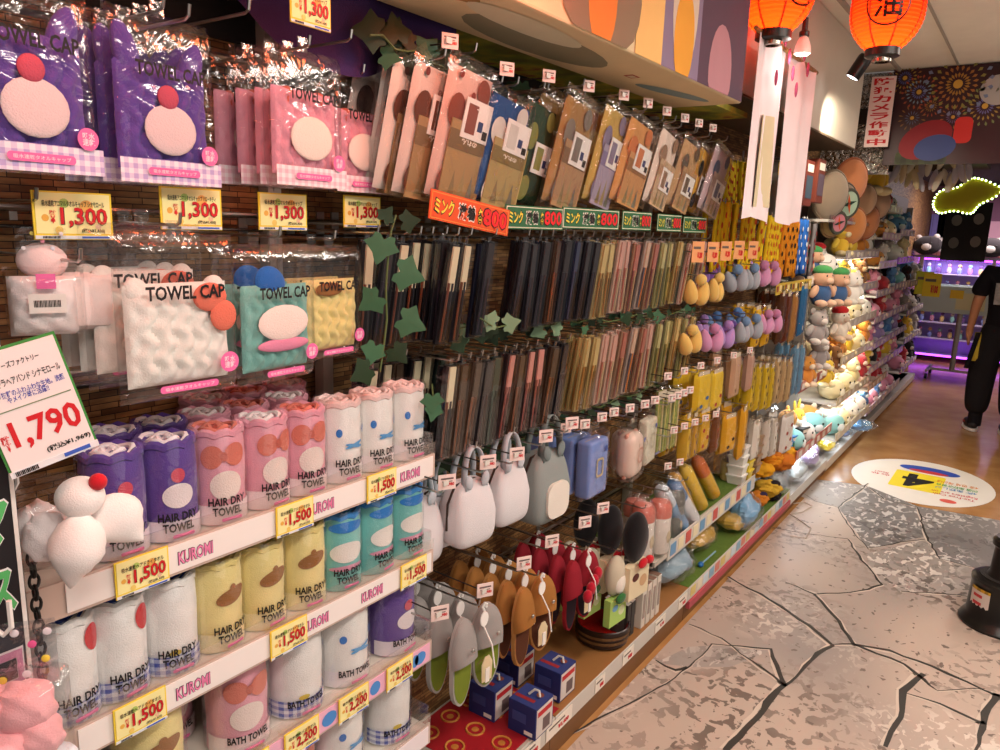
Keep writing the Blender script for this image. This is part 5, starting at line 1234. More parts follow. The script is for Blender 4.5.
# ---- orange price cards on plush clip hooks
for k, (px, py) in enumerate(((698, 252), (713, 252), (726, 251), (739, 250), (753, 250))):
    o = put(('ocard',), lambda: rail_card('e2a06a', '¥1,200', .06), f'orange price card over the upper plush clips, {ORD[k]} from the chopstick packs', 'price card', P(px, py, x=-1.02), (0, 0, W90-.4), None, (1, 1, 1.5)); q = P(px, py, x=-1.02); hook(q.y, q.z, -1.025, f'hook arm behind the orange price card, {ORD[k]} from the chopstick packs')
# ---- plush clips: pairs of soft drops
def plush_clip(c1, c2):
    t = thing('plush_clip')
    for s in (-1, 1):
        MB().ell((s*.035, -.01*s, .05), (.036, .034, .062), 14, 10, Matrix.Rotation(s*.3, 3, 'Y'), lambda v: Vector((v.x*(1-.3*v.z), v.y*(1-.3*v.z), v.z))).build('plush_half', plushm(c1), t)
    MB().ell((0, -.015, .115), (.03, .028, .028), 14, 10).build('ball_top', plushm(c2), t)
    return t
PC = dict(yellow=('d9b262', 'd8b868'), purple=('7f5aa4', '5f448c'), grey=('989ca4', '6d8aae'), blue=('6d8ab6', '5478b0'), pink=('c48aae', 'b87ca4'), lilac=('a682ba', '9674b0'))
for row, items in enumerate(([('yellow', 695, 303, 0), ('yellow', 714, 300, 0), ('purple', 708, 282, 1), ('blue', 728, 288, 1), ('grey', 736, 290, 0), ('grey', 750, 288, 0), ('lilac', 742, 276, 1), ('pink', 758, 284, 0), ('pink', 769, 284, 0), ('lilac', 722, 276, 2)],
                             [('yellow', 690, 352, 0), ('pink', 710, 350, 0), ('lilac', 722, 346, 0), ('purple', 730, 343, 1), ('grey', 741, 341, 0), ('blue', 736, 330, 1), ('grey', 751, 337, 0), ('pink', 763, 332, 0), ('pink', 772, 331, 0), ('blue', 712, 334, 2), ('lilac', 700, 338, 2)])):
    for k, (c, px, py, dp) in enumerate(items):
        same = [i for i in items if i[0] == c]; j = same.index((c, px, py, dp))
        put(('clip', c), lambda: plush_clip(*PC[c]), f'{c} plush clip pair on the {["upper","lower"][row]} clip row, {ORD[j]} of its colour', 'plush', P(px, py, x=-1.05-.09*dp), (0, R_.uniform(-.2, .2), W90+R_.uniform(-.5, .3)), None, .78)
        q = P(px, py, x=-1.05-.09*dp); hook(q.y, q.z+.105, -1.04-.09*dp, f'hook of the {c} plush clip pair, {["upper","lower"][row]} row, {ORD[j]} of its colour')
# ---- soft flat hanging goods
def hang_bag(c, c2, w=.09, h=.2, d=.03, dots=4):
    t = thing('hanging_pack')
    MB().pillow((0, 0, h/2), w, h, d, 10, 14, 8).build('pack', fabric(c), t)
    for k in range(dots): disc_mesh(oval((-.2+.4*(k % 2))*w, h*(.18+.18*k), w*.12, h*.05, 10), y=-d*.5-.001, rings=1).build('spot_print', fabric(c2), t, smooth=False)
    MB().box((0, -d*.3, h*.97), (w*.8, .003, h*.14)).build('header_card', paper('d8c8b0'), t, smooth=False)
    wavy_bag(w*1.06, h*1.08, d*1.25).build('film_bag', FILM, t); return t
HG = [('gold and black plush-print pack', 'e0b030', '2a2422', .1, .24, 6, (775, 322, 0), 'under the gold strip'), ('dark brown hanging pack', '5a3420', '3a2014', .06, .26, 3, (778, 342), ''), ('tan hanging pack', 'a8743c', '5a3a20', .09, .26, 3, (786, 341), ''), ('deep blue sock pack', '2f6a9a', 'e8e4dc', .08, .28, 2, (797, 335), '')]
def hp(lb, c, c2, w, h, dots, px, py, x=-1.08, d=.045):
    p = P(px, py, x=x)
    put(('hp', c, c2, w, h), lambda: hang_bag(c, c2, w, h, d, dots), ' '.join(lb.replace(',', '').split()[:12])+', deeper twin', 'hanging pack', (p.x-.09, p.y+.004, p.z+.005), (0, 0, W90+R_.uniform(-.15, .15)))
    hook(p.y, p.z+h+.012, x+.02, 'hook of the '+' '.join(lb.replace(',', '').split()[:12]))
    o = put(('hp', c, c2, w, h), lambda: hang_bag(c, c2, w, h, d, dots), lb, 'hanging pack', p, (0, 0, W90+R_.uniform(-.15, .15)))
for a in (('golden yellow hanging pack under the upper pink plush clips', 'd9a422', '6a3a1c', .1, .2, 3, 762, 346), ('yellow hanging pack with brown spots beside the brown one', 'e0b028', '5a2f18', .09, .2, 3, 752, 348),
          ('dark brown hanging pack beside the yellow ones', '5a3420', '3a2014', .07, .27, 3, 776, 344), ('reddish brown hanging pack beside the tan one', '6a3420', '2f1a12', .07, .27, 3, 782, 343), ('tan hanging pack beside the blue one', 'b07c40', '5a3a20', .09, .27, 3, 789, 342), ('deep blue hanging pack with a cream oval under the gold strip', '2f6a9a', 'e8e0d0', .09, .29, 1, 798, 336),
          ('yellow flat pouch by the green stick packs, lower front', 'e3bd30', '3a6aa0', .13, .17, 2, 698, 412, -1.08), ('yellow flat pouch with a red dot beside the first', 'e6c238', 'b03a2a', .12, .18, 2, 712, 410, -1.08), ('yellow flat pouch deeper on the same hook', 'd9b02c', '3a3a3a', .12, .17, 1, 694, 405, -1.18),
          ('tan rounded case hanging above the yellow bundle', 'c9a182', '8a6a54', .1, .2, 1, 731, 397, -1.07), ('pinkish case hanging beside the tan rounded one', 'c29a86', 'e0b8a0', .09, .18, 1, 746, 390, -1.08),
          ('yellow printed pack in the bundle, first from the tan case', 'd8b628', '3a3222', .06, .24, 5, 746, 412), ('yellow printed pack in the bundle, second from the tan case', 'd8b628', '3a3222', .06, .24, 5, 753, 411), ('yellow printed pack in the bundle, third from the tan case', 'd8b628', '3a3222', .06, .24, 5, 760, 410), ('yellow printed pack in the bundle, fourth from the tan case', 'd8b628', '3a3222', .06, .24, 5, 766, 409),
          ('brown and cream patterned pack, first beyond the yellow bundle', 'c8a878', '4a2f20', .06, .25, 6, 772, 404), ('brown and cream patterned pack, second beyond the yellow bundle', 'c8a878', '4a2f20', .06, .25, 6, 778, 403), ('brown and cream patterned pack, third beyond the yellow bundle', 'c8a878', '4a2f20', .06, .25, 6, 784, 402),
          ('pale blue strap pack, first under the blue sock pack', '6f9ab8', '2f3f6a', .05, .3, 4, 790, 396), ('pale blue strap pack, second under the blue sock pack', '6f9ab8', '2f3f6a', .05, .3, 4, 796, 394),
          ('yellow stick pack beside the green sticks', 'd9b03a', '8a5a24', .05, .2, 3, 682, 462), ('amber stick pack beside the yellow one', 'c99a34', '4a3a6a', .05, .19, 3, 689, 458),
          ('yellow pack with red dots beside the stick packs', 'd9a92c', 'b0382a', .09, .19, 3, 699, 452), ('brown snack-like pack with a red band', '7a4a2a', 'b03028', .07, .2, 3, 711, 452),
          ('amber rounded plush pouch with dark tufts', 'e3a92c', '2a2018', .11, .18, 2, 725, 452), ('tall amber plush pouch beside the spotted white packs', 'e0a428', '2a2018', .1, .26, 2, 738, 458),
          ('white spotted pack beside the amber plush pouch', 'e9e2d6', 'a0806a', .1, .2, 4, 752, 458), ('white brown-printed pack, second of the spotted group', 'e6ded2', '7a5a4a', .05, .21, 5, 763, 458), ('white brown-printed pack, third of the spotted group', 'e6ded2', '7a5a4a', .05, .21, 5, 770, 456), ('white red-spotted pack at the end of the group', 'efe9e2', 'b0504a', .14, .24, 4, 783, 453)):
    hp(*a)
def green_sticks():
    t = thing('green_stick_pack')
    for k in range(5): MB().tube([(-.028+.014*k, .004*(k % 2), 0), (-.024+.012*k, 0, .24)], [.005, .006], 6).build('stick', plast(['8a9a4a', 'c8b870', '9aa858', '7a8a3a', 'd0c088'][k]), t)
    MB().box((0, -.008, .225), (.07, .004, .03)).build('header_card', paper('d8cdb4'), t, smooth=False)
    wavy_bag(.08, .255, .03).build('film_bag', FILM, t); return t
for k, (px, py) in enumerate(((656, 452), (664, 450), (672, 447))):
    put(('gst',), green_sticks, f'bundle of green and yellow sticks in film, {ORD[k]} from the lilac pouch', 'stick pack', P(px, py, x=-1.09), W90)
for row, (a, b_, n, nm) in enumerate((((668, 376), (750, 350), 6, 'over the tan rounded case'), ((672, 398), (690, 390), 4, 'over the yellow flat pouches'), ((674, 430), (716, 414), 5, 'over the yellow stick packs'), ((668, 466), (680, 462), 2, 'over the grey bottles'))):
    for k in range(n):
        t_ = k/max(1, n-1); stag(a[0]+(b_[0]-a[0])*t_, a[1]+(b_[1]-a[1])*t_, -1.02, f'small pale price tag {nm}, {ORD[k]} from the near end', .9)
# pink-capped bottles in film
def bottle(c, cap, w=.045, h=.23):
    t = thing('bottle_pack')
    MB().lathe([(0, 0), (w*.9, 0), (w, .008), (w, h*.68), (w*.98, h*.7)], 20).build('bottle', plast(c), t)
    MB().lathe([(w*1.0, h*.64), (w*1.02, h*.66), (w*1.0, h*.82), (w*.8, h*.9), (0, h*.92)], 20).build('cap', plast(cap), t)
    MB().ell((0, -w*.96, h*.3), (w*.4, .004, h*.12), 12, 8).build('crest_print', plast('d0c0a0'), t)
    MB().lathe([(w*1.04, -.004), (w*1.1, h*.3), (w*1.08, h*.85), (w*.5, h*1.02), (.004, h*1.08)], 16).build('film_bag', CRINKLE, t); return t
for k, (px, py, x, c, cp) in enumerate(((640, 556, -1.08, 'e9e2da', 'd97a6a'), (657, 550, -1.08, 'e9e2da', 'd97a6a'), (632, 549, -1.17, 'e9e2da', 'd97a6a'), (671, 536, -1.12, '8a8a84', '6a6a64'), (677, 532, -1.16, '8a8a84', '6a6a64'))):
    p = P(px, py, x=x); put(('bot', c), lambda: bottle(c, cp), ['pink-capped white bottle pack beside the black plush', 'pink-capped white bottle pack beside the grey bottle', 'pink-capped white bottle pack deeper behind the first', 'grey bottle pack beside the tray shelf', 'grey bottle pack deeper on its hook'][k], 'bottle', p, W90)
    hook(p.y, p.z+.25, x+.03, ['hook of the first pink-capped bottle', 'hook of the second pink-capped bottle', 'hook of the deeper pink-capped bottle', 'hook of the grey bottle', 'hook of the deeper grey bottle'][k])
# ---- tray shelf with bottles and tubs
ty0, ty1, tz = P(658, 540, x=-1.05).y, P(754, 492, x=-1.05).y, .43
tr = thing('tray_shelf', 'white tray shelf with a blue and cream printed rail holding bottles and tubs', 'shelf', ((WX+BX)/2, (ty0+ty1)/2, tz)); L_ = ty1-ty0
MB().box((0, 0, -.012), (BX-WX-.01, L_, .02)).build('deck', mat('deck_white', 'd9d4cb', .5), tr, smooth=False)
MB().box((-.02, 0, .001), (.28, L_*.96, .004)).build('turf_liner', TURF, tr, smooth=False)
MB().box((.165, .06, .0), (.006, L_-.12, .075)).build('front_rail', RAILW, tr, smooth=False)
for k in range(13): MB().box((.169, -L_/2+.17+k*(L_-.22)/12.6, .0), (.002, .055, .05)).build('rail_print', paper(['6a9ac0', 'e8dcb8', 'c85a50', 'e8dcb8'][k % 4]), tr, smooth=False)
MB().box((0, -L_/2+.004, .0), (BX-WX-.03, .008, .06)).build('end_panel', mat('deck_white', 'd9d4cb', .5), tr, smooth=False)
def tube_pack(c1, c2, h=.26):
    t = thing('drink_bottle'); r = .034
    MB().lathe([(0, 0), (r*.9, 0), (r, .01), (r, h*.55)], 18).build('bottle', plast(c1), t)
    MB().lathe([(r, h*.55), (r*1.02, h*.56), (r*.98, h*.86), (r*.5, h*.95), (0, h*.96)], 18).build('cap', plast(c2), t)
    MB().lathe([(r*1.05, 0), (r*1.1, h*.5), (r*1.05, h*.95), (.004, h*1.1)], 14).build('film_bag', CRINKLE, t); return t
for k, (px, py, c1, c2, tl) in enumerate(((712, 500, 'e8b82a', 'd9702a', .55), (700, 506, 'e8c23a', 'e8c23a', .5), (690, 514, 'e3b640', 'd9a030', .5), (680, 528, '7aa8d0', 'cfd8e0', .6), (691, 524, 'e0e4e8', '5a8ac0', .6))):
    p = P(px, py, x=-1.12+.01*k); put(('tube', c1, c2), lambda: tube_pack(c1, c2), ['amber and yellow drink bottle leaning on the tray shelf', 'yellow drink bottle leaning beside the amber one', 'golden drink bottle leaning third on the tray', 'pale blue tube leaning at the near end of the tray', 'white and blue tube leaning at the tray rail'][k], 'bottle', (p.x, p.y+.02, tz+.03), (-.25, -tl, W90))
tag(MB().pillow((0, 0, .1), .16, .2, .09, 12, 12, 5).build('bagged_mug', film('amber_film', 'ffe9c0', .2), None, (-1.2, P(722, 480, x=-1.2).y, tz+.02), (0, .2, W90)), 'amber-tinted bag with a rounded mug inside on the tray shelf', 'bag')
mg = thing('handled_mug', 'cream mug with a curved handle inside the amber-tinted bag', 'mug', (-1.17, P(727, 490, x=-1.17).y, tz+.005), .6)
MB().lathe([(0, 0), (.04, 0), (.044, .01), (.044, .1), (.04, .1), (.038, .012), (0, .01)], 22).build('cup', plast('e8c88a'), mg)
MB().tube([(.042, 0, .085), (.075, 0, .08), (.085, 0, .05), (.07, 0, .02), (.042, 0, .018)], .008, 8).build('handle', plast('efe6d8'), mg)
def tub(c, r=.04, h=.05, sq=False):
    t = thing('tub'); s = 4 if sq else 22; 
    MB().lathe([(0, 0), (r*.85, 0), (r, h), (r*1.08, h), (r*1.08, h*.9), (r*.92, h*.92), (r*.8, .006), (0, .006)], s).build('cup', plast(c), t)
    MB().lathe([(r*1.02, h), (r*1.1, h+.003), (r*1.02, h+.005), (0, h+.004)], s).build('lid', plast(c), t); return t
for k, (px, py, c, n, nm) in enumerate(((733, 512, 'e9e6df', 4, 'white square'), (740, 503, 'e0c83a', 3, 'yellow square'), (748, 498, '9a7a5a', 4, 'brown square'))):
    p = P(px, py, x=-1.12)
    for j in range(n): put(('tub', c), lambda: tub(c, .058, .045, True), f'{nm} lunch tub in the stack, {["bottom", "second up", "third up", "top"][j]}', 'tub', (p.x, p.y, tz+.004+.051*j), W90+PI/4)
p = P(725, 485, x=-1.14); o = put(('tub', 'v'), lambda: tub('b39ad0', .05, .1), 'lilac round cup with a flared rim standing beside the white tubs', 'tub', (-1.14, P(728, 500, x=-1.14).y+.06, tz+.09), 0)
put(('tub', 'v2'), lambda: tub('e6dfd6', .048, .085), 'cream round cup under the lilac one beside the white tubs', 'tub', (-1.14, P(728, 500, x=-1.14).y+.06, tz+.004), 0)
# ---- bagged soft goods on the turf deck
def soft_bag(c, w=.26, h=.13, d=.2, seed=0):
    t = thing('soft_bag'); rr = random.Random(seed); a = [rr.uniform(0, 6) for _ in range(4)]
    def f(v): return v*(.94+.09*math.sin(v.x*4+a[0])+.07*math.sin(v.z*5+v.y*3+a[1])-.10*abs(math.sin(v.x*6+v.y*5+a[2]))-.06*abs(math.sin(v.z*9+v.x*7+a[3])))
    MB().ell((0, 0, h*.5), (w*.48, d*.48, h*.5), 36, 22, None, f).build('soft_goods', plushm(c), t)
    MB().ell((0, 0, h*.5), (w*.52, d*.52, h*.53), 30, 18, None, lambda v: v*(1+.08*math.sin(v.x*9+a[2])*math.sin(v.y*8+v.z*7+a[3]))).build('film_bag', CRINKLE, t)
    MB().sheet(8, 3, lambda u, v: Vector((w*.45+.05*v, (u-.5)*d*.5, h*.5+.03*math.sin(u*14)+.04*v))).build('bag_mouth', CRINKLE, t)
    return t
sbs = [(668, 585, -1.16, '9ab4c4', .3, .15, 'pale blue bagged soft goods beside the pale tall cartons'), (692, 570, -1.2, 'd0a438', .36, .15, 'golden bagged soft goods under the tray shelf'), (726, 553, -1.14, 'd9ae3c', .2, .12, 'yellow bagged soft goods under the tray rail'), (738, 545, -1.1, '7ab0d8', .26, .2, 'sky blue bag standing at the end of the tray shelf'),
       (652, 548, -1.27, '4a6a70', .25, .12, 'dark teal bagged cloth behind the pink-capped bottles')]
for k, (px, py, x, c, w_, h_, lb) in enumerate(sbs):
    p = P(px, py, x=x); o = soft_bag(c, w_, h_, .2, k); o.location = (x, p.y, DZ); o.rotation_euler = (0, 0, W90+.2*k); tag(o, lb, 'bag')
wnd = thing('blue_tipped_stick', 'blue-tipped thin stick lying on the green turf', 'stick', (-1.09, P(705, 575, x=-1.09).y, DZ+.012))
MB().tube([(0, -.07, 0), (.01, .09, .01)], .004, 6).build('stick', plast('8ab0c0'), wnd); MB().ell((0, -.075, 0), (.014, .018, .013), 10, 8).build('tip', plast('2a6ab0'), wnd)
# yellow cloth heap and dark plush heap beyond the tray
def heap(label, name, cols, c, n, sp, r, seed, cat, gl=None):
    rr = random.Random(seed)
    for k in range(n):
        col = cols[k % len(cols)]; t = thing(name)
        s = r*rr.uniform(.8, 1.15); ph = rr.uniform(0, 6)
        MB().ell((0, 0, 0), (s*1.1, s*.85, s*.6), 32, 20, None, lambda v: v*(1+.14*math.sin(v.x*6+ph)*math.sin(v.y*7+v.z*6)-.12*abs(math.sin(v.x*7+v.y*5+v.z*6+ph)))).build('folded_body', fabric(col), t)
        MB().ell((s*.2, -s*.3, s*.4), (s*.5, s*.3, s*.22), 10, 8).build('folded_edge', fabric(cols[(k+1) % len(cols)]), t)
        t.location = (c[0]+rr.uniform(-1, 1)*sp[0], c[1]+(k/(max(1, n-1))*2-1)*sp[1], c[2]+s*.55+sp[2]*(k % 2)); t.rotation_euler = (0, rr.uniform(-.2, .2), rr.uniform(0, 6))
        tag(t, label % ORD[k], cat)
a = P(768, 500, x=-1.14); heap('orange-yellow folded cloth in the heap past the tray shelf, %s from the tray', 'folded_cloth', ['e0a028', 'd98a24', 'c8742a'], (-1.14, a.y, .32), 5, (.04, .2, .05), .085, 3, 'cloth')
a = P(758, 520, x=-1.12); heap('dark printed soft toy under the yellow cloth heap, %s from the tray', 'soft_toy', ['2a2428', 'c87a2a', '3a2f4a', 'd0a83a'], (-1.12, a.y, DZ), 6, (.04, .25, .05), .075, 4, 'toy')
# ================================================================== plush racks
def plush(c1, c2, c3, ear='round', hat=None, limbs=True):
    """generic soft toy: round body, head, ears, limbs, muzzle"""
    t = thing('plush_toy')
    MB().ell((0, 0, .055), (.052, .046, .056), 14, 10).build('body', plushm(c1), t)
    MB().ell((0, -.006, .13), (.05, .045, .043), 16, 10).build('head', plushm(c2), t)
    MB().ell((0, -.047, .12), (.022, .014, .016), 10, 8).build('muzzle', plushm(c3), t)
    for s in (-1, 1):
        if ear == 'round': MB().ell((s*.038, .0, .165), (.018, .01, .018), 10, 8).build('ear', plushm(c2), t)
        elif ear == 'long': MB().ell((s*.025, .0, .19), (.012, .008, .036), 10, 8, Matrix.Rotation(s*.2, 3, 'Y')).build('ear', plushm(c2), t)
        MB().ell((s*.017, -.044, .142), (.005, .003, .006), 8, 6).build('eye', plast('1a1614'), t)
        if limbs:
            MB().ell((s*.055, -.012, .07), (.018, .018, .034), 10, 8, Matrix.Rotation(s*-.6, 3, 'Y')).build('arm', plushm(c2), t)
            MB().ell((s*.03, -.035, .016), (.022, .034, .018), 10, 8).build('foot', plushm(c3), t)
    if hat: MB().ell((0, -.002, .165), (.046, .044, .026), 14, 8).build('hat', plushm(hat), t)
    return t
def ball_plush(c1, c2):
    t = thing('ball_cushion_toy')
    MB().ell((0, 0, .06), (.085, .07, .06), 18, 12, None, lambda v: v*(1+.03*math.sin(v.x*5)*math.sin(v.y*6))).build('body', plushm(c1), t)
    for s in (-1, 1): MB().ell((s*.05, 0, .112), (.02, .012, .018), 10, 8).build('ear', plushm(c2), t)
    MB().ell((0, -.066, .05), (.03, .01, .022), 10, 8).build('muzzle', plushm(c2), t)
    for s in (-1, 1): MB().ell((s*.028, -.066, .07), (.006, .004, .007), 8, 6).build('eye', plast('1a1614'), t)
    return t
TOY = dict(green=('3a5a86', 'd2a688', 'dcb89c', None, '4a9a58'), white=('efe9e0', 'f2ede6', 'e4ded2', 'round'), redcap=('e8dccb', 'eadccb', 'd8c0a8', None, 'c8282c'), grey=('9a9290', 'a8a09c', 'd8d0c8', 'round'), orange=('d98a3c', 'e09a48', 'f0dcc0', 'round'), yellow=('e8c040', 'ecc84a', 'f0e0b0', 'long'),
    pink=('e08aa8', 'e898b4', 'f4d8e0', 'round'), blue=('5a8ac8', '6a9ad0', 'e4ecf4', 'round'), brown=('8a5a34', '9a6a40', 'd8b890', 'round'), cream=('f0dca0', 'f2e2b0', 'faf0d8', 'round'), black=('2a2628', '332e30', 'd8d0c8', 'round'), red=('b8303a', 'c0404a', 'f0d0c0', 'round'), aqua=('8ad0d0', '98d8d6', 'eef8f6', 'round'), lilac=('a890c8', 'b49cd0', 'ece4f4', 'long'))
def toy(c, x, y, z, label, sc=1, ball=False, rz=0):
    if ball: put(('ball', c), lambda: ball_plush(TOY[c][1], TOY[c][2]), label, 'plush', (x, y, z), (0, R_.uniform(-.1, .1), W90+rz), None, sc)
    else: put(('toy', c), lambda: plush(*TOY[c]), label, 'plush', (x, y, z), (0, R_.uniform(-.1, .1), W90+rz), None, sc)
def rack(y0, y1, shelves, label, cols, back='5a5048'):
    """shelves: (z, depth, rail colour, strip-light?, name, toys)"""
    cabinet = thing('rack_upright', 'grey side frame and back panel of '+label, 'rack', (WX, (y0+y1)/2, 0)); L = y1-y0
    MB().box((.012, 0, 1.15), (.02, L-.01, 2.0)).build('back_panel', paper(back), cabinet, smooth=False)
    for s in (-1, 1): MB().box((.05, s*(L/2-.01), 1.1), (.07, .012, 1.9)).build('side_frame', mat('post_grey', 'b8b3aa', .45), cabinet, smooth=False)
    for i, (z, dep, rc, lit, nm, toys) in enumerate(shelves):
        t = thing('plush_shelf', f'{nm} shelf of {label}', 'shelf', (WX+.03, (y0+y1)/2, z))
        MB().box((dep/2, 0, -.01), (dep, L-.02, .016)).build('deck', mat('shelf_white', 'ddd8d0', .4), t, smooth=False)
        MB().box((dep+.003, 0, .012), (.006, L-.02, .06)).build('price_rail', plast(rc), t, smooth=False)
        n = max(2, int(L/.16))
        for k in range(n): MB().box((dep+.0072, -L/2+.1+k*(L-.2)/max(1, n-1), .012), (.002, .07, .036)).build('rail_card', paper(['e6dcd0', 'd8c8b8', 'e8e0d8'][k % 3]), t, smooth=False)
        if lit: 
            MB().box((dep-.05, 0, -.022), (.014, L-.06, .008)).build('led_strip', mat('led_'+lit[0], lit[0], .4, emit=lit[1]), t, smooth=False)
            lo = area('shelf_led', (WX+.03+dep-.06, (y0+y1)/2, z-.03), (0, .35, 0), .03, L-.1, lit[2], lin(lit[0])[:3])
        m = len(toys)
        for k, spec in enumerate(toys):
            c = spec.rstrip('0123456789*'); ball = spec.endswith('*')
            same = [q for q in toys if q == spec]; j = sum(1 for q in toys[:k] if q == spec)
            w_ = f', {ORD[j]} of its colour' if len(same) > 1 else ''
            toy(c, WX+.03+dep-.075-.07*(k % 2)*(dep > .2), y0+.09+(k+.5)*(L-.18)/m, z, f'{c} {"ball" if ball else "seated"} plush, {nm} shelf of {label}{w_}', R_.uniform(.9, 1.12)*cols, ball, R_.uniform(-.7, .2))
LW = ('fff0d8', 5, 2.4)
LC = ('e8f4ff', 5, 2.6)
rack(4.62, 5.58, [(.36, .31, 'b3564a', LC, 'lowest', ['aqua*', 'orange', 'white*', 'yellow', 'aqua*', 'orange*']), (.78, .28, 'a83e3a', LC, 'middle', ['grey', 'orange', 'grey*', 'brown', 'cream', 'orange*', 'brown*']),
                  (1.42, .26, 'c9bfb0', None, 'upper', ['green', 'green', 'green', 'white', 'white*', 'redcap'])], 'the red-railed plush rack', 1.25)
rack(5.6, 6.88, [(.27, .34, 'd8cdb0', LC, 'lowest', ['aqua*', 'white*', 'cream*', 'white', 'white*', 'pink*', 'white*']), (.53, .32, 'cdbb98', LW, 'second', ['cream*', 'cream', 'cream*', 'white*', 'cream', 'orange*', 'red']),
                 (.82, .31, 'd2c2a0', LW, 'third', ['orange', 'orange*', 'yellow', 'orange', 'cream*', 'yellow*', 'orange']), (1.07, .3, 'd4cabb', LW, 'fourth', ['redcap', 'white', 'cream*', 'cream', 'white*', 'aqua']),
                 (1.31, .28, 'bcb2b8', LW, 'fifth', ['yellow', 'white', 'yellow*', 'white', 'brown', 'yellow']), (1.56, .26, 'b4a89a', LW, 'top', ['yellow', 'cream*', 'yellow', 'cream', 'orange', 'brown', 'white'])], 'the lit plush rack', 1.2)
rack(6.9, 7.83, [(.21, .32, 'b5a3b5', None, 'lowest', ['blue', 'white*', 'pink*', 'red', 'blue']), (.42, .31, 'c09878', LW, 'second', ['red', 'orange*', 'red', 'cream']), (.57, .3, 'b09ab4', None, 'third', ['yellow', 'red*', 'black', 'yellow', 'red']),
                 (.78, .3, 'b09ab4', None, 'fourth', ['pink', 'pink*', 'lilac', 'pink']), (1.0, .29, 'b09ab4', None, 'fifth', ['pink*', 'pink', 'red', 'pink']), (1.22, .28, 'a99ab0', None, 'sixth', ['pink', 'aqua', 'red*', 'pink*']),
                 (1.46, .27, 'd8ccc0', None, 'seventh', ['orange*', 'white*', 'white', 'cream*']), (1.7, .27, 'c8a8b8', None, 'eighth', ['orange*', 'orange', 'cream*', 'blue*']), (1.93, .26, 'c4b0bc', None, 'top', ['red*', 'pink*', 'white*', 'blue*'])], 'the first dim plush rack', 1.15)
rack(7.85, 8.8, [(.21, .31, 'b5a3b5', None, 'lowest', ['pink*', 'red', 'pink*', 'white']), (.56, .3, '9a86a6', None, 'second', ['yellow', 'red', 'pink', 'black']), (.78, .3, '9a86a6', None, 'third', ['blue', 'blue*', 'lilac', 'aqua']), (1.0, .29, '9a86a6', None, 'fourth', ['pink*', 'cream', 'pink', 'blue']),
                 (1.24, .28, '8a7a96', None, 'fifth', ['blue', 'black', 'aqua*', 'blue']), (1.48, .27, 'a04ac8', None, 'sixth', ['white*', 'white', 'cream']), (1.74, .26, 'b09ab0', None, 'top', ['blue*', 'aqua', 'blue'])], 'the second dim plush rack', 1.15)
rack(8.82, 10.1, [(.3, .3, '8a7a96', None, 'lowest', ['pink*', 'white', 'red', 'blue', 'black']), (.62, .3, '8a7a96', None, 'second', ['black', 'red', 'yellow', 'blue', 'grey']), (.92, .29, '8a7a96', None, 'third', ['grey', 'pink', 'grey*', 'lilac', 'black']), (1.22, .28, '7a6a86', None, 'fourth', ['black', 'blue', 'grey', 'blue', 'black'])], 'the far end plush rack', 1.2)
for yy in (5.59, 6.89, 7.84): pass
# dolls and toys hanging in front of the red-railed rack
for k, (px, py, c, s) in enumerate(((819, 306, 'green', 1.3), (836, 305, 'green', 1.3), (850, 304, 'white', 1.3), (813, 344, 'grey', 1.2), (838, 340, 'redcap', 1.25), (816, 368, 'grey', 1.15), (832, 372, 'brown', 1.1), (803, 386, 'orange', 1.1), (822, 386, 'yellow', 1.1))):
    p = P(px, py, x=-1.06 if k < 6 else -1.1); toy(c, p.x, p.y, p.z, ['green-hatted plush doll hanging beside the grey straps', 'green-hatted plush doll hanging beside the white plush', 'white plush hanging beside the green-hatted dolls', 'grey plush hanging below the green-hatted dolls', 'red-hatted cream plush hanging over the lit shelf', 'grey plush hanging lower, next to the red-railed shelf', 'brown plush on the red-railed shelf front', 'orange plush standing at the near end of the red-railed shelf', 'yellow plush at the red rail'][k], s, False, -.5)
    if k < 6: hook(p.y, p.z+.2*s, -1.02, ['hook of the first green-hatted doll', 'hook of the second green-hatted doll', 'hook of the white hanging plush', 'hook of the upper grey plush', 'hook of the red-hatted plush', 'hook of the lower grey plush'][k])
# extra goods lying on the lowest lit shelves
for k, (px, py, c1, c2, nm) in enumerate(((790, 458, '2f7ac0', '2a6a3a', 'blue and green toy packet'), (800, 452, '3a3a3a', 'c8c0b8', 'dark boxed figure'), (783, 462, '2a8ac8', 'e8e0d8', 'bright blue toy packet'))):
    p = P(px, py, x=-1.1); o = box_pack(c1, c2); o.scale = (.7, .7, .5); o.location = (p.x, p.y, .362); o.rotation_euler = (0, 0, W90-.2); tag(o, nm+' at the near end of the red-railed rack', 'toy box')
for k, (px, py, c, w_, lb) in enumerate(((776, 476, '9aa6ac', .32, 'grey bagged plush under the red-railed rack, nearest the spotted packs'), (792, 478, 'c8d0d0', .28, 'pale bagged plush under the red-railed rack'), (808, 462, 'b8a0cc', .26, 'lilac bagged plush under the red-railed rack'), (824, 452, 'e8cc30', .24, 'bright yellow bagged plush under the red-railed rack'), (838, 440, '6a7a9a', .22, 'slate blue bagged plush under the lit rack'))):
    p = P(px, py, x=-1.12); o = soft_bag(c, w_, .17 if p.y < 5.55 else .12, .2, 20+k); o.location = (-1.13, p.y, .122 if p.y > 4.62 else .167); o.rotation_euler = (0, 0, W90+.3); tag(o, lb, 'bag')
pp = P(866, 428, z=.2); o = soft_bag('6aa0cc', .34, .1, .16, 40); o.location = (-1.02, 6.55, .14); o.rotation_euler = (0, .2, W90+.9); tag(o, 'blue flat bag with a crumpled clear mouth sticking out into the aisle', 'bag')
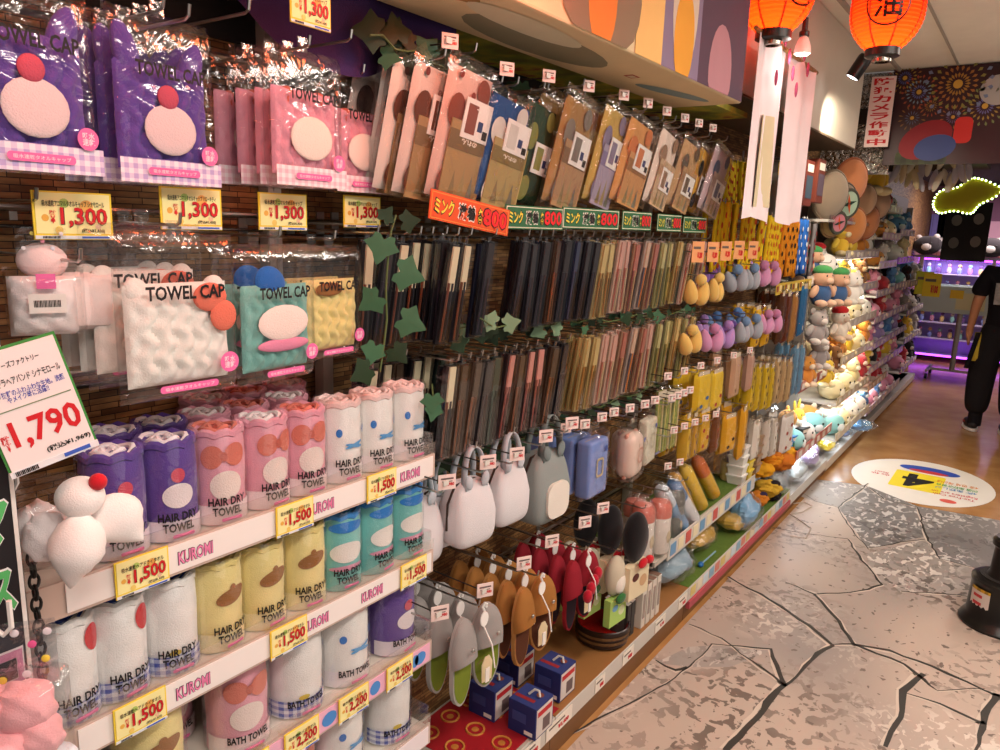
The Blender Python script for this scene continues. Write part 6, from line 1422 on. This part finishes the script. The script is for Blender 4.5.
# lunch case hanging tag
# ---- large round cushions on top
def disc_cushion(c, rim, face=None, r=.15):
    t = thing('round_cushion')
    MB().ell((0, 0, 0), (r, .055, r), 26, 12, None, lambda v: v).build('cushion', plushm(c), t)
    MB().tube([(r*math.cos(a), 0, r*math.sin(a)) for a in [2*PI*k/28 for k in range(29)]], .012, 6, False).build('piping', plushm(rim), t)
    if face:
        disc_mesh(oval(0, 0, r*.68, r*.68), y=-.056, rings=2).build('face_print', fabric(face), t)
        MB().tube([(r*.7*math.cos(a), -.05, r*.7*math.sin(a)) for a in [2*PI*k/28 for k in range(29)]], .012, 6, False).build('face_ring', plushm('3a3a30'), t)
        for k in range(4): disc_mesh([(math.cos(k*PI/2+.3)*r*.55, math.sin(k*PI/2+.3)*r*.55), (math.cos(k*PI/2+.3+1.2)*r*.12, math.sin(k*PI/2+.3+1.2)*r*.12), (0, 0), (math.cos(k*PI/2+.3-1.2)*r*.12, math.sin(k*PI/2+.3-1.2)*r*.12)], y=-.058, rings=1).build('star_print', fabric('b04a2a' if k % 2 else '2a3a34'), t)
    return t
for k, (px, py, c, rim, fc, r, tl, lb) in enumerate(((830, 195, '8a7a68', '6a5a48', None, .145, -.1, 'grey-brown round cushion on edge beside the boxed toys'), (850, 182, 'c07a50', 'a05a38', None, .15, .1, 'orange-brown round cushion behind the compass one'), (842, 203, '7a6a5a', '4a3a30', '9ab09a', .125, 0, 'round compass-faced cushion in front of the brown ones'),
        (852, 226, 'c8824a', 'a8623a', None, .125, .3, 'orange round cushion below the compass one'), (866, 222, 'b8744a', '9a5a38', None, .125, .5, 'brown-orange round cushion tilted below the yellow plush'), (832, 222, 'a88a5a', '8a6a44', 'b0707a', .09, 0, 'small tan cushion with a rose disc'), (864, 200, 'b08a6a', '8a6848', None, .11, .9, 'tan oval cushion stuck out over the shelf'), (878, 204, 'b8947a', '5a4a3a', None, .12, 1.1, 'tan flat cushion with dark piping'))):
    p = P(px, py, x=-1.12); o = put(('disc', c, fc), lambda: disc_cushion(c, rim, fc, r), lb, 'cushion', p, (.1, tl, W90-.5))
toy('yellow', -1.15, P(870, 195, x=-1.15).y, P(870, 195, x=-1.15).z, 'large yellow plush perched among the round cushions', 2.0, False, -.4)
cr_ = thing('cushion_shelf', 'top shelf carrying the round cushions above the lit plush rack', 'shelf', (WX+.15, 5.9, 1.79)); MB().box((0, 0, 0), (.3, 1.9, .016)).build('deck', mat('shelf_white', 'ddd8d0', .4), cr_, smooth=False); MB().box((.153, 0, .01), (.006, 1.9, .05)).build('price_rail', ACRYL, cr_, smooth=False)
# ================================================================== signs overhead
sg = thing('camera_sign', 'white vertical sign with bold red characters hanging beside the firework banner', 'sign', P(880, 112, y=5.62), .12)
a = P(868, 82, y=5.62); b_ = P(893, 150, y=5.62); sw = P(893, 112, y=5.62).x-P(869, 112, y=5.62).x; shh = P(880, 80, y=5.62).z-P(880, 150, y=5.62).z
MB().box((0, 0, 0), (sw, .006, shh)).build('board', paper('f4d8d2'), sg, smooth=False)
for k, ch in enumerate('防犯カメラ作動中'):
    letter(sg, ch, sw*.78, shh*.1, RED_T, (0, -.0045, shh*(.43-.1225*k)), .03, name='sign_lettering')
mu = thing('firework_banner', 'dark maroon banner printed with colourful fireworks hanging across the aisle', 'banner', (0, 5.72, 2.475))
x0 = P(888, 120, y=5.72).x; x1 = .75
MB().box(((x0+x1)/2, 0, 0), (x1-x0, .01, .6)).build('banner_sheet', mat('banner_maroon', '2c1018', .4, vary=.2, vscale=3), mu, smooth=False)
def firework(cx, cz, r, cols, n, seed):
    for i, c in enumerate(cols):
        r0 = r*(.18+.8*i/len(cols)); r1 = r*(.18+.8*(i+.8)/len(cols)); mb = MB()
        for k in range(n):
            a = 2*PI*(k+.5*(i % 2))/n; wv = r*.036*(1+.9*i/len(cols)); d = Vector((math.cos(a), 0, math.sin(a))); q = Vector((-d.z, 0, d.x)); o = Vector((cx, -.0056-.0002*i, cz))
            mb.face([mb._v(o+d*r0), mb._v(o+d*(r0*.4+r1*.6)-q*wv), mb._v(o+d*r1), mb._v(o+d*(r0*.4+r1*.6)+q*wv)])
        mb.build('firework_print', paper(''.join('%02x' % int(int(c[q:q+2], 16)*.8) for q in (0, 2, 4))), mu, smooth=False)
    disc_mesh(oval(cx, cz, r*.13, r*.13, 12), y=-.0056, rings=1).build('firework_print', paper('c89a3a'), mu, smooth=False)
def bpx(px, py): q = P(px, py, y=5.714); return q.x, q.z-2.475
for (px, py, rp, cols, n) in ((958, 84, 27, ['c8923a', 'c8803a', 'a8a04a', '8a9ac0'], 20), (905, 78, 14, ['5a6ab0', 'c8a84a', 'b0703a'], 18), (919, 92, 15, ['6a7ac0', '8ab0c0', 'c85a3a'], 18), (931, 106, 10, ['b88a3a', 'c85a3a'], 16), (953, 117, 11, ['7a6a9a', 'b8703a'], 16), (985, 106, 17, ['7a7ac0', 'c8a84a', '8a9a5a'], 18), (912, 118, 12, ['6a7a9a', 'a87a3a'], 14)):
    cx, cz = bpx(px, py); firework(cx, cz, rp*.0077*1.0, cols, n, 1)
cx, cz = bpx(963, 130); disc_mesh(rrect(cx, cz, .1, .16, .035), y=-.0062, rings=1).build('red_lantern_print', paper('c82a24'), mu, smooth=False)
cx, cz = bpx(925, 140); disc_mesh(oval(cx, cz, .16, .11, 24, .5), y=-.006, rings=1).build('red_cloud_print', paper('8a1a24'), mu, smooth=False); disc_mesh(oval(cx+.06, cz-.05, .12, .08, 24, .2), y=-.0064, rings=1).build('blue_cloud_print', paper('3a4a80'), mu, smooth=False)
cx, cz = bpx(993, 90); disc_mesh(oval(cx+.03, cz, .1, .09, 24), y=-.006, rings=1).build('pale_cloud_print', paper('a8a19c'), mu, smooth=False)
cx, cz = bpx(920, 158); disc_mesh(rrect(cx, cz, .3, .08, .02), y=-.0058, rings=1).build('checked_print', gingham('3f4a2a', '2a2a1a', 14), mu, smooth=False)
# silver foil panel behind the sign
def foil():
    m, N, L, b = node_mat('silver_foil', .2); b.inputs['Metallic'].default_value = 1; b.inputs['Base Color'].default_value = (.55, .52, .48, 1)
    tc = N.new('ShaderNodeTexCoord'); n = N.new('ShaderNodeTexNoise'); n.inputs['Scale'].default_value = 16; n.inputs['Detail'].default_value = 3; n.inputs['Distortion'].default_value = 2; L.new(tc.outputs['Object'], n.inputs['Vector'])
    bp = N.new('ShaderNodeBump'); bp.inputs['Strength'].default_value = 1; bp.inputs['Distance'].default_value = .05; L.new(n.outputs['Fac'], bp.inputs['Height']); L.new(bp.outputs['Normal'], b.inputs['Normal']); return m
tag(MB().box((-1.16, 5.8, 2.45), (.45, .02, .66)).build('foil_panel', foil(), smooth=False), 'crinkled silver foil panel behind the red-lettered sign', 'panel')
# feather garland
rr = random.Random(5); fg = thing('feather_garland', 'garland of pale feather leaves hanging below the firework banner', 'garland', P(930, 165, y=6.3))
for k in range(26):
    MB().ell((rr.uniform(-.22, .25), rr.uniform(-.1, .1), rr.uniform(-.12, .08)), (.022, .006, .075), 8, 8, Matrix.Rotation(rr.uniform(-.4, .4), 3, 'Y')).build('feather', mat('feather_'+str(k % 3), ['d8d0bc', 'b8b4c0', 'c8b890'][k % 3], .6), fg)
MB().tube([(-.25, 0, .12), (0, 0, .1), (.28, 0, .13)], .006, 5).build('cord', DARKSTEEL, fg)
# yellow light-up sign
yl = thing('bulb_edged_sign', 'yellow cloud-shaped board edged with tiny green-white bulbs', 'sign', P(966, 196, y=8.0)); SC = 8.0/FPX*.84
out = [(-26, -8), (-22, 4), (-8, 8), (2, 16), (14, 14), (28, 8), (34, 14), (24, 0), (12, -8), (6, -16), (-8, -14), (-20, -16)]
sm = []
for i in range(len(out)):
    p0, p1, p2, p3 = [Vector((*out[(i+d) % len(out)], 0)) for d in (-1, 0, 1, 2)]
    for k in range(4):
        t_ = k/4; q = .5*((2*p1)+(p2-p0)*t_+(2*p0-5*p1+4*p2-p3)*t_**2+(3*p1-p0-3*p2+p3)*t_**3); sm.append((q.x*SC*1.06, q.y*SC*1.06))
MB().prism(sm, 0, .04).build('board', mat('sign_yellow', 'b8a41c', .5), yl, smooth=False)
for i, (x, z) in enumerate(sm): MB().ell((x, -.006, z), (.009, .009, .009), 8, 6).build('bulb', mat('tiny_bulb', 'd8ffb0', .4, emit=6), yl)
# black cloth panel with pale round marks
kb = thing('dark_wall_hanging', 'black square wall hanging with pale round marks under the bulb-edged sign', 'wall hanging', P(966, 232, y=9.6)); w_ = .42
MB().box((0, 0, 0), (w_, .02, .62)).build('cloth', paper('17151a'), kb, smooth=False)
for k, (x, z) in enumerate(((-.1, .12), (.1, .14), (-.1, -.12), (.1, -.1), (0, .24))): disc_mesh(oval(x, z, .05, .06, 12), y=-.011, rings=1).build('round_print', paper(['8a8a86', '9a9490', '7a7a78', '8a8480', '5a4a6a'][k]), kb, smooth=False)
# ================================================================== back of the shop
bwY = 12.2
def showcase(xc, w, label, z0, z1):
    t = thing('display_case', label, 'display case', (xc, bwY, 0))
    MB().box((0, .2, (z0+z1)/2), (w, .02, z1-z0)).build('back_panel', mat('case_back', 'b4a8dc', .5), t, smooth=False)
    for s in (-1, 1): MB().box((s*(w/2-.012), .02, (z0+z1)/2), (.024, .36, z1-z0)).build('side_panel', paper('8a7ab0'), t, smooth=False)
    MB().box((0, .02, z1+.01), (w, .38, .03)).build('top', paper('b04a5a'), t, smooth=False)
    for k in range(6):
        z = z0+(z1-z0)*k/6; MB().box((0, .04, z), (w-.05, .3, .012)).build('shelf', paper('c8c0dc'), t, smooth=False)
    MB().box((0, -.165, z1-.02), (w, .012, .02)).build('led_strip', mat('led_purple', 'b040ff', .4, emit=7), t, smooth=False)
    MB().box((-w/2+.01, -.165, (z0+z1)/2), (.02, .012, z1-z0)).build('led_strip', mat('led_purple', 'b040ff', .4, emit=7), t, smooth=False)
    MB().box((0, -.165, z0), (w, .012, .02)).build('led_strip', mat('led_purple', 'b040ff', .4, emit=7), t, smooth=False)
    area('case_led', (xc, bwY-.1, z1-.04), (0, 0, 0), w*.9, .05, 6, (.75, .65, 1)); return t
showcase(-.75, 1.25, 'glass-fronted display case edged with purple light on the rear wall', .1, 1.45)
showcase(-1.75, .7, 'narrow purple-lit display case at the end of the plush racks', .1, 1.45)
fc = ['c8c0b0', '8a9ac8', 'c88a9a', 'd8b870', '8ac0b0', '6a4a7a']
for r in range(5):
    for k in range(9):
        z = .1+1.35*(r+1)/6+.006; x = -1.28+.125*k
        put(('fig', (k+r) % 6), lambda: (lambda t: (MB().ell((0, 0, .05), (.03, .026, .05), 10, 8).build('body', plast(fc[(k+r) % 6]), t), MB().ell((0, 0, .115), (.026, .024, .026), 10, 8).build('head', plast(fc[(k+r+2) % 6]), t), t)[2])(thing('small_figure')),
            f'small figure in the purple-lit case, {ORD[k]} from its near edge on the {ORD[4-r]} shelf down', 'figure', (x, bwY+.0, z), 0)
for k in range(4): toy('white', -1.15+.37*k, bwY-.05, 1.475, f'white plush sitting on top of the rear display case, {ORD[k]} from the plush racks', 2.1, True, -W90)
for k in range(3): toy('black', -1.22+.34*k, 11.22, 1.5, f'black plush bag on the rear ledge, {ORD[k]} from the racks', 2.0, True, -W90)
lg = thing('rear_ledge', 'dark ledge behind the cart carrying black plush bags', 'shelf', (-.88, 11.25, 1.49)); MB().box((0, 0, -.01), (.98, .3, .02)).build('deck', paper('4a4450'), lg, smooth=False); MB().box((-.4, .1, -.75), (.04, .04, 1.48)).build('leg', STEEL, lg, smooth=False); MB().box((.4, .1, -.75), (.04, .04, 1.48)).build('leg', STEEL, lg, smooth=False)
for k, (px, py, c, w_, h_) in enumerate(((946, 222, '5a2028', .22, .5), (940, 232, '8a80c8', .28, .5), (985, 232, 'f0b8d0', .4, .3))):
    q = P(px, py, y=12.5); tag(MB().box((0, 0, 0), (w_, .02, h_), bev=.004).build('wall_poster', paper(c), None, (q.x, 12.58, q.z), smooth=False), ['dark red framed poster on the rear wall', 'lilac poster on the rear wall beside the dark red one', 'pink poster on the rear wall behind the black hanging'][k], 'poster')
# cart with pastel plush
CARTY = 10.75
ct = thing('sale_cart', 'white wheeled sale cart with a deep tub in front of the purple-lit case', 'cart', (-.72, CARTY, 0))
MB().box((0, 0, .86), (.86, .46, .03)).build('tub_floor', paper('cfd8d8'), ct, smooth=False)
for (x, y, sx, sy) in ((0, -.23, .86, .02), (0, .23, .86, .02), (-.43, 0, .02, .46), (.43, 0, .02, .46)): MB().box((x, y, .99), (sx, sy, .32)).build('tub_side', paper('bcd0d2'), ct, smooth=False)
MB().box((.1, -.242, .98), (.3, .002, .2)).build('pale_print', paper('d8d8b0'), ct, smooth=False); MB().box((-.05, -.243, 1.06), (.14, .004, .1)).build('yellow_card', paper('e0c030'), ct, smooth=False)
MB().tube([(0, 0, .1), (0, 0, .86)], .03, 10).build('post', mat('cart_steel', 'a8acac', .35, .8), ct)
for s in (-1, 1):
    MB().box((s*.25, 0, .1), (.03, .5, .03)).build('foot_bar', mat('cart_steel', 'a8acac', .35, .8), ct, smooth=False)
    for q in (-1, 1): MB().lathe([(0, -.015), (.035, -.015), (.035, .015), (0, .015)], 14).build('caster', plast('1c1a1a'), ct, (s*.25, q*.24, .036), (0, PI/2, 0))
MB().box((0, 0, .1), (.5, .03, .03)).build('cross_bar', mat('cart_steel', 'a8acac', .35, .8), ct, smooth=False)
for k, c in enumerate(('pink', 'pink', 'cream', 'aqua', 'aqua', 'cream', 'pink')):
    toy(c, -1.04+(.2*k if k < 4 else .1+.2*(k-4)), CARTY-.11 if k < 4 else CARTY+.1, .9, f'{c} ball plush heaped in the sale cart, {ORD[k]} from the racks', 1.15, True, -W90)
for k, (px, py, c) in enumerate(((932, 285, 'e8c820'), (924, 283, 'c0c028'))):
    q = P(px, py, y=9.3+.1*k); o = rail_card(c, ['¥100', '¥198'][k], .17); o.scale = (1, 1, 5); o.location = q; tag(o, ['bright yellow hanging price sheet in front of the purple case', 'yellow-green hanging price sheet beside the plush racks'][k], 'price card')
    MB().tube([(0, 0, .025), (0, 0, .262)], .0015, 4).build('string', DARKSTEEL, o)
# ================================================================== floor sticker, bin, cable
st = P(921, 481, z=0); stk = thing('floor_sticker', 'white oval floor sticker with a black 4 on a yellow square', 'floor sticker', (st.x, st.y, .0003)); 
rx = (P(990, 487, z=0)-P(853, 474, z=0)).length/2; ry = (P(924, 460, z=0)-P(921, 502, z=0)).length/2
def flat(pts, m, nm, z):
    mb = MB(); mb.face([mb._v((x, y, z)) for x, y in pts]); return mb.build(nm, m, stk, smooth=False)
flat(oval(0, 0, rx, ry, 48), paper('ece7e0'), 'sticker_sheet', .001)
def fl_letter(s, w, h, m, loc, b=.03): 
    o = letter(stk, s, w, h, m, loc, b, name='sticker_lettering', rot=(-PI/2, 0, PI)); return o
flat(rrect(-.02, -.03, .32, .44, .02), paper('f0dc30'), 'yellow_square_print', .0016)
fl_letter('4', .2, .34, BLACK, (-.02, -.03, .002), .03)
fl_letter('Tax-Free Cash\nRegisters are on', .27, .12, paper('c8283c'), (.22, -.2, .002), .01)
fl_letter('4階 免税レジ', .25, .06, paper('4a8ac0'), (.22, -.07, .002), .02)
fl_letter('四层 免税收银台', .25, .06, paper('58a860'), (.22, .0, .002), .02)
fl_letter('4층 면세 계산대', .25, .06, paper('e08a3a'), (.22, .08, .002), .02)
fl_letter('the 4th\nfloor!', .12, .1, paper('c8283c'), (-.26, .0, .002), .01)
flat(oval(.02, .31, .2, .09, 20), paper('2f52b8'), 'blue_blot_print', .0016); flat(oval(.02, .26, .13, .04, 20), paper('c8383c'), 'red_blot_print', .002)
flat(oval(.2, -.36, .05, .04, 16), paper('d85a50'), 'red_blot_print', .0016)
# black stanchion base at the right edge
pb = P(985, 585, z=0); sb = thing('sign_stand', 'black plastic stand base with a striped warning label at the picture edge', 'stand', (.075, 3.86, .0025)); sb.scale = (1.15, 1.15, 1.15)
BP = plast('171514')
MB().lathe([(0, 0), (.135, 0), (.14, .012), (.13, .03), (.118, .045), (.112, .17), (.116, .178), (.116, .19), (.1, .2), (0, .2)], 36).build('base', BP, sb)
MB().lathe([(.09, .2), (.09, .203), (0, .2035)], 36).build('ribbed_top', mat('ribbed_black', '2a2624', .6, bump=1, bscale=300), sb)
MB().lathe([(.07, .2), (.06, .22), (.055, .32), (.066, .33), (.066, .35), (.055, .362), (0, .362)], 32).build('column', BP, sb)
lab = MB().sheet(10, 2, lambda u, v: Vector((.1155*math.sin(-.75+.75*(u-.5)), -.1155*math.cos(-.75+.75*(u-.5)), .055+.105*v))).build('warning_label', paper('d9cfc8'), sb)
for zz in (.06, .15): MB().sheet(14, 1, lambda u, v: Vector((.116*math.sin(-.75+.75*(u-.5)), -.116*math.cos(-.75+.75*(u-.5)), zz+.012*v))).build('hazard_stripe', gingham('1a1714', 'c8a020', 40), lab)
for zz in (.095, .125): MB().sheet(6, 1, lambda u, v: Vector((.1162*math.sin(-.8+.35*(u-.5)), -.1162*math.cos(-.8+.35*(u-.5)), zz+.012*v))).build('caption_print', paper('c03a40'), lab)
# thin cable loops at the rack foot
cb = thing('loose_cable', 'thin pale cable looping on the stone mat beside the turf shelf', 'cable', P(800, 515, z=.008))
MB().tube([P(x, y, z=.0095)-P(800, 515, z=.008) for x, y in ((792, 504), (804, 502), (812, 506), (802, 512), (790, 514), (800, 520), (811, 528), (806, 538), (790, 536))], .003, 5).build('cord', plast('c8b8a8'), cb)
# ================================================================== person in black at the right edge
def skin_mesh(name, nodes, edges, sub=2):
    names = list(nodes); me = bpy.data.meshes.new(name)
    me.from_pydata([nodes[n][0] for n in names], [(names.index(a), names.index(b)) for a, b in edges], [])
    o = bpy.data.objects.new(name, me); COL.objects.link(o)
    sk = o.modifiers.new('skin', 'SKIN'); sk.use_smooth_shade = True
    for i, n in enumerate(names):
        r = nodes[n][1]; me.skin_vertices[0].data[i].radius = r if isinstance(r, tuple) else (r, r)
        me.skin_vertices[0].data[i].use_root = (i == 0)
    ss = o.modifiers.new('sub', 'SUBSURF'); ss.levels = sub; ss.render_levels = sub
    dg = bpy.context.evaluated_depsgraph_get(); m2 = bpy.data.meshes.new_from_object(o.evaluated_get(dg)); bpy.data.objects.remove(o)
    m2.name = name; m2.polygons.foreach_set('use_smooth', [True]*len(m2.polygons)); return m2
pp = P(990, 434, z=0)
pe = thing('person', 'person in black printed t-shirt and trousers standing with back turned at the picture edge', 'person', (pp.x-.01, pp.y+.02, 0), .25)
pe.scale = (1.08, 1.08, 1.08)
N_ = dict(pel=((0, 0, .90), (.13, .1)), wst=((0, .0, 1.02), (.125, .09)), chs=((0, -.01, 1.22), (.145, .1)), nkb=((0, .0, 1.37), (.07, .06)), nk=((0, .015, 1.43), .05), hd=((0, .03, 1.52), (.075, .09)), top=((0, .03, 1.6), (.06, .075)))
E_ = [('pel', 'wst'), ('wst', 'chs'), ('chs', 'nkb'), ('nkb', 'nk'), ('nk', 'hd'), ('hd', 'top')]
for s, nm in ((-1, 'l'), (1, 'r')):
    fy = .06 if s < 0 else -.05
    N_.update({nm+'sh': ((s*.165, .0, 1.335), .055), nm+'el': ((s*.235, -.01, 1.08), .042), nm+'wr': ((s*.245, .05, .86), .028), nm+'pm': ((s*.243, .065, .80), (.018, .034)),
               nm+'hip': ((s*.09, 0, .84), .09), nm+'kn': ((s*.105, fy*.6+.02, .46), .062), nm+'an': ((s*.11, fy-.02, .09), .042), nm+'toe': ((s*.125, fy+.13, .035), .035)})
    E_ += [('chs', nm+'sh'), (nm+'sh', nm+'el'), (nm+'el', nm+'wr'), (nm+'wr', nm+'pm'), ('pel', nm+'hip'), (nm+'hip', nm+'kn'), (nm+'kn', nm+'an'), (nm+'an', nm+'toe')]
    for q, (dy, ln) in enumerate(((.024, .062), (.009, .072), (-.006, .068), (-.021, .054))):
        a, b_ = nm+f'f{q}a', nm+f'f{q}b'
        N_[a] = ((s*.243, .065+dy, .785-ln*.4), .0095); N_[b_] = ((s*.232, .072+dy, .785-ln), .008)
        E_ += [(nm+'pm', a), (a, b_)]
    N_[nm+'ta'] = ((s*.228, .1, .80), .011); N_[nm+'tb'] = ((s*.222, .112, .765), .009); E_ += [(nm+'pm', nm+'ta'), (nm+'ta', nm+'tb')]
obj('body', skin_mesh('body', N_, E_), mat('skin', 'b07a5a', .55), pe)
S_ = dict(low=((0, 0, .84), (.172, .13)), pel=((0, 0, .93), (.168, .127)), wst=((0, .0, 1.05), (.16, .118)), chs=((0, -.01, 1.22), (.172, .125)), nkb=((0, .0, 1.355), (.095, .08)), nk=((0, .01, 1.385), (.066, .06)))
SE = [('low', 'pel'), ('pel', 'wst'), ('wst', 'chs'), ('chs', 'nkb'), ('nkb', 'nk')]
for s, nm in ((-1, 'l'), (1, 'r')):
    S_.update({nm+'sh': ((s*.175, 0, 1.325), .078), nm+'el': ((s*.24, -.01, 1.12), .075)}); SE += [('chs', nm+'sh'), (nm+'sh', nm+'el')]
BLKF = fabric('17151a')
obj('t_shirt', skin_mesh('t_shirt', S_, SE), BLKF, pe)
T_ = dict(pel=((0, 0, .98), (.15, .112)), low=((0, 0, .84), (.15, .115))); TE = [('pel', 'low')]
for s, nm in ((-1, 'l'), (1, 'r')):
    fy = .06 if s < 0 else -.05
    T_.update({nm+'hip': ((s*.095, 0, .78), .115), nm+'kn': ((s*.11, fy*.6+.02, .46), .112), nm+'cf': ((s*.112, fy-.01, .22), .1), nm+'an': ((s*.11, fy-.02, .14), .066)})
    TE += [('low', nm+'hip'), (nm+'hip', nm+'kn'), (nm+'kn', nm+'cf'), (nm+'cf', nm+'an')]
obj('trousers', skin_mesh('trousers', T_, TE), fabric('1d1b1e'), pe)
for s in (-1, 1):
    fy = .06 if s < 0 else -.05
    sh = MB().ell((s*.12, fy+.05, .055), (.052, .135, .05), 18, 12, None, lambda v: Vector((v.x, v.y, max(-.75, v.z*(1-.35*max(0, v.y)))))).build('shoe', mat('shoe_black', '1f1c1e', .5), pe)
    MB().lathe([(0, 0), (1, 0), (1.04, .4), (1, 1), (0, 1)], 24, (0, 0, 0)).build('sole', mat('shoe_sole', 'd8d0cc', .6), sh, (s*.12, fy+.05, .004))
    sh.children[0].scale = (.053, .138, .022)
    MB().box((s*.165, fy+.06, .06), (.012, .08, .02), bev=.004).build('red_flash', mat('shoe_red', 'b03030', .5), sh)
for s in (-1, 1): MB().tube([(s*.11, (.06 if s < 0 else -.05)-.02, .05), (s*.11, (.06 if s < 0 else -.05)-.02, .16)], .052, 14).build('sock', BLKF, pe)
MB().ell((0, .015, 1.545), (.085, .1, .105), 20, 14, None, lambda v: Vector((v.x, v.y, max(v.z, -.75)))).build('hair', mat('hair_black', '151211', .5, bump=.6, bscale=200), pe)
# printed picture on the shirt back
MB().sheet(8, 8, lambda u, v: Vector((-.05+.2*(u-.5), -.158+.03*abs(u-.5)+.012*v, 1.08+.17*v))).build('grey_shirt_print', mat('print_grey', '8a8a8c', .8, vary=.6, vscale=40), pe)
MB().sheet(6, 6, lambda u, v: Vector((-.06+.08*(u-.5), -.162+.03*abs(u-.5)+.012*v, 1.2+.12*v))).build('red_shirt_print', mat('print_red', 'a83a30', .8, vary=.4, vscale=30), pe)
for k in range(1): 
    MB().sheet(2, 8, lambda u, v: Vector((-.2-.05*v+.035*(u-.5), -.06, .84-.3*v))).build('hanging_strap', BLKF, pe).modifiers.new('thick', 'SOLIDIFY').thickness = .006
    MB().pillow((-.185, -.03, .72), .07, .24, .04, 8, 10, 4).build('yellow_pouch', fabric('b8a03a'), pe)
for o in COL.objects:
    if o.get('label') and len(o['label'].split()) > 15: print('LONG', len(o['label'].split()), o['label'])
lbs = {}
for o in COL.objects:
    if o.get('label') and o.parent is None and not o.get('group'): lbs.setdefault(o['label'], []).append(o.name)
print('SAME', {k: v for k, v in lbs.items() if len(v) > 1})
